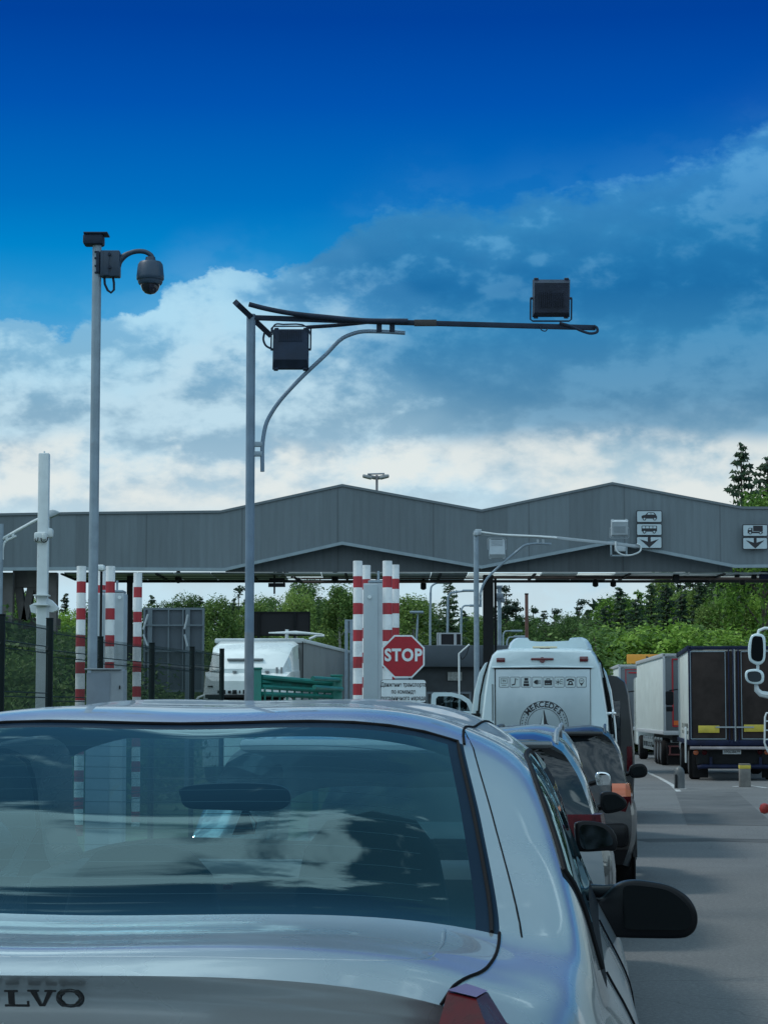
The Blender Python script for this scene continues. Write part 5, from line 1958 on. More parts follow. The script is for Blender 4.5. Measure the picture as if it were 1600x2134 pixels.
def trailer(name, label, X, Y, head, top_z, bed_z, hw, ln, side_m, rear_m, frame_m, cab=True, cabtop=3.3):
    ang = math.atan(head)
    root = thing(name, label, 'lorry', (X, Y, -.5), -ang, 'lorries waiting in the right-hand lanes')
    b = MB()
    b.box((0, ln / 2, (top_z + bed_z) / 2), (2 * hw - .04, ln - .04, top_z - bed_z - .04), .03)
    b.build('box_body', side_m, root)
    b = MB()
    for s_ in (1, -1):
        b.box((s_ * (hw - .04), -.0, (top_z + bed_z) / 2), (.09, .10, top_z - bed_z), .01)
        b.box((s_ * hw, ln / 2, top_z - .05), (.05, ln, .14), .01)
        b.box((s_ * hw, ln / 2, bed_z + .06), (.05, ln, .14), .01)
    b.box((0, 0, top_z - .045), (2 * hw, .10, .10), .01)
    b.box((0, 0, bed_z + .05), (2 * hw, .12, .16), .01)
    b.build('rear_frame', frame_m, root)
    for s_ in (1, -1):
        b = MB()
        b.box((s_ * (hw / 2 - .02), -.012, (top_z + bed_z) / 2), (hw - .14, .05, top_z - bed_z - .28), .008)
        d_ = b.build('rear_door', rear_m, root)
    b = MB()
    for s_ in (1, -1):
        b.box((s_ * .5, ln / 2, bed_z - .14), (.1, ln, .28))
    b.box((0, .15, bed_z - .16), (1.9, .12, .26))
    b.build('chassis', BLACKSTEEL, root)
    return root


# dark-doored lorry, nearest on the right
TX, TY = 10.05, 65.0
t1 = trailer('box_lorry', 'lorry with dark brown rear doors, blue frame and two yellow reflector plates', TX, TY, .0916, 3.84, 1.02, 1.30, 8.5, TARPWHITE, TARP, NAVY)
Mx, ang, z, rt1 = car_frame(TX, TY, .0916, -.5)
def on_t1(px, py, v=0.0):
    return rt1(px, py, v)
b = MB()
for s0, s1 in ((1437, 1512), (1543, 1621)):            # pale outline of each door
    A, B_ = on_t1(s0, 1358, -.06), on_t1(s1, 1540, -.06)
    for bx_ in (((A.x + B_.x) / 2, A.z, B_.x - A.x, .022), ((A.x + B_.x) / 2, B_.z, B_.x - A.x, .022)):
        b.box((bx_[0], -.05, bx_[1]), (bx_[2], .02, bx_[3]))
    for xx in (A.x, B_.x):
        b.box((xx, -.05, (A.z + B_.z) / 2), (.018, .018, A.z - B_.z))
b.build('door_trim', TRIM, t1)
b = MB()
for px_ in (1518, 1528, 1538):
    A = on_t1(px_, 1440, -.07)
    b.box((A.x, -.06, 2.42), (.035 if px_ != 1528 else .06, .04, 2.7), .008)
b.build('locking_bar', NAVY, t1)
b = MB()
A = on_t1(1530, 1440, -.09)
b.tube([(A.x, -.09, 1.12), (A.x, -.09, 3.75)], .02, 8)
b.box((A.x - .28, -.08, 1.52), (.55, .03, .04)).box((A.x + .28, -.08, 1.52), (.5, .03, .04))
b.build('lock_rod', ALU, t1)
for x0_, x1_, y0_, y1_ in ((1454, 1498, 1512, 1527), (1549, 1592, 1510, 1525)):
    A, B_ = on_t1(x0_, y0_, -.06), on_t1(x1_, y1_, -.06)
    b = MB()
    b.box(((A.x + B_.x) / 2, -.075, (A.z + B_.z) / 2), (B_.x - A.x, .01, A.z - B_.z), .003)
    b.build('reflector_plate', YELLOW, t1)
b = MB()
b.box((0.02, -.35, .93), (2.62, .34, .075), .01)
b.build('tail_lift', mat('pale_pinkish_steel', (.33, .30, .31), .5, .2, vary=(3, .3)), t1)
b = MB()
b.box((0, -.10, .66), (2.2, .12, .42), .01).box((-.9, -.12, .64), (.34, .14, .36), .02).box((.9, -.12, .64), (.34, .14, .36), .02)
b.build('light_board', BLACKSTEEL, t1)
b = MB()
b.tube([(-1.08, -.25, .37), (-.95, -.25, .40), (.95, -.25, .40), (1.08, -.25, .37)], .065, 10)
for s_ in (-.7, .7):
    b.box((s_, -.2, .52), (.08, .12, .3))
b.build('under_run_bar', NAVY, t1)
A = on_t1(1524, 1567, -.2)
b = MB()
b.box((A.x, -.20, A.z), (.52, .02, .125), .004)
pl_ = b.build('number_plate', SIGNWHITE, t1)
b = MB()
b.text('090638679', .10, (A.x, -.212, A.z), depth=.002, bold=.001)
b.build('plate_text', SIGNBLACK, pl_, None)
for px_, py_, mt in ((1449, 1568, TAILORANGE), (1467, 1568, TAIL), (1583, 1567, TAIL), (1597, 1567, TAILORANGE)):
    A = on_t1(px_, py_, -.2)
    b = MB()
    b.lathe([(.06, -.03), (.075, -.02), (.075, .03)], (A.x, -.19, A.z), 'y', 14)
    b.build('rear_lamp', mt, t1)
b = MB()
for s_ in (1, -1):
    b.box((s_ * .98, .22, .42), (.44, .03, .70), .01)
b.build('mud_flap', RUBBER, t1)
lorry_axle(t1, (1.3, 7.2), 1.28)
b = MB()
b.box((0, 9.55, 1.9), (2.4, 2.0, 2.5), .12)
cb1 = b.build('cab', CAB, t1)
for s_ in (1, -1):
    b = MB()
    A = on_t1(1394, 1455, 9.6) if s_ < 0 else Vector((1.62, 9.6, 2.3))
    b.box((A.x, 9.6, A.z), (.26, .12, .46), .05).box((A.x + (.0), 9.6, A.z - .36), (.22, .10, .16), .03)
    b.tube([(A.x, 9.62, A.z + .25), (A.x - s_ * .35, 9.7, A.z + .30)], .022, 6)
    b.build('cab_mirror', BLACKSTEEL, t1)
# lower left flank: folded tarpaulin straps, mud guards, tall white side bar
b = MB()
for yy in (.5, 1.0, 1.5, 2.1, 2.7, 3.5, 4.3):
    b.box((-1.315, yy, 1.55), (.012, .05, .14)).box((-1.315, yy, 1.36), (.012, .05, .10))
b.build('tarpaulin_strap', BLACKSTEEL, t1)
b = MB()
b.box((-1.36, .9, 1.0), (.06, .22, 1.05), .03)
b.build('side_marker_bar', WHITESTEEL, t1)

# white lorry next in line
t2 = trailer('box_lorry', 'white-sided lorry with grey rear doors edged in red, beyond the dark-doored lorry', 11.38, 82.0, .040, 4.06, 1.15, 1.27, 13.6, TARPWHITE, TARPGREY, mat('pale_frame', (.42, .45, .47), .5))
b = MB()
for x_, w_ in ((-.93, .05), (.93, .05)):
    b.box((x_, -.05, 2.65), (w_, .012, 2.42))
b.box((0, -.05, 3.86), (1.9, .012, .05)).box((0, -.05, 1.44), (1.9, .012, .05))
b.build('contour_tape', mat('red_tape', (.42, .01, .02), .5), t2)
b = MB()
b.box((0, -.05, 1.56), (1.8, .014, .16))
b.build('rear_marker_board', ORANGE, t2)
b = MB()
b.box((0, -.05, .72), (2.2, .1, .05)).box((0, -.05, .42), (2.2, .1, .05)).box((-1.05, -.05, .57), (.05, .1, .35)).box((1.05, -.05, .57), (.05, .1, .35))
b.build('under_run_frame', mat('dark_red_steel', (.12, .03, .03), .5), t2)
b = MB()
b.box((0, .1, .45), (2.3, .08, .8))
b.build('mud_flap', RUBBER, t2)
lorry_axle(t2, (1.6, 2.9, 4.2, 12.5), 1.27)
b = MB()
for yy in (1.6, 2.9, 4.2, 6, 7, 8, 9, 10):
    b.box((-1.22, yy, .95), (.05, .5, .12), .01)
    b.box((-1.22, yy + .4, .75), (.05, .05, .5))
b.box((-1.24, 7.5, .55), (.04, 5.0, .1)).box((-1.24, 7.5, .85), (.04, 5.0, .1))
b.build('side_guard', ALU, t2)
b = MB()
b.box((0, 15.0, 2.0), (2.45, 2.0, 2.9), .12)
b.build('cab', CAB, t2)
b = MB()
b.box((-1.62, 15.2, 2.5), (.28, .14, .55), .05).box((-1.62, 15.2, 2.05), (.24, .14, .2), .04)
b.tube([(-1.6, 15.2, 2.8), (-1.25, 15.2, 2.85)], .03, 6)
b.build('cab_mirror', BLACKSTEEL, t2)

# third lorry: grey doors with red line, amber roof board
t3 = trailer('box_lorry', 'farthest lorry with grey doors, thin red outline and an amber board on its roof', 11.95, 103.0, .050, 4.10, 1.15, 1.27, 13.0, TARPWHITE, TARPGREY, mat('pale_frame', (.42, .45, .47), .5))
b = MB()
for x_ in (-.95, .95):
    b.box((x_, -.05, 2.65), (.035, .012, 2.5))
b.box((0, -.05, 3.88), (1.9, .012, .035))
b.box((-.6, -.05, 3.74), (.46, .012, .06))
b.build('contour_tape', mat('red_tape', (.42, .01, .02), .5), t3)
b = MB()
b.box((.15, .8, 4.38), (2.0, .2, .42), .03)
bd = b.build('roof_board', mat('amber_board', (.62, .27, .03), .5), t3)
b = MB()
b.text('MAN', .33, (.55, .69, 4.37), depth=.01, bold=.006, sx=1.5)
b.build('board_text', SIGNBLACK, bd, None)
lorry_axle(t3, (1.6, 2.9, 4.2), 1.27)
b = MB()
b.box((-1.24, 6.5, .75), (.04, 8.0, .6), .02)
b.build('side_guard', BLACKSTEEL, t3)
b = MB()
b.box((0, 14.0, 2.0), (2.45, 2.0, 2.9), .12)
b.build('cab', CAB, t3)

# oncoming articulated lorry on the left, behind the fence
AY = 62.0
ax = P(512, 1484, AY).x
art = thing('articulated_lorry', 'white articulated lorry facing the camera behind the wire fence and teal barrier', 'lorry', (ax, AY, -.5), -math.atan(.0916))
Mx, ang, z, ra = car_frame(ax, AY, .0916, -.5)
b = MB()
hwc = 1.24
cabr = []
def ringc(v, pts):
    q = [Vector((x, v, zz)) for x, zz in pts]
    return q + [Vector((-p.x, p.y, p.z)) for p in reversed(q)]
cabr = [ringc(0, [(1.0, .5), (1.05, 1.5), (1.0, 2.35), (.95, 2.8)]), ringc(.08, [(1.18, .45), (1.22, 1.5), (1.19, 2.4), (1.12, 2.93)]), ringc(.35, [(1.24, .45), (1.25, 1.5), (1.24, 2.4), (1.19, 3.05)]), ringc(2.1, [(1.24, .6), (1.25, 1.5), (1.25, 2.4), (1.22, 3.12)])]
b.grid(cabr, True)
b.f.append(tuple(range(8)))
b.f.append(tuple(24 + i for i in range(8))[::-1])
cabo = b.build('cab', CAB, art, 30)
b = MB()
fr_ = [ringc(.30, [(1.02, 3.02), (.95, 3.10), (.8, 3.14)]), ringc(.65, [(1.14, 3.05), (1.06, 3.42), (.86, 3.50)]), ringc(1.3, [(1.17, 3.08), (1.12, 3.75), (.95, 3.84)]), ringc(2.15, [(1.2, 3.08), (1.17, 3.86), (1.05, 3.95)])]
b.grid(fr_, True)
b.f.append(tuple(range(6)))
b.f.append(tuple(18 + i for i in range(6))[::-1])
b.build('roof_fairing', CAB, art, 40)
b = MB()
A, B_ = ra(480, 1359, .5), ra(543, 1363, .5)
b.box(((A.x + B_.x) / 2, .50, 3.40), (1.0, .10, .06), .01)
b.box((-.35, .28, 3.06), (.10, .12, .05)).box((.55, .28, 3.06), (.10, .12, .05)).box((.95, .28, 3.10), (.05, .06, .16)).box((.82, .28, 3.10), (.05, .06, .16))
b.build('roof_vent', mat('shaded_vent', (.20, .22, .23), .6), art)
b = MB()
b.add([(-1.08, -.02, 1.45), (1.08, -.02, 1.45), (1.04, -.02, 2.35), (-1.04, -.02, 2.35)], [(0, 1, 2, 3)])
b.box((0, -.0, 1.9), (2.1, .05, .88), .02)
b.build('windshield', DARKGLASS, art)
b = MB()
b.box((0, -.08, 2.38), (2.2, .20, .10), .03)
b.build('sun_visor', BLACKSTEEL, art)
b = MB()
for k, wd_ in enumerate((.10, .05, .09, .12, .04, .10)):
    b.box((-.72 + k * .14, -.045, 2.50), (wd_, .03, .08 + .03 * (k % 2)), .005)
b.build('lettering', BLACKSTEEL, art)
for x_ in (-.98, .86):
    b = MB()
    b.box((x_, -.02, 2.65), (.14, .03, .035))
    b.build('vent_slot', BLACKSTEEL, art)
for s_ in (-1, 1):
    b = MB()
    b.box((s_ * 1.42, -.12, 1.85), (.20, .14, .62), .05)
    b.tube([(s_ * 1.42, -.1, 2.16), (s_ * 1.3, -.04, 2.35), (s_ * 1.15, .1, 2.42)], .035, 6)
    b.build('cab_mirror', CAB if s_ < 0 else PLASTIC, art)
b = MB()
b.box((0, 2.6 + 6.8, 2.58), (2.5, 13.6, 2.76), .03)
b.build('trailer_body', mat('grey_trailer_side', (.20, .22, .22), .6, vary=(.6, .06), dirt=(.8, .5, (.15, .16, .16), .35)), art)
b = MB()
for s_ in (-1, 1):
    b.box((s_ * 1.26, 2.6 + 6.8, 3.98), (.07, 13.7, .11), .02)
b.box((0, 2.58, 3.98), (2.56, .07, .14), .02)
b.build('roof_rail', WHITESTEEL, art)
b = MB()
b.box((.85, 2.3, 3.62), (.6, .5, .36), .04)
b.box((1.255, 2.45, 2.5), (.02, .10, 2.9))
b.build('cab_gap_panel', BLACKSTEEL, art)
b = MB()
b.box((0, 8, .95), (1.2, 14, .3))
b.build('chassis', BLACKSTEEL, art)
for yy in (1.1, 11.8, 13.1, 14.4):
    for s_ in (1, -1):
        wheel(art, s_ * 1.08, yy, .5, .32, s_)
# wind deflector wing sticking out above the right of the cab
b = MB()
A, B_ = ra(560, 1319, 2.3), ra(672, 1322, 2.3)
b.tube([A, (A + B_) / 2 + Vector((0, 0, .03)), B_], [.02, .05, .02], 8)
b.tube([ra(598, 1330, 2.4), ra(598, 1312, 2.4)], .05, 8)
b.tube([ra(645, 1332, 2.6), ra(660, 1325, 2.6), ra(676, 1325, 2.6)], .04, 8)
b.build('aerial_bar', WHITESTEEL, art)

# lorry just outside the right edge: only its mirrors reach into the picture
RX, RY = 5.15, 16.5
rl = thing('tall_lorry', 'pair of white-framed mirrors of a lorry standing past the right edge', 'lorry', (RX + 1.25, RY, gz(RY)), -math.atan(.0916))
Mx, ang, z, rr_ray = car_frame(RX + 1.25, RY, .0916)
b = MB()
b.box((0, 4.2, 2.45), (2.5, 8.4, 2.7), .04)
b.build('box_body', TARPWHITE, rl)
b = MB()
b.box((0, 10.0, 1.85), (2.4, 2.2, 2.6), .2)
b.build('cab', CAB, rl)
b = MB()
b.box((0, 5, .85), (1.1, 10, .3))
b.build('chassis', BLACKSTEEL, rl)
lorry_axle(rl, (1.5, 9.8), 1.25, .48)
vmr = 11.0
for out_, gl_, nm in (([(1562, 1330), (1568, 1322), (1580, 1320), (1590, 1324), (1594, 1334), (1594, 1368), (1590, 1380), (1580, 1386), (1568, 1382), (1560, 1374), (1558, 1350)],
                       [(1567, 1330), (1580, 1326), (1588, 1332), (1589, 1368), (1583, 1378), (1570, 1376), (1564, 1366)], 'main'),
                      ([(1552, 1402), (1558, 1396), (1574, 1394), (1586, 1398), (1591, 1406), (1590, 1420), (1580, 1426), (1562, 1424), (1553, 1416)],
                       [(1557, 1402), (1574, 1399), (1584, 1404), (1585, 1416), (1576, 1421), (1560, 1418)], 'wide')):
    pts = smooth_outline([rr_ray(px, py, vmr) for px, py in out_])
    h_ = outline_solid(pts, Vector((0, .14, 0))).build('cab_mirror', PAINT_WHITE, rl, 60)
    g2 = smooth_outline([rr_ray(px, py, vmr - .008) for px, py in gl_])
    gb = MB()
    gb.v = [tuple(p) for p in g2]
    gb.f = [tuple(range(len(g2)))]
    gb.build('mirror_glass', mat('matt_black_reflection', (.004, .006, .008), .35, 0, 0, .06) if nm == 'main' else MIRROR_DARK, h_, None)  # main glass is matt black, a dark reflection put into the colour
b = MB()
b.tube([rr_ray(*q, vmr + .06) for q in ((1578, 1322), (1580, 1314), (1592, 1309), (1625, 1311))], .018, 8)
b.build('mirror_arm', WHITESTEEL, rl)
b = MB()
b.tube([rr_ray(*q, vmr + .06) for q in ((1578, 1384), (1578, 1396))], .018, 8)
b.build('mirror_arm', WHITESTEEL, rl)
b = MB()
b.tube([rr_ray(*q, vmr + .06) for q in ((1574, 1424), (1576, 1438), (1584, 1446), (1600, 1449), (1640, 1450))], [.02, .035, .04, .042, .042], 8)
b.build('mirror_arm', WHITESTEEL, rl)
b = MB()
q = [rr_ray(*p_, 9.0) for p_ in ((1606, 1485), (1596, 1486), (1593, 1494), (1592, 1548), (1596, 1560), (1603, 1572))]
b.tube(q, .012, 6)
for yy in (1503, 1522, 1541):
    b.tube([rr_ray(1593, yy, 9.0), rr_ray(1608, yy, 9.0)], .009, 6)
b.build('step_rail', WHITESTEEL, rl)
b = MB()
p = rr_ray(1592, 1685, 7.0)
b.lathe([(.012, -.055), (.04, -.042), (.055, 0), (.04, .042), (.012, .055)], p, 'z', 14)
b.tube([p, p + Vector((.5, .02, 0))], .012, 6)
b.build('marker_lamp', mat('worn_red_lens', (.30, .03, .025), .4), rl)

# ================================================================== camera mast
def fpt(Y):
    return lambda px, py: P(px, py, Y)


MY = 21.0
m0 = P(196, 1484, MY)
mast = thing('camera_mast', 'tall grey mast carrying a dome camera on a curved arm', 'camera mast', (m0.x, MY, gz(MY)))
mo = Vector(mast.location)
b = MB()
tp_, bt_ = P(203, 505, MY) - mo, Vector((0, 0, 0))
b.tube([Vector((tp_.x, 0, 0)), Vector((tp_.x, 0, tp_.z))], [.047, .043], 20)
b.build('pole', GALV, mast)
mc = lambda px, py: P(px, py, MY) - mo
b = MB()
a_, c_ = mc(177, 485), mc(227, 493)
b.box(((a_.x + c_.x) / 2, 0, mc(0, 489).z), (.225, .20, .016), .003)
b.box(((mc(181, 0).x + mc(223, 0).x) / 2, 0, mc(0, 501).z), (.19, .17, .10), .02)
b.build('cap_box', DARKSTEEL, mast)
b = MB()
A, B_ = mc(211, 524), mc(251, 578)
b.box(((A.x + B_.x) / 2, 0, (A.z + B_.z) / 2), (B_.x - A.x, .13, A.z - B_.z), .012)
b.box((mc(230, 0).x, -.07, (A.z + B_.z) / 2), (.05, .012, .235), .004)
b.build('junction_box', mat('blue_grey_box', (.020, .044, .080), .5, vary=(9, .15)), mast)
b = MB()
for yy in (533, 560):
    p = mc(231, yy)
    b.lathe([(.014, -.01), (.014, .01)], (p.x, -.08, p.z), 'y', 10)
p = mc(206, 548)
b.box((p.x, -.02, p.z), (.03, .10, .20), .004)
for yy in (527, 540, 556, 570):
    p = mc(204, yy)
    b.box((p.x, -.03, p.z), (.045, .06, .016), .003)
b.build('bracket', DARKSTEEL, mast)
b = MB()
b.tube([mc(218, 578), mc(219, 592), mc(225, 605), mc(232, 610), mc(238, 604), mc(238, 590), mc(236, 578)], .0115, 8)
b.build('cable_loop', DARKSTEEL, mast)
b = MB()
pts = hermite_line([mc(244, 552), mc(248, 545), mc(262, 532), mc(284, 524), (mc(303, 525)), mc(315, 532), mc(321, 545)], 4)
b.tube(pts, [.045 - .022 * min(1, i / 10) for i in range(len(pts))], 14)
b.build('curved_arm', mat('blue_grey_box', (.020, .044, .080), .5), mast)
pc = mc(319, 0)
b = MB()
zz = lambda y: mc(319, y).z
b.lathe([(.123, zz(584)), (.130, zz(582)), (.130, zz(576)), (.118, zz(552)), (.10, zz(546)), (.05, zz(543)), (.045, zz(536)), (.02, zz(535))], (pc.x, 0, 0), 'z', 32)
b.lathe([(.105, zz(593)), (.116, zz(589)), (.118, zz(583))], (pc.x, 0, 0), 'z', 32)
dc = b.build('dome_camera', mat('blue_grey_camera', (.022, .050, .090), .45, vary=(9, .08)), mast)
b = MB()
b.lathe([(.01, zz(613.5)), (.045, zz(611.5)), (.075, zz(605)), (.090, zz(597)), (.092, zz(592))], (pc.x, 0, 0), 'z', 28)
b.build('dome', mat('smoked_dome', (.008, .012, .03), .05, 0, .5), dc)
# cabinet at the foot of the mast
CY = 20.7
A, B_ = P(186, 1396, CY), P(262, 1392, CY)
cbt = thing('electric_cabinet', 'dented grey metal cabinet at the foot of the camera mast', 'cabinet', ((A.x + B_.x) / 2, CY, gz(CY)))
zt = A.z - gz(CY)
b = MB()
wd_ = B_.x - A.x
b.box((.02, 0, zt / 2), (wd_ - .04, .30, zt), .01)
b.box((-.02, -.01, zt + .004), (wd_ + .0, .33, .014), .004)
cbo = b.build('housing', mat('cabinet_grey', (.22, .26, .29), .5, .1, vary=(3, .12), dirt=(4, .6, (.26, .20, .12), .5)), cbt)
b = MB()
b.box((-.06, -.155, zt * .5), (.215, .012, zt - .06), .004)
b.build('door', mat('cabinet_door', (.15, .19, .23), .5, .1, vary=(3, .12)), cbt)
b = MB()
b.box((.135, -.16, zt - .16), (.012, .02, .03), .003)
b.build('handle', BLACKSTEEL, cbt)


# ================================================================== floodlight gantries
def floodlight(parent, c, wd, ht, facing_up, house, name='floodlight', tilt=.35, stirrup=1):
    """box floodlight with cooling fins on its back and a U bracket"""
    root = bpy.data.objects.new(name, None)
    col.objects.link(root)
    root.parent = parent
    root.location = c
    root.rotation_euler = (tilt, 0, 0)
    b = MB()
    hw_, hh = wd / 2, ht / 2
    dp_ = wd * .42
    # tapering back towards the viewer
    r0 = [Vector((-hw_ * .92, -dp_ * .5, -hh * .72)), Vector((hw_ * .92, -dp_ * .5, -hh * .72)), Vector((hw_ * .92, -dp_ * .5, hh * .86)), Vector((-hw_ * .92, -dp_ * .5, hh * .86))]
    r1 = [Vector((-hw_, 0, -hh)), Vector((hw_, 0, -hh)), Vector((hw_, 0, hh)), Vector((-hw_, 0, hh))]
    r2 = [v + Vector((0, dp_ * .28, 0)) for v in r1]
    b.grid([r0, r1, r2], True)
    b.f += [(0, 1, 2, 3), (11, 10, 9, 8)]
    hs = b.build('housing', house, root, 25)
    b = MB()
    n = 13
    for k in range(n):
        x = -hw_ * .62 + hw_ * 1.24 * k / (n - 1)
        b.box((x, -dp_ * .53, -hh * .05 if stirrup > 0 else hh * .5), (wd * .018, dp_ * .10, ht * (.40 if stirrup > 0 else .28)))
    b.build('cooling_fin', house, hs)
    b = MB()
    for s_ in (-.45, .45):
        b.box((wd * s_ * .9, dp_ * .1, hh * 1.03), (wd * .12, dp_ * .3, ht * .07), .005)
        b.box((wd * s_ * .9, dp_ * .1, -hh * 1.03), (wd * .12, dp_ * .3, ht * .05), .005)
        b.lathe([(wd * .035, -wd * .03), (wd * .035, wd * .03)], (hw_ * 1.06 * (1 if s_ > 0 else -1), dp_ * .1, 0), 'x', 10)
    b.build('clip', house, hs)
    b = MB()
    zb = -hh * 1.22 * stirrup
    b.tube([(-hw_ * 1.1, dp_ * .1, 0), (-hw_ * 1.1, dp_ * .1, zb * .92), (-hw_ * .98, dp_ * .1, zb), (hw_ * .98, dp_ * .1, zb), (hw_ * 1.1, dp_ * .1, zb * .92), (hw_ * 1.1, dp_ * .1, 0)], wd * .022, 6)
    b.build('bracket', house, root)
    return root


def gantry(name, label, GY, pole_px, pole_top, pole_w, arm, brace, lights, mats_, extras=None, group='floodlight posts beside the lane', paint_band=None, sc=1.0):
    pm, am, lm_ = mats_
    base = P(pole_px, 1484, GY)
    root = thing(name, label, 'floodlight post', (base.x, GY, gz(GY)), 0, group)
    o = Vector(root.location)
    q = lambda px, py, dy=0.0: P(px, py, GY + dy) - o
    r = pole_w / 2 / F * GY
    b = MB()
    b.tube([(0, 0, 0), (0, 0, q(pole_px, pole_top).z)], r, 18)
    b.build('pole', pm, root)
    if paint_band:
        b = MB()
        b.tube([(0, 0, 0), (0, 0, q(pole_px, paint_band).z)], r * 1.03, 18)
        b.build('painted_base', GREYPAINT, root)
    b = MB()
    pts = [q(*p) for p in arm]
    for a, c in zip(pts, pts[1:]):
        d = c - a
        b.box((a + c) / 2, (d.length + .02, .05 * sc, .05 * sc), .004, Matrix.Rotation(-math.atan2(d.z, d.x), 3, 'Y'))
    b.build('arm', am, root)
    b = MB()
    bp_ = hermite_line([q(*p) for p in brace], 4)
    b.tube(bp_, .021 * sc, 10)
    b.build('curved_brace', pm, root)
    return root, q


g1, q1_ = gantry('floodlight_post', 'near tall post with a long arm and two floodlights darkened as backlit against the sky', 23.0, 519, 655, 19,
                 [(528, 662), (830, 672), (1238, 683)], [(547, 983), (548, 918), (556, 880), (574, 848), (620, 795), (680, 738), (715, 704), (748, 692), (790, 691), (844, 694)],
                 None, (mat('pole_blue_grey', (.15, .22, .30), .5, .2, vary=(5, .12), dirt=(6, .66, (.2, .14, .1), .5)), DARKSTEEL, None), paint_band=1318)
b = MB()
for yy in (926, 946):
    A, B_ = q1_(527, yy), q1_(546, yy)
    b.box((A + B_) / 2, (B_.x - A.x + .01, .045, .052), .006)
b.build('brace_bracket', GALV, g1)
b = MB()
for xx in (790, 817):
    A = q1_(xx, 682)
    b = MB()
    b.box(A, (.055, .05, .11), .005)
    b.build('arm_bracket', DARKSTEEL, g1)
b = MB()                                         # short cross-beam on the head, seen end-on, running towards the viewer
A, B_ = q1_(492, 631, -.4), q1_(562, 697, .5)
d_ = B_ - A
b.tube([A, B_], .040, 4)
b.build('cross_beam', DARKSTEEL, g1, 20)
b = MB()
pts = hermite_line([q1_(*p, -.06) for p in ((519, 634), (545, 641), (600, 652), (680, 661), (760, 668), (850, 669))], 5)
b.tube(pts, .026, 10)
b.build('cable', DARKSTEEL, g1)
b = MB()
pts = hermite_line([q1_(*p, .06) for p in ((640, 682), (700, 678), (780, 670))], 5)
b.tube(pts, .020, 8)
b.build('cable', DARKSTEEL, g1)
b = MB()
b.tube(hermite_line([q1_(*p, -.05) for p in ((1165, 673), (1190, 680), (1212, 690), (1232, 695), (1244, 691), (1243, 683), (1236, 679))], 4), .014, 8)
b.build('cable', DARKSTEEL, g1)
b = MB()
b.tube(hermite_line([q1_(*p, -.05) for p in ((551, 694), (549, 708), (554, 720), (568, 728))], 4), .011, 8)
b.build('cable', DARKSTEEL, g1)
b = MB()
b.tube(hermite_line([q1_(*p, -.05) for p in ((572, 702), (568, 684), (574, 676), (590, 676), (640, 682), (648, 700))], 4), .008, 8)
b.build('cable', DARKSTEEL, g1)
b = MB()
b.tube(hermite_line([q1_(*p, -.05) for p in ((1125, 676), (1128, 688), (1136, 690), (1142, 680))], 4), .006, 8)
b.build('cable', DARKSTEEL, g1)
b = MB()
A = q1_(886, 673)
b.box(A, (.23, .062, .062), .004)
b.build('splice_sleeve', mat('rusty_dark_steel', (.035, .033, .035), .6), g1)
floodlight(g1, q1_(606, 727), .370, .435, 0, DARKSTEEL, tilt=-.28, stirrup=-1)
floodlight(g1, q1_(1148, 622), .385, .385, 0, mat('backlit_navy_housing', (.014, .022, .045), .5, vary=(8, .2)), tilt=.25)  # housing coloured dark as if seen against the light

g2, q2_ = gantry('floodlight_post', 'far pale grey post with long arm and two light grey floodlights before the canopy', 49.0, 993, 1106, 11,
                 [(999, 1113), (1150, 1120), (1334, 1139)], [(1001, 1265), (1002, 1232), (1010, 1212), (1040, 1180), (1078, 1148), (1092, 1137), (1110, 1133), (1148, 1134)],
                 None, (GALV, LIGHTGREY, None), sc=1.25)
b = MB()
for yy in (1238, 1249):
    A = q2_(1001, yy)
    b.box(A, (.06, .06, .06), .006)
for xx in (1120, 1131):
    b.box(q2_(xx, 1128), (.05, .05, .09), .005)
A = q2_(996, 1109)
b.box(A, (.14, .14, .12), .01)
b.box(q2_(991, 1113), (.10, .3, .08), .01)
b.build('bracket', LIGHTGREY, g2)
b = MB()
b.tube(hermite_line([q2_(*p, -.06) for p in ((1002, 1109), (1040, 1114), (1120, 1118), (1160, 1121))], 4), .022, 8)
b.build('cable', WHITESTEEL, g2)
b = MB()
b.tube(hermite_line([q2_(*p, -.06) for p in ((1282, 1128), (1284, 1148), (1296, 1156), (1318, 1156), (1334, 1147), (1334, 1137), (1326, 1133))], 4), .018, 8)
b.build('cable', WHITESTEEL, g2)
floodlight(g2, q2_(1035, 1144), .36, .42, 0, LIGHTGREY, tilt=-.28, stirrup=-1)
floodlight(g2, q2_(1290, 1101), .37, .36, 0, LIGHTGREY, tilt=.22)

# street lamp arm entering at the far left
SY = 46.0
s0 = P(-3, 1484, SY)
sl_ = thing('street_lamp', 'slim pale street lamp at the left edge with an arm rising to its lamp head', 'street lamp', (s0.x, SY, gz(SY)))
so_ = Vector(sl_.location)
sq = lambda px, py, dy=0: P(px, py, SY + dy) - so_
b = MB()
b.tube([(0, 0, 0), (0, 0, sq(-3, 1092).z)], .055, 12)
b.build('pole', GALV, sl_)
b = MB()
b.tube([sq(-3, 1128), sq(72, 1086), sq(102, 1072)], .032, 8)
b.tube(hermite_line([sq(6, 1166), sq(7, 1140), sq(10, 1131), sq(35, 1117)], 4), .026, 8)
for yy in (1146, 1160):
    b.box(sq(2, yy), (.09, .05, .05), .005)
for px_, py_ in ((15, 1123), (28, 1116)):
    b.box(sq(px_, py_), (.05, .05, .10), .005)
b.build('arm', WHITESTEEL, sl_)
b = MB()
hd = [sq(97, 1080), sq(100, 1066), sq(110, 1062), sq(121, 1065), sq(125, 1069), sq(112, 1076)]
outline_solid(smooth_outline(hd, 4), Vector((0, .28, 0))).build('lamp_head', LIGHTGREY, sl_, 60)

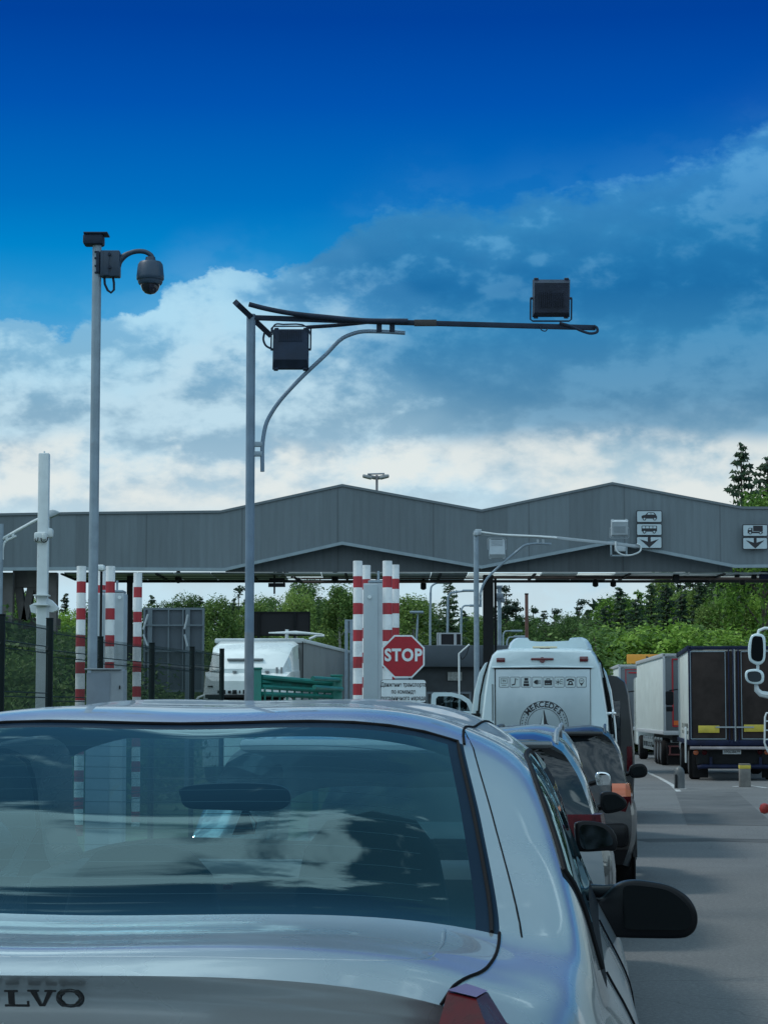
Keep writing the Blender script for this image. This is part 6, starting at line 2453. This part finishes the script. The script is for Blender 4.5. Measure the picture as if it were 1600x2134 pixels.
# ================================================================== square white mast with little cameras
WY = 28.0
w0 = P(86, 1484, WY)
wm = thing('square_mast', 'thick pale square mast with small white cameras, left of the camera mast', 'mast', (w0.x, WY, gz(WY)))
wo = Vector(wm.location)
wq = lambda px, py, dy=0: P(px, py, WY + dy) - wo
hw_ = 11 / F * WY
b = MB()
b.box((0, 0, wq(87, 945).z / 2), (hw_ * 2, hw_ * 2, wq(87, 945).z), .015)
b.tube([(0, 0, wq(87, 945).z), (0, 0, wq(87, 940).z)], .010, 6)
b.build('pole', WHITESTEEL, wm)
b = MB()
b.box(wq(87, 1120, -.02), (.16, .17, .12), .02)
b.box(wq(104, 1111), (.09, .12, .12), .03)
b.box(wq(93, 1117, -.12), (.05, .06, .10), .02)
b.build('camera_bracket', WHITESTEEL, wm)
b = MB()
b.tube(hermite_line([wq(*p, -.12) for p in ((80, 1120), (78, 1128), (74, 1127), (74, 1122))], 3), .006, 6)
b.build('cable', BLACKSTEEL, wm)
b = MB()
b.tube(hermite_line([wq(*p, -.12) for p in ((86, 1121), (88, 1128), (94, 1130), (99, 1126), (100, 1119))], 3), .006, 6)
b.build('cable', BLACKSTEEL, wm)
b = MB()
A, B_ = wq(72, 1240, -.1), wq(104, 1262, -.1)
for yy in (1241, 1261):
    b.box(wq(88, yy, -.08), (.19, .17, .016), .003)
b.build('clamp_band', WHITESTEEL, wm)
for pts, nm in (([(98, 1246), (108, 1251), (122, 1266), (120, 1272), (110, 1276), (97, 1274)], 'r'), ([(63, 1262), (74, 1256), (80, 1262), (80, 1280), (66, 1276)], 'l')):
    sc_ = [wq(px, py, .05) for px, py in pts]
    bb_ = MB()
    bb_.prism([(p.x, p.z) for p in sc_], .02, .16)
    bb_.build('camera', SIGNWHITE, wm)
b = MB()
b.tube([wq(101, 1274), wq(101, 1290)], .015, 6)
b.build('stalk', WHITESTEEL, wm)

# ================================================================== wire fence
fence = thing('wire_fence', 'dark green welded wire fence on round-topped posts receding on the left', 'fence', (0, 0, 0))
fx = lambda y: -4.23 + .092 * y
posts = [(16.6, 1272), (19.0, 1282), (21.0, 1290), (23.1, 1328), (25.5, 1341), (27.9, 1349), (30.2, 1353)]
pinfo = []
for y, ty in posts:
    # lateral place taken from the photograph, one straight run
    px = {16.6: None, 19.0: 1, 21.0: 102, 23.1: 208, 25.5: 316, 27.9: 400, 30.2: 462}[y]
    x = P(px, 1484, y).x if px is not None else P(-130, 1484, y).x
    zt = P(px or -130, ty, y).z
    pinfo.append((Vector((x, y, gz(y))), zt))
for c, zt in pinfo:
    b = MB()
    b.box((c.x, c.y, (c.z + zt) / 2), (.062, .062, zt - c.z), .008)
    b.box((c.x, c.y, zt + .004), (.066, .066, .012), .004)
    b.build('fence_post', FENCEPOST, fence)
for (c0, z0_), (c1, z1_) in zip(pinfo, pinfo[1:]):
    b = MB()
    d = c1 - c0
    n = 44
    off = Vector((0, -.04, 0))
    hgt = lambda t: (z0_ + (z1_ - z0_) * t) - .0
    drop = -.02
    for k in range(n + 1):
        t = .02 + .96 * k / n
        p = c0 + d * t + off
        zt = min(z0_, z1_) + (.02 if z0_ > z1_ else 0)
        top = zt - .02
        bot = p.z + .06
        # stiffening folds near the top
        b.tube([(p.x, p.y, bot), (p.x, p.y, top - .26), (p.x - .0, p.y - .05, top - .22), (p.x, p.y, top - .18), (p.x, p.y, top)], .0026, 4, caps=False)
    for zz_ in (.03, .19, .25, .62, .66, 1.12, 1.62, 1.68):
        zz = top - zz_
        a, c = c0 + d * .02 + off, c0 + d * .98 + off
        b.tube([(a.x, a.y, zz), (c.x, c.y, zz)], .005, 5, caps=False)
    b.build('mesh_panel', GREENWIRE, fence, None)

# ================================================================== striped bollards and monitor pillars
def bollard(px, topy, wpx, Y, label, group):
    t = P(px, topy, Y)
    r = wpx / 2 / F * Y
    b = MB()
    hh = t.z - gz(Y)
    b.lathe([(r, -hh), (r, -.012), (r * .97, 0.0)], (0, 0, 0), 'z', 28)
    o = b.build('striped_bollard', STRIPES)
    o.location = t
    tag(o, label, 'bollard', group)
    return o


GB = 'red and white striped bollards'
bollard(170.5, 1180, 19.5, 36, 'striped bollard left of the camera mast', GB)
bollard(231, 1180, 19.5, 36, 'striped bollard right of the camera mast, above the cabinet', GB)
bollard(288, 1194, 18, 39, 'striped bollard standing in front of the big grey board', GB)
bollard(213, 1190, 17, 39, 'striped bollard mostly hidden right behind the camera mast', GB)
bollard(745.5, 1169, 19.5, 36, 'tall striped bollard on the left of the right-hand pillar', GB)
bollard(763.5, 1178, 17.5, 39.5, 'shorter striped bollard touching the left tall bollard of the right-hand pillar', GB)
bollard(807, 1169, 20, 36, 'tall striped bollard just above the stop sign', GB)
bollard(824, 1177, 16, 39.5, 'shorter striped bollard behind the one above the stop sign', GB)
for x0, x1, x2, topy, Y, lab in ((757, 789, 800, 1216, 37.6, 'tall pale grey monitor pillar between the right-hand striped bollards'),
                               (203, 220, 260, 1236, 37.6, 'tall pale grey monitor pillar behind the camera mast')):
    A, B_, D_ = P(x0, topy, Y), P(x1, topy, Y), P(x2, topy, Y)
    root = thing('monitor_pillar', lab, 'pillar', ((A.x + D_.x) / 2, Y, gz(Y)), 0, 'monitor pillars by the lane')
    hh = A.z - gz(Y)
    cx = Vector(root.location).x
    b = MB()
    b.box(((A.x + D_.x) / 2 - cx, .2, hh / 2), (D_.x - A.x, .55, hh), .012)
    b.build('housing', LIGHTGREY, root)
    b = MB()
    b.box(((A.x + B_.x) / 2 - cx, -.09, hh / 2), (B_.x - A.x - .03, .03, hh - .05), .008)
    b.build('door', mat('pillar_door', (.33, .40, .44), .45, .1, vary=(1.5, .05)), root)
    b = MB()
    p = P(770 if x0 > 500 else 250, 1244 if x0 > 500 else 1245, Y - .12)
    b.lathe([(.03, -.02), (.022, .02)], (p.x - cx, -.12, p.z - gz(Y)), 'y', 14)
    b.build('lamp', SIGNWHITE, root)
    b = MB()
    b.box((.03, .2, hh + .03), (D_.x - A.x - .1, .5, .04), .01)
    b.tube([(.08, .2, hh), (.08, .2, hh + .22)], .02, 8)
    b.build('cap', GALV, root)
# small camera on a stick beside the left pillar
Y = 35
p = P(212, 1184, Y)
root = thing('small_camera', 'small white camera on a thin post beside the camera mast', 'camera', (p.x, Y, gz(Y)))
b = MB()
b.tube([(.0, 0, 0), (0, 0, p.z - gz(Y) - .05)], .02, 8)
b.build('post', BLACKSTEEL, root)
b = MB()
b.box((0, -.05, p.z - gz(Y)), (.11, .2, .09), .02)
b.build('camera_body', SIGNWHITE, root)

# ================================================================== stop sign
SY = 33.0
c = P(840, 1368, SY)
sg = thing('stop_sign', 'red octagonal STOP sign on a post, white plate with Russian text below it', 'road sign', (c.x, SY, gz(SY)))
so2 = Vector(sg.location)
sz = c.z - gz(SY)
R0 = 44.5 / F * SY / math.cos(math.pi / 8)
octp = lambda r: [(r * math.cos(math.pi / 8 + k * math.pi / 4), sz + r * math.sin(math.pi / 8 + k * math.pi / 4)) for k in range(8)]
b = MB()
b.prism(octp(R0), 0, .012)
pl_ = b.build('octagon_plate', SIGNWHITE, sg, None)
b = MB()
b.prism(octp(R0 * .925), -.0035, -.0005)
b.build('red_face', SIGNRED, pl_, None)
b = MB()
b.text('STOP', .245, (0, -.0065, sz + .012), depth=.003, sx=.86, bold=.009, spacing=1.12)
b.build('word', SIGNWHITE, pl_, None)
b = MB()
b.tube([(0, .05, 0), (0, .05, sz + .12)], .03, 12)
b.build('post', GALV, sg)
A, B_ = P(793, 1416, SY) - so2, P(888, 1465, SY) - so2


def rr_m(x0, z0_, x1, z1_, r):
    out = []
    for cx, cz, a0 in ((x1 - r, z1_ - r, 0), (x0 + r, z1_ - r, 90), (x0 + r, z0_ + r, 180), (x1 - r, z0_ + r, 270)):
        for k in range(5):
            a = math.radians(a0 + 22.5 * k)
            out.append((cx + r * math.cos(a), cz + r * math.sin(a)))
    return out


b = MB()
b.prism(rr_m(A.x, B_.z, B_.x, A.z, .045), 0, .012)
tp2 = b.build('text_plate', SIGNBLACK, sg, None)
b = MB()
b.prism(rr_m(A.x + .007, B_.z + .007, B_.x - .007, A.z - .007, .040), -.0035, -.0005)
b.build('white_face', SIGNWHITE, tp2, None)
b = MB()
cx = (A.x + B_.x) / 2
for k, (tx, yy, ww) in enumerate((('Движение транспорта', 1427, 90), ('по команде', 1441.5, 48), ('пограничного наряда', 1455, 88))):
    mz = (P(840, yy, SY) - so2).z
    tb = MB()
    tb.text(tx, .085, (0, 0, 0))
    w_now = max(v[0] for v in tb.v) - min(v[0] for v in tb.v)
    b.text(tx, .088, (cx, -.006, mz), sx=(ww / F * SY) / w_now, depth=.002, bold=.0012)
b.build('plate_text', SIGNBLACK, tp2, None)
b = MB()
b.box((-.02, .03, (A.z + sz - R0) / 2), (.2, .03, .05), .005).box((.12, .03, (A.z + sz - R0) / 2), (.03, .03, .10), .004)
b.build('clamp', GALV, sg)


# ================================================================== lane signs on the canopy
def lane_sign(name, label, x0, x1, ys, icons, Y=72.78):
    c0 = P((x0 + x1) / 2, ys[-1], Y)
    root = thing(name, label, 'lane sign', (c0.x, Y, c0.z), 0, 'lane signs fixed to the canopy fascia')
    o = Vector(root.location)
    for k, ic in enumerate(icons):
        A, B_ = P(x0, ys[k] + .8, Y) - o, P(x1, ys[k + 1] - .8, Y) - o
        b = MB()
        b.prism(rr_m(A.x, B_.z, B_.x, A.z, .04), 0, .03)
        pl = b.build('plate', SIGNBLACK, root, None)
        b = MB()
        b.prism(rr_m(A.x + .025, B_.z + .025, B_.x - .025, A.z - .025, .03), -.006, -.001)
        b.build('white_face', mat('sign_face_grey', (.42, .52, .57), .4, vary=(3, .05)), pl, None)
        cx, cz = (A.x + B_.x) / 2, (A.z + B_.z) / 2
        s = (B_.x - A.x)
        b = MB()
        w = MB()
        if ic == 'car':
            pts = [(-.30, -.05), (-.30, .02), (-.24, .05), (-.14, .07), (-.07, .15), (-.03, .165), (.17, .165), (.21, .14), (.28, .04), (.30, .0), (.30, -.08), (-.27, -.08)]
            b.prism([(cx + a * s, cz + c * s) for a, c in pts], -.011, -.007)
            w.prism([(cx + a * s, cz + c * s) for a, c in ((-.08, .075), (-.04, .14), (.05, .14), (.05, .075))], -.014, -.0115)
            w.prism([(cx + a * s, cz + c * s) for a, c in ((.075, .075), (.075, .14), (.16, .14), (.205, .075))], -.014, -.0115)
            ws = (-.19, .21)
        elif ic == 'bus':
            b.prism(rr_m(cx - .30 * s, cz - .08 * s, cx + .30 * s, cz + .15 * s, .04 * s), -.011, -.007)
            for a in (-.27, -.13, .01, .15):
                w.prism([(cx + q_ * s, cz + c * s) for q_, c in ((a, .045), (a + .115, .045), (a + .115, .125), (a, .125))], -.014, -.0115)
            ws = (-.19, .19)
        elif ic == 'truck':
            b.prism([(cx + a * s, cz + c * s) for a, c in ((-.08, -.03), (.30, -.03), (.30, .19), (-.08, .19))], -.011, -.007)
            b.prism([(cx + a * s, cz + c * s) for a, c in ((-.30, -.11), (-.30, .01), (-.25, .10), (-.11, .10), (-.11, -.05), (.30, -.05), (.30, -.11))], -.011, -.007)
            w.prism([(cx + a * s, cz + c * s) for a, c in ((-.27, .02), (-.235, .08), (-.16, .08), (-.16, .02))], -.014, -.0115)
            ws = (-.20, .21)
        else:
            b.prism([(cx + a * s, cz + c * s) for a, c in ((-.055, .21), (.055, .21), (.055, .03), (.37, .13), (0, -.20), (-.37, .13), (-.055, .03))], -.011, -.007)
            ws = ()
        for a in ws:
            ci = [(cx + a * s + .065 * s * math.cos(t_ * .4488), cz - .09 * s + .065 * s * math.sin(t_ * .4488)) for t_ in range(14)]
            b.prism(ci, -.017, -.0145)
            w.prism([(cx + a * s + (x_ - cx - a * s) * .55, cz - .09 * s + (z_ - cz + .09 * s) * .55) for x_, z_ in ci], -.021, -.018)
        b.build('symbol', SIGNBLACK, pl, None)
        if w.v:
            w.build('symbol_cutout', mat('sign_face_grey', (.42, .52, .57), .4), pl, None)
    return root


lane_sign('lane_sign', 'three-plate lane sign with car, bus and down arrow', 1325, 1379, [1063, 1090, 1117, 1144], ['car', 'bus', 'arrow'])
lane_sign('lane_sign', 'two-plate lane sign with lorry and down arrow near the right edge', 1546, 1599, [1092, 1119, 1146], ['truck', 'arrow'])


# ================================================================== boards, screens, barriers
def board(name, label, cat, x0, x1, y0, y1, Y, face, framem, legs=True):
    A, B_ = P(x0, y0, Y), P(x1, y1, Y)
    root = thing(name, label, cat, ((A.x + B_.x) / 2, Y, gz(Y)))
    o = Vector(root.location)
    A, B_ = A - o, B_ - o
    b = MB()
    b.box(((A.x + B_.x) / 2, .04, (A.z + B_.z) / 2), (B_.x - A.x, .06, A.z - B_.z))
    b.build('panel', face, root)
    b = MB()
    for zz in (A.z, B_.z):
        b.box(((A.x + B_.x) / 2, 0, zz), (B_.x - A.x + .05, .08, .05))
    for xx in (A.x, B_.x):
        b.box((xx, 0, (A.z + B_.z) / 2), (.05, .079, A.z - B_.z - .05))
    b.build('frame', framem, root)
    if legs:
        b = MB()
        for f_ in (.1, .74):
            b.box((A.x + (B_.x - A.x) * f_, -.06, A.z / 2), (.10, .10, A.z))
        b.build('leg', framem, root)
    return root, A, B_


gbd, A, B_ = board('sign_board', 'back of a big grey panelled board with steel ribs behind the fence', 'board', 302, 423, 1269, 1440, 50, mat('board_grey', (.075, .10, .125), .5, .1, vary=(1.5, .1)), mat('board_rib', (.13, .17, .20), .5, .2))
o = Vector(gbd.location)
bq = lambda px, py, dy=-.1: P(px, py, 50 + dy) - o
b = MB()
p, q = bq(302, 1303), bq(423, 1303)
b.box((p + q) / 2, (q.x - p.x, .05, .035))
p, q = bq(302, 1357), bq(423, 1357)
b.box((p + q) / 2, (q.x - p.x, .05, .035))
for xx in (351, 381):
    p, q = bq(xx, 1271), bq(xx, 1440)
    b.box((p + q) / 2 + Vector((0, .03, 0)), (.03, .03, p.z - q.z))
b.build('rib', mat('board_rib', (.13, .17, .2), .5), gbd)
b = MB()
for a, c in (((309, 1280), (299, 1312)), ((392, 1281), (385, 1311)), ((299, 1322), (308, 1347)), ((385, 1322), (391, 1347))):
    b.tube([bq(*a, -.3), bq(*c, -.3)], .022, 6)
b.build('stay', LIGHTGREY, gbd)
board('led_screen', 'wide black display screen above the white articulated lorry', 'screen', 528, 645, 1276, 1324, 84, LEDBLACK, BLACKSTEEL)
board('led_screen', 'small black display screen on the roof of the booth', 'screen', 911, 961, 1320, 1345, 84, LEDBLACK, mat('pale_frame', (.42, .45, .47), .5))
board('small_board', 'small pale board half hidden behind the left tall bollard', 'board', 720, 737, 1293, 1317, 70, mat('pale_notice', (.26, .33, .37), .6, vary=(5, .35)), GALV)
TY2 = 29.0
p0 = P(534, 1484, TY2)
tb_ = thing('teal_barrier', 'teal painted steel barrier of posts and rails behind the saloon roof', 'barrier', (p0.x, TY2, gz(TY2)))
to = Vector(tb_.location)
tq = lambda px, py, dy=0: P(px, py, TY2 + dy) - to
for x0, x1, ty, dy in ((524, 545, 1393, 0), (690, 713, 1408, 1.2), (652, 664, 1413, 1.1)):
    A, B_ = tq(x0, ty, dy), tq(x1, ty, dy)
    b = MB()
    wd_ = B_.x - A.x
    b.box(((A.x + B_.x) / 2, dy, A.z / 2), (wd_, .10, A.z), .008)
    b.box(((A.x + B_.x) / 2, dy, A.z), (wd_ + .02, .13, .025), .006)
    b.build('post', TEAL, tb_)
for (xa_, ya), (xb_, yb), th in (((545, 1411), (690, 1424), .055), ((545, 1431), (690, 1440), .05), ((545, 1420), (652, 1431), .04), ((652, 1414), (706, 1417), .05), ((545, 1446), (690, 1452), .05), ((655, 1432), (712, 1436), .05)):
    a, c = tq(xa_, ya, 0), tq(xb_, yb, 1.15)
    d = c - a
    b = MB()
    b.tube([a, c], th * .62, 8)
    b.build('rail', TEAL, tb_)
b = MB()
for k in range(9):
    xx = 552 + k * 15.5
    b.tube([tq(xx, 1432 + k * .9, k * .14), tq(xx, 1480, k * .14)], .013, 6)
a = [tq(545, 1412, .05), tq(690, 1425, 1.2), tq(690, 1440, 1.2), tq(545, 1431, .05)]
b.add([v for v in a] + [v + Vector((0, .02, 0)) for v in a], [(0, 1, 2, 3), (7, 6, 5, 4), (0, 4, 5, 1), (1, 5, 6, 2), (2, 6, 7, 3), (3, 7, 4, 0)])
b.build('infill', mat('teal_mesh', (.012, .17, .14), .55, vary=(9, .45)), tb_)

# ---- bent handrail by the booth
p0 = P(956, 1484, 60)
hr = thing('bent_rail', 'thin pale bent pole in front of the booth fascia', 'pole', (p0.x, 60, -.5))
ho = Vector(hr.location)
b = MB()
b.tube([Vector((.02, 0, 0)), P(956, 1362, 60) - ho, P(978, 1343, 60) - ho], .025, 8)
b.build('pole', WHITESTEEL, hr)
b = MB()
b.tube(hermite_line([P(*q, 60) - ho for q in ((958, 1365), (962, 1374), (970, 1366), (977, 1346))], 4), .010, 6)
b.build('cable', BLACKSTEEL, hr)


# ================================================================== thin lamp posts beyond
def lamp_post(label, pts, Y, r=.05, head=None, base=True, m=GALV, name='lamp_post'):
    p0 = P(pts[0][0], 1484, Y)
    root = thing(name, label, 'lamp post', (p0.x, Y, -.5), 0, 'thin lamp posts beyond the canopy')
    o = Vector(root.location)
    pp = [P(px, py, Y) - o for px, py in pts]
    b = MB()
    b.tube([Vector((pp[0].x, 0, 0)), pp[0]] + pp[1:2], r, 8)
    b.build('pole', m, root)
    if len(pp) > 2:
        b = MB()
        b.tube(hermite_line(pp[1:], 4), r * .8, 8)
        b.build('arm', m, root)
    b = MB()
    q = P(*(head or pts[-1]), Y) - o
    b.box(q, (.55, .25, .10), .04)
    b.build('lamp_head', m, root)
    return root


lamp_post('thin lamp post whose curved top touches the canopy edge, left of the lone spruce', [(896, 1300), (897, 1235), (899, 1222), (907, 1216), (925, 1214)], 95)
lamp_post('thin lamp post with arm reaching right in front of the lone spruce', [(932, 1320), (933, 1245), (938, 1237), (950, 1234), (976, 1231)], 95)
lamp_post('thin lamp post right of the lone spruce with a short straight arm', [(960, 1330), (961, 1270), (966, 1263), (976, 1262), (990, 1262)], 98)
lamp_post('thin short lamp post behind the stop sign', [(868, 1330), (870, 1290), (871, 1278)], 88, .04, (868, 1276))
lamp_post('low lamp post with short arm left of the van roof', [(1048, 1330), (1048, 1322), (1052, 1316), (1062, 1315), (1076, 1315)], 105, .04)
lamp_post('lowest lamp post, its arm just above the van roof', [(1056, 1338), (1057, 1334), (1060, 1329), (1070, 1328), (1082, 1327)], 100, .04)
# camera post with boxes right of the black column
Yp = 84
p0 = P(1040, 1484, Yp)
cp_ = thing('camera_post', 'grey post with stacked camera boxes right of the black canopy column', 'camera post', (p0.x, Yp, -.5))
o = Vector(cp_.location)
cq = lambda px, py: P(px, py, Yp) - o
b = MB()
b.tube([Vector((0, 0, 0)), cq(1040, 1224)], .075, 10)
b.build('post', GALV, cp_)
b = MB()
b.box(cq(1040, 1223), (.2, .2, .10), .02).box(cq(1040, 1230), (.12, .14, .14), .02).box(cq(1041, 1242), (.26, .26, .20), .02).box(cq(1047, 1251), (.16, .2, .16), .03).box(cq(1036, 1247), (.12, .2, .22), .02)
b.build('camera_box', GREYPAINT, cp_)
# brown post
p0 = P(1098, 1484, 90)
bp = thing('brown_post', 'slim reddish brown square post above the van roof', 'post', (p0.x, 90, -.5))
b = MB()
hh = P(1098, 1238, 90).z + .5
b.box((0, 0, hh / 2), (.13, .13, hh), .01)
b.build('shaft', mat('red_brown_paint', (.13, .055, .04), .6, vary=(2, .3)), bp)
b = MB()
b.box((0, 0, hh), (.15, .15, .06), .01)
b.build('cap', BLACKSTEEL, bp)
# twin-headed lamp above the canopy
Yl = 100
p0 = P(785, 1484, Yl)
dl = thing('twin_lamp_post', 'lamp post with two pairs of lamp heads rising above the canopy roof', 'lamp post', (p0.x, Yl, -.5))
o = Vector(dl.location)
dq = lambda px, py, dy=0: P(px, py, Yl + dy) - o
b = MB()
b.tube([(0, 0, 0), (0, 0, dq(785, 990).z)], .055, 10)
b.build('pole', mat('pinkish_grey', (.24, .22, .23), .5, .2), dl)
b = MB()
b.tube([dq(766, 988), dq(801, 987)], .035, 8)
for xx in (771, 798):
    b.tube([dq(xx, 988, -.6), dq(xx, 988, .6)], .03, 6)
b.build('cross_arm', GREYPAINT, dl)
for xx in (765, 774, 796, 801):
    b = MB()
    b.box(dq(xx, 994, -.3 if xx in (765, 801) else .3), (.42, .5, .13), .05, Matrix.Rotation(.25 if xx < 785 else -.25, 3, 'Y'))
    b.build('lamp_head', mat('lamp_head_grey', (.30, .31, .32), .4), dl)
# ================================================================== small road bollards
def road_bollard_round():
    g = ground_at(1415, 1644)
    root = thing('road_bollard', 'low round-topped dark grey bollard at the end of the worn white line', 'bollard', g)
    b = MB()
    b.lathe([(.14, 0), (.135, .02), (.135, .38), (.125, .46), (.09, .53), (.04, .565), (.01, .57)], (0, 0, 0), 'z', 24)
    b.build('body', mat('bollard_grey', (.085, .095, .10), .5, vary=(6, .2)), root)
    b = MB()
    b.box((-.10, -.115, .20), (.05, .06, .34), .01)
    b.build('slot', BLACKSTEEL, root)
    b = MB()
    b.box((.02, -.22, .006), (.26, .5, .012), .003)
    b.build('base_plate', mat('bollard_foot', (.3, .31, .31), .8, vary=(5, .2)), root)
    return root


road_bollard_round()
g = ground_at(1551, 1640)
rb = thing('road_bollard', 'square grey bollard with a yellow band, in front of the dark-doored lorry', 'bollard', g)
b = MB()
b.box((0, 0, .28), (.28, .24, .56), .01)
b.build('body', mat('bollard_side', (.16, .155, .145), .6, vary=(4, .25)), rb)
b = MB()
b.box((0, -.001, .52), (.284, .25, .09), .004)
b.build('yellow_band', YELLOW, rb)
b = MB()
b.box((0, 0, .585), (.28, .24, .045), .008)
b.build('cap', mat('bollard_cap', (.15, .14, .12), .6), rb)

# spare originals that were not placed are removed
for kind, lst in PROTO.items():
    for i, (o, h0) in enumerate(lst):
        if (kind, i) not in USED:
            for ch in list(o.children):
                bpy.data.objects.remove(ch)
            bpy.data.objects.remove(o)
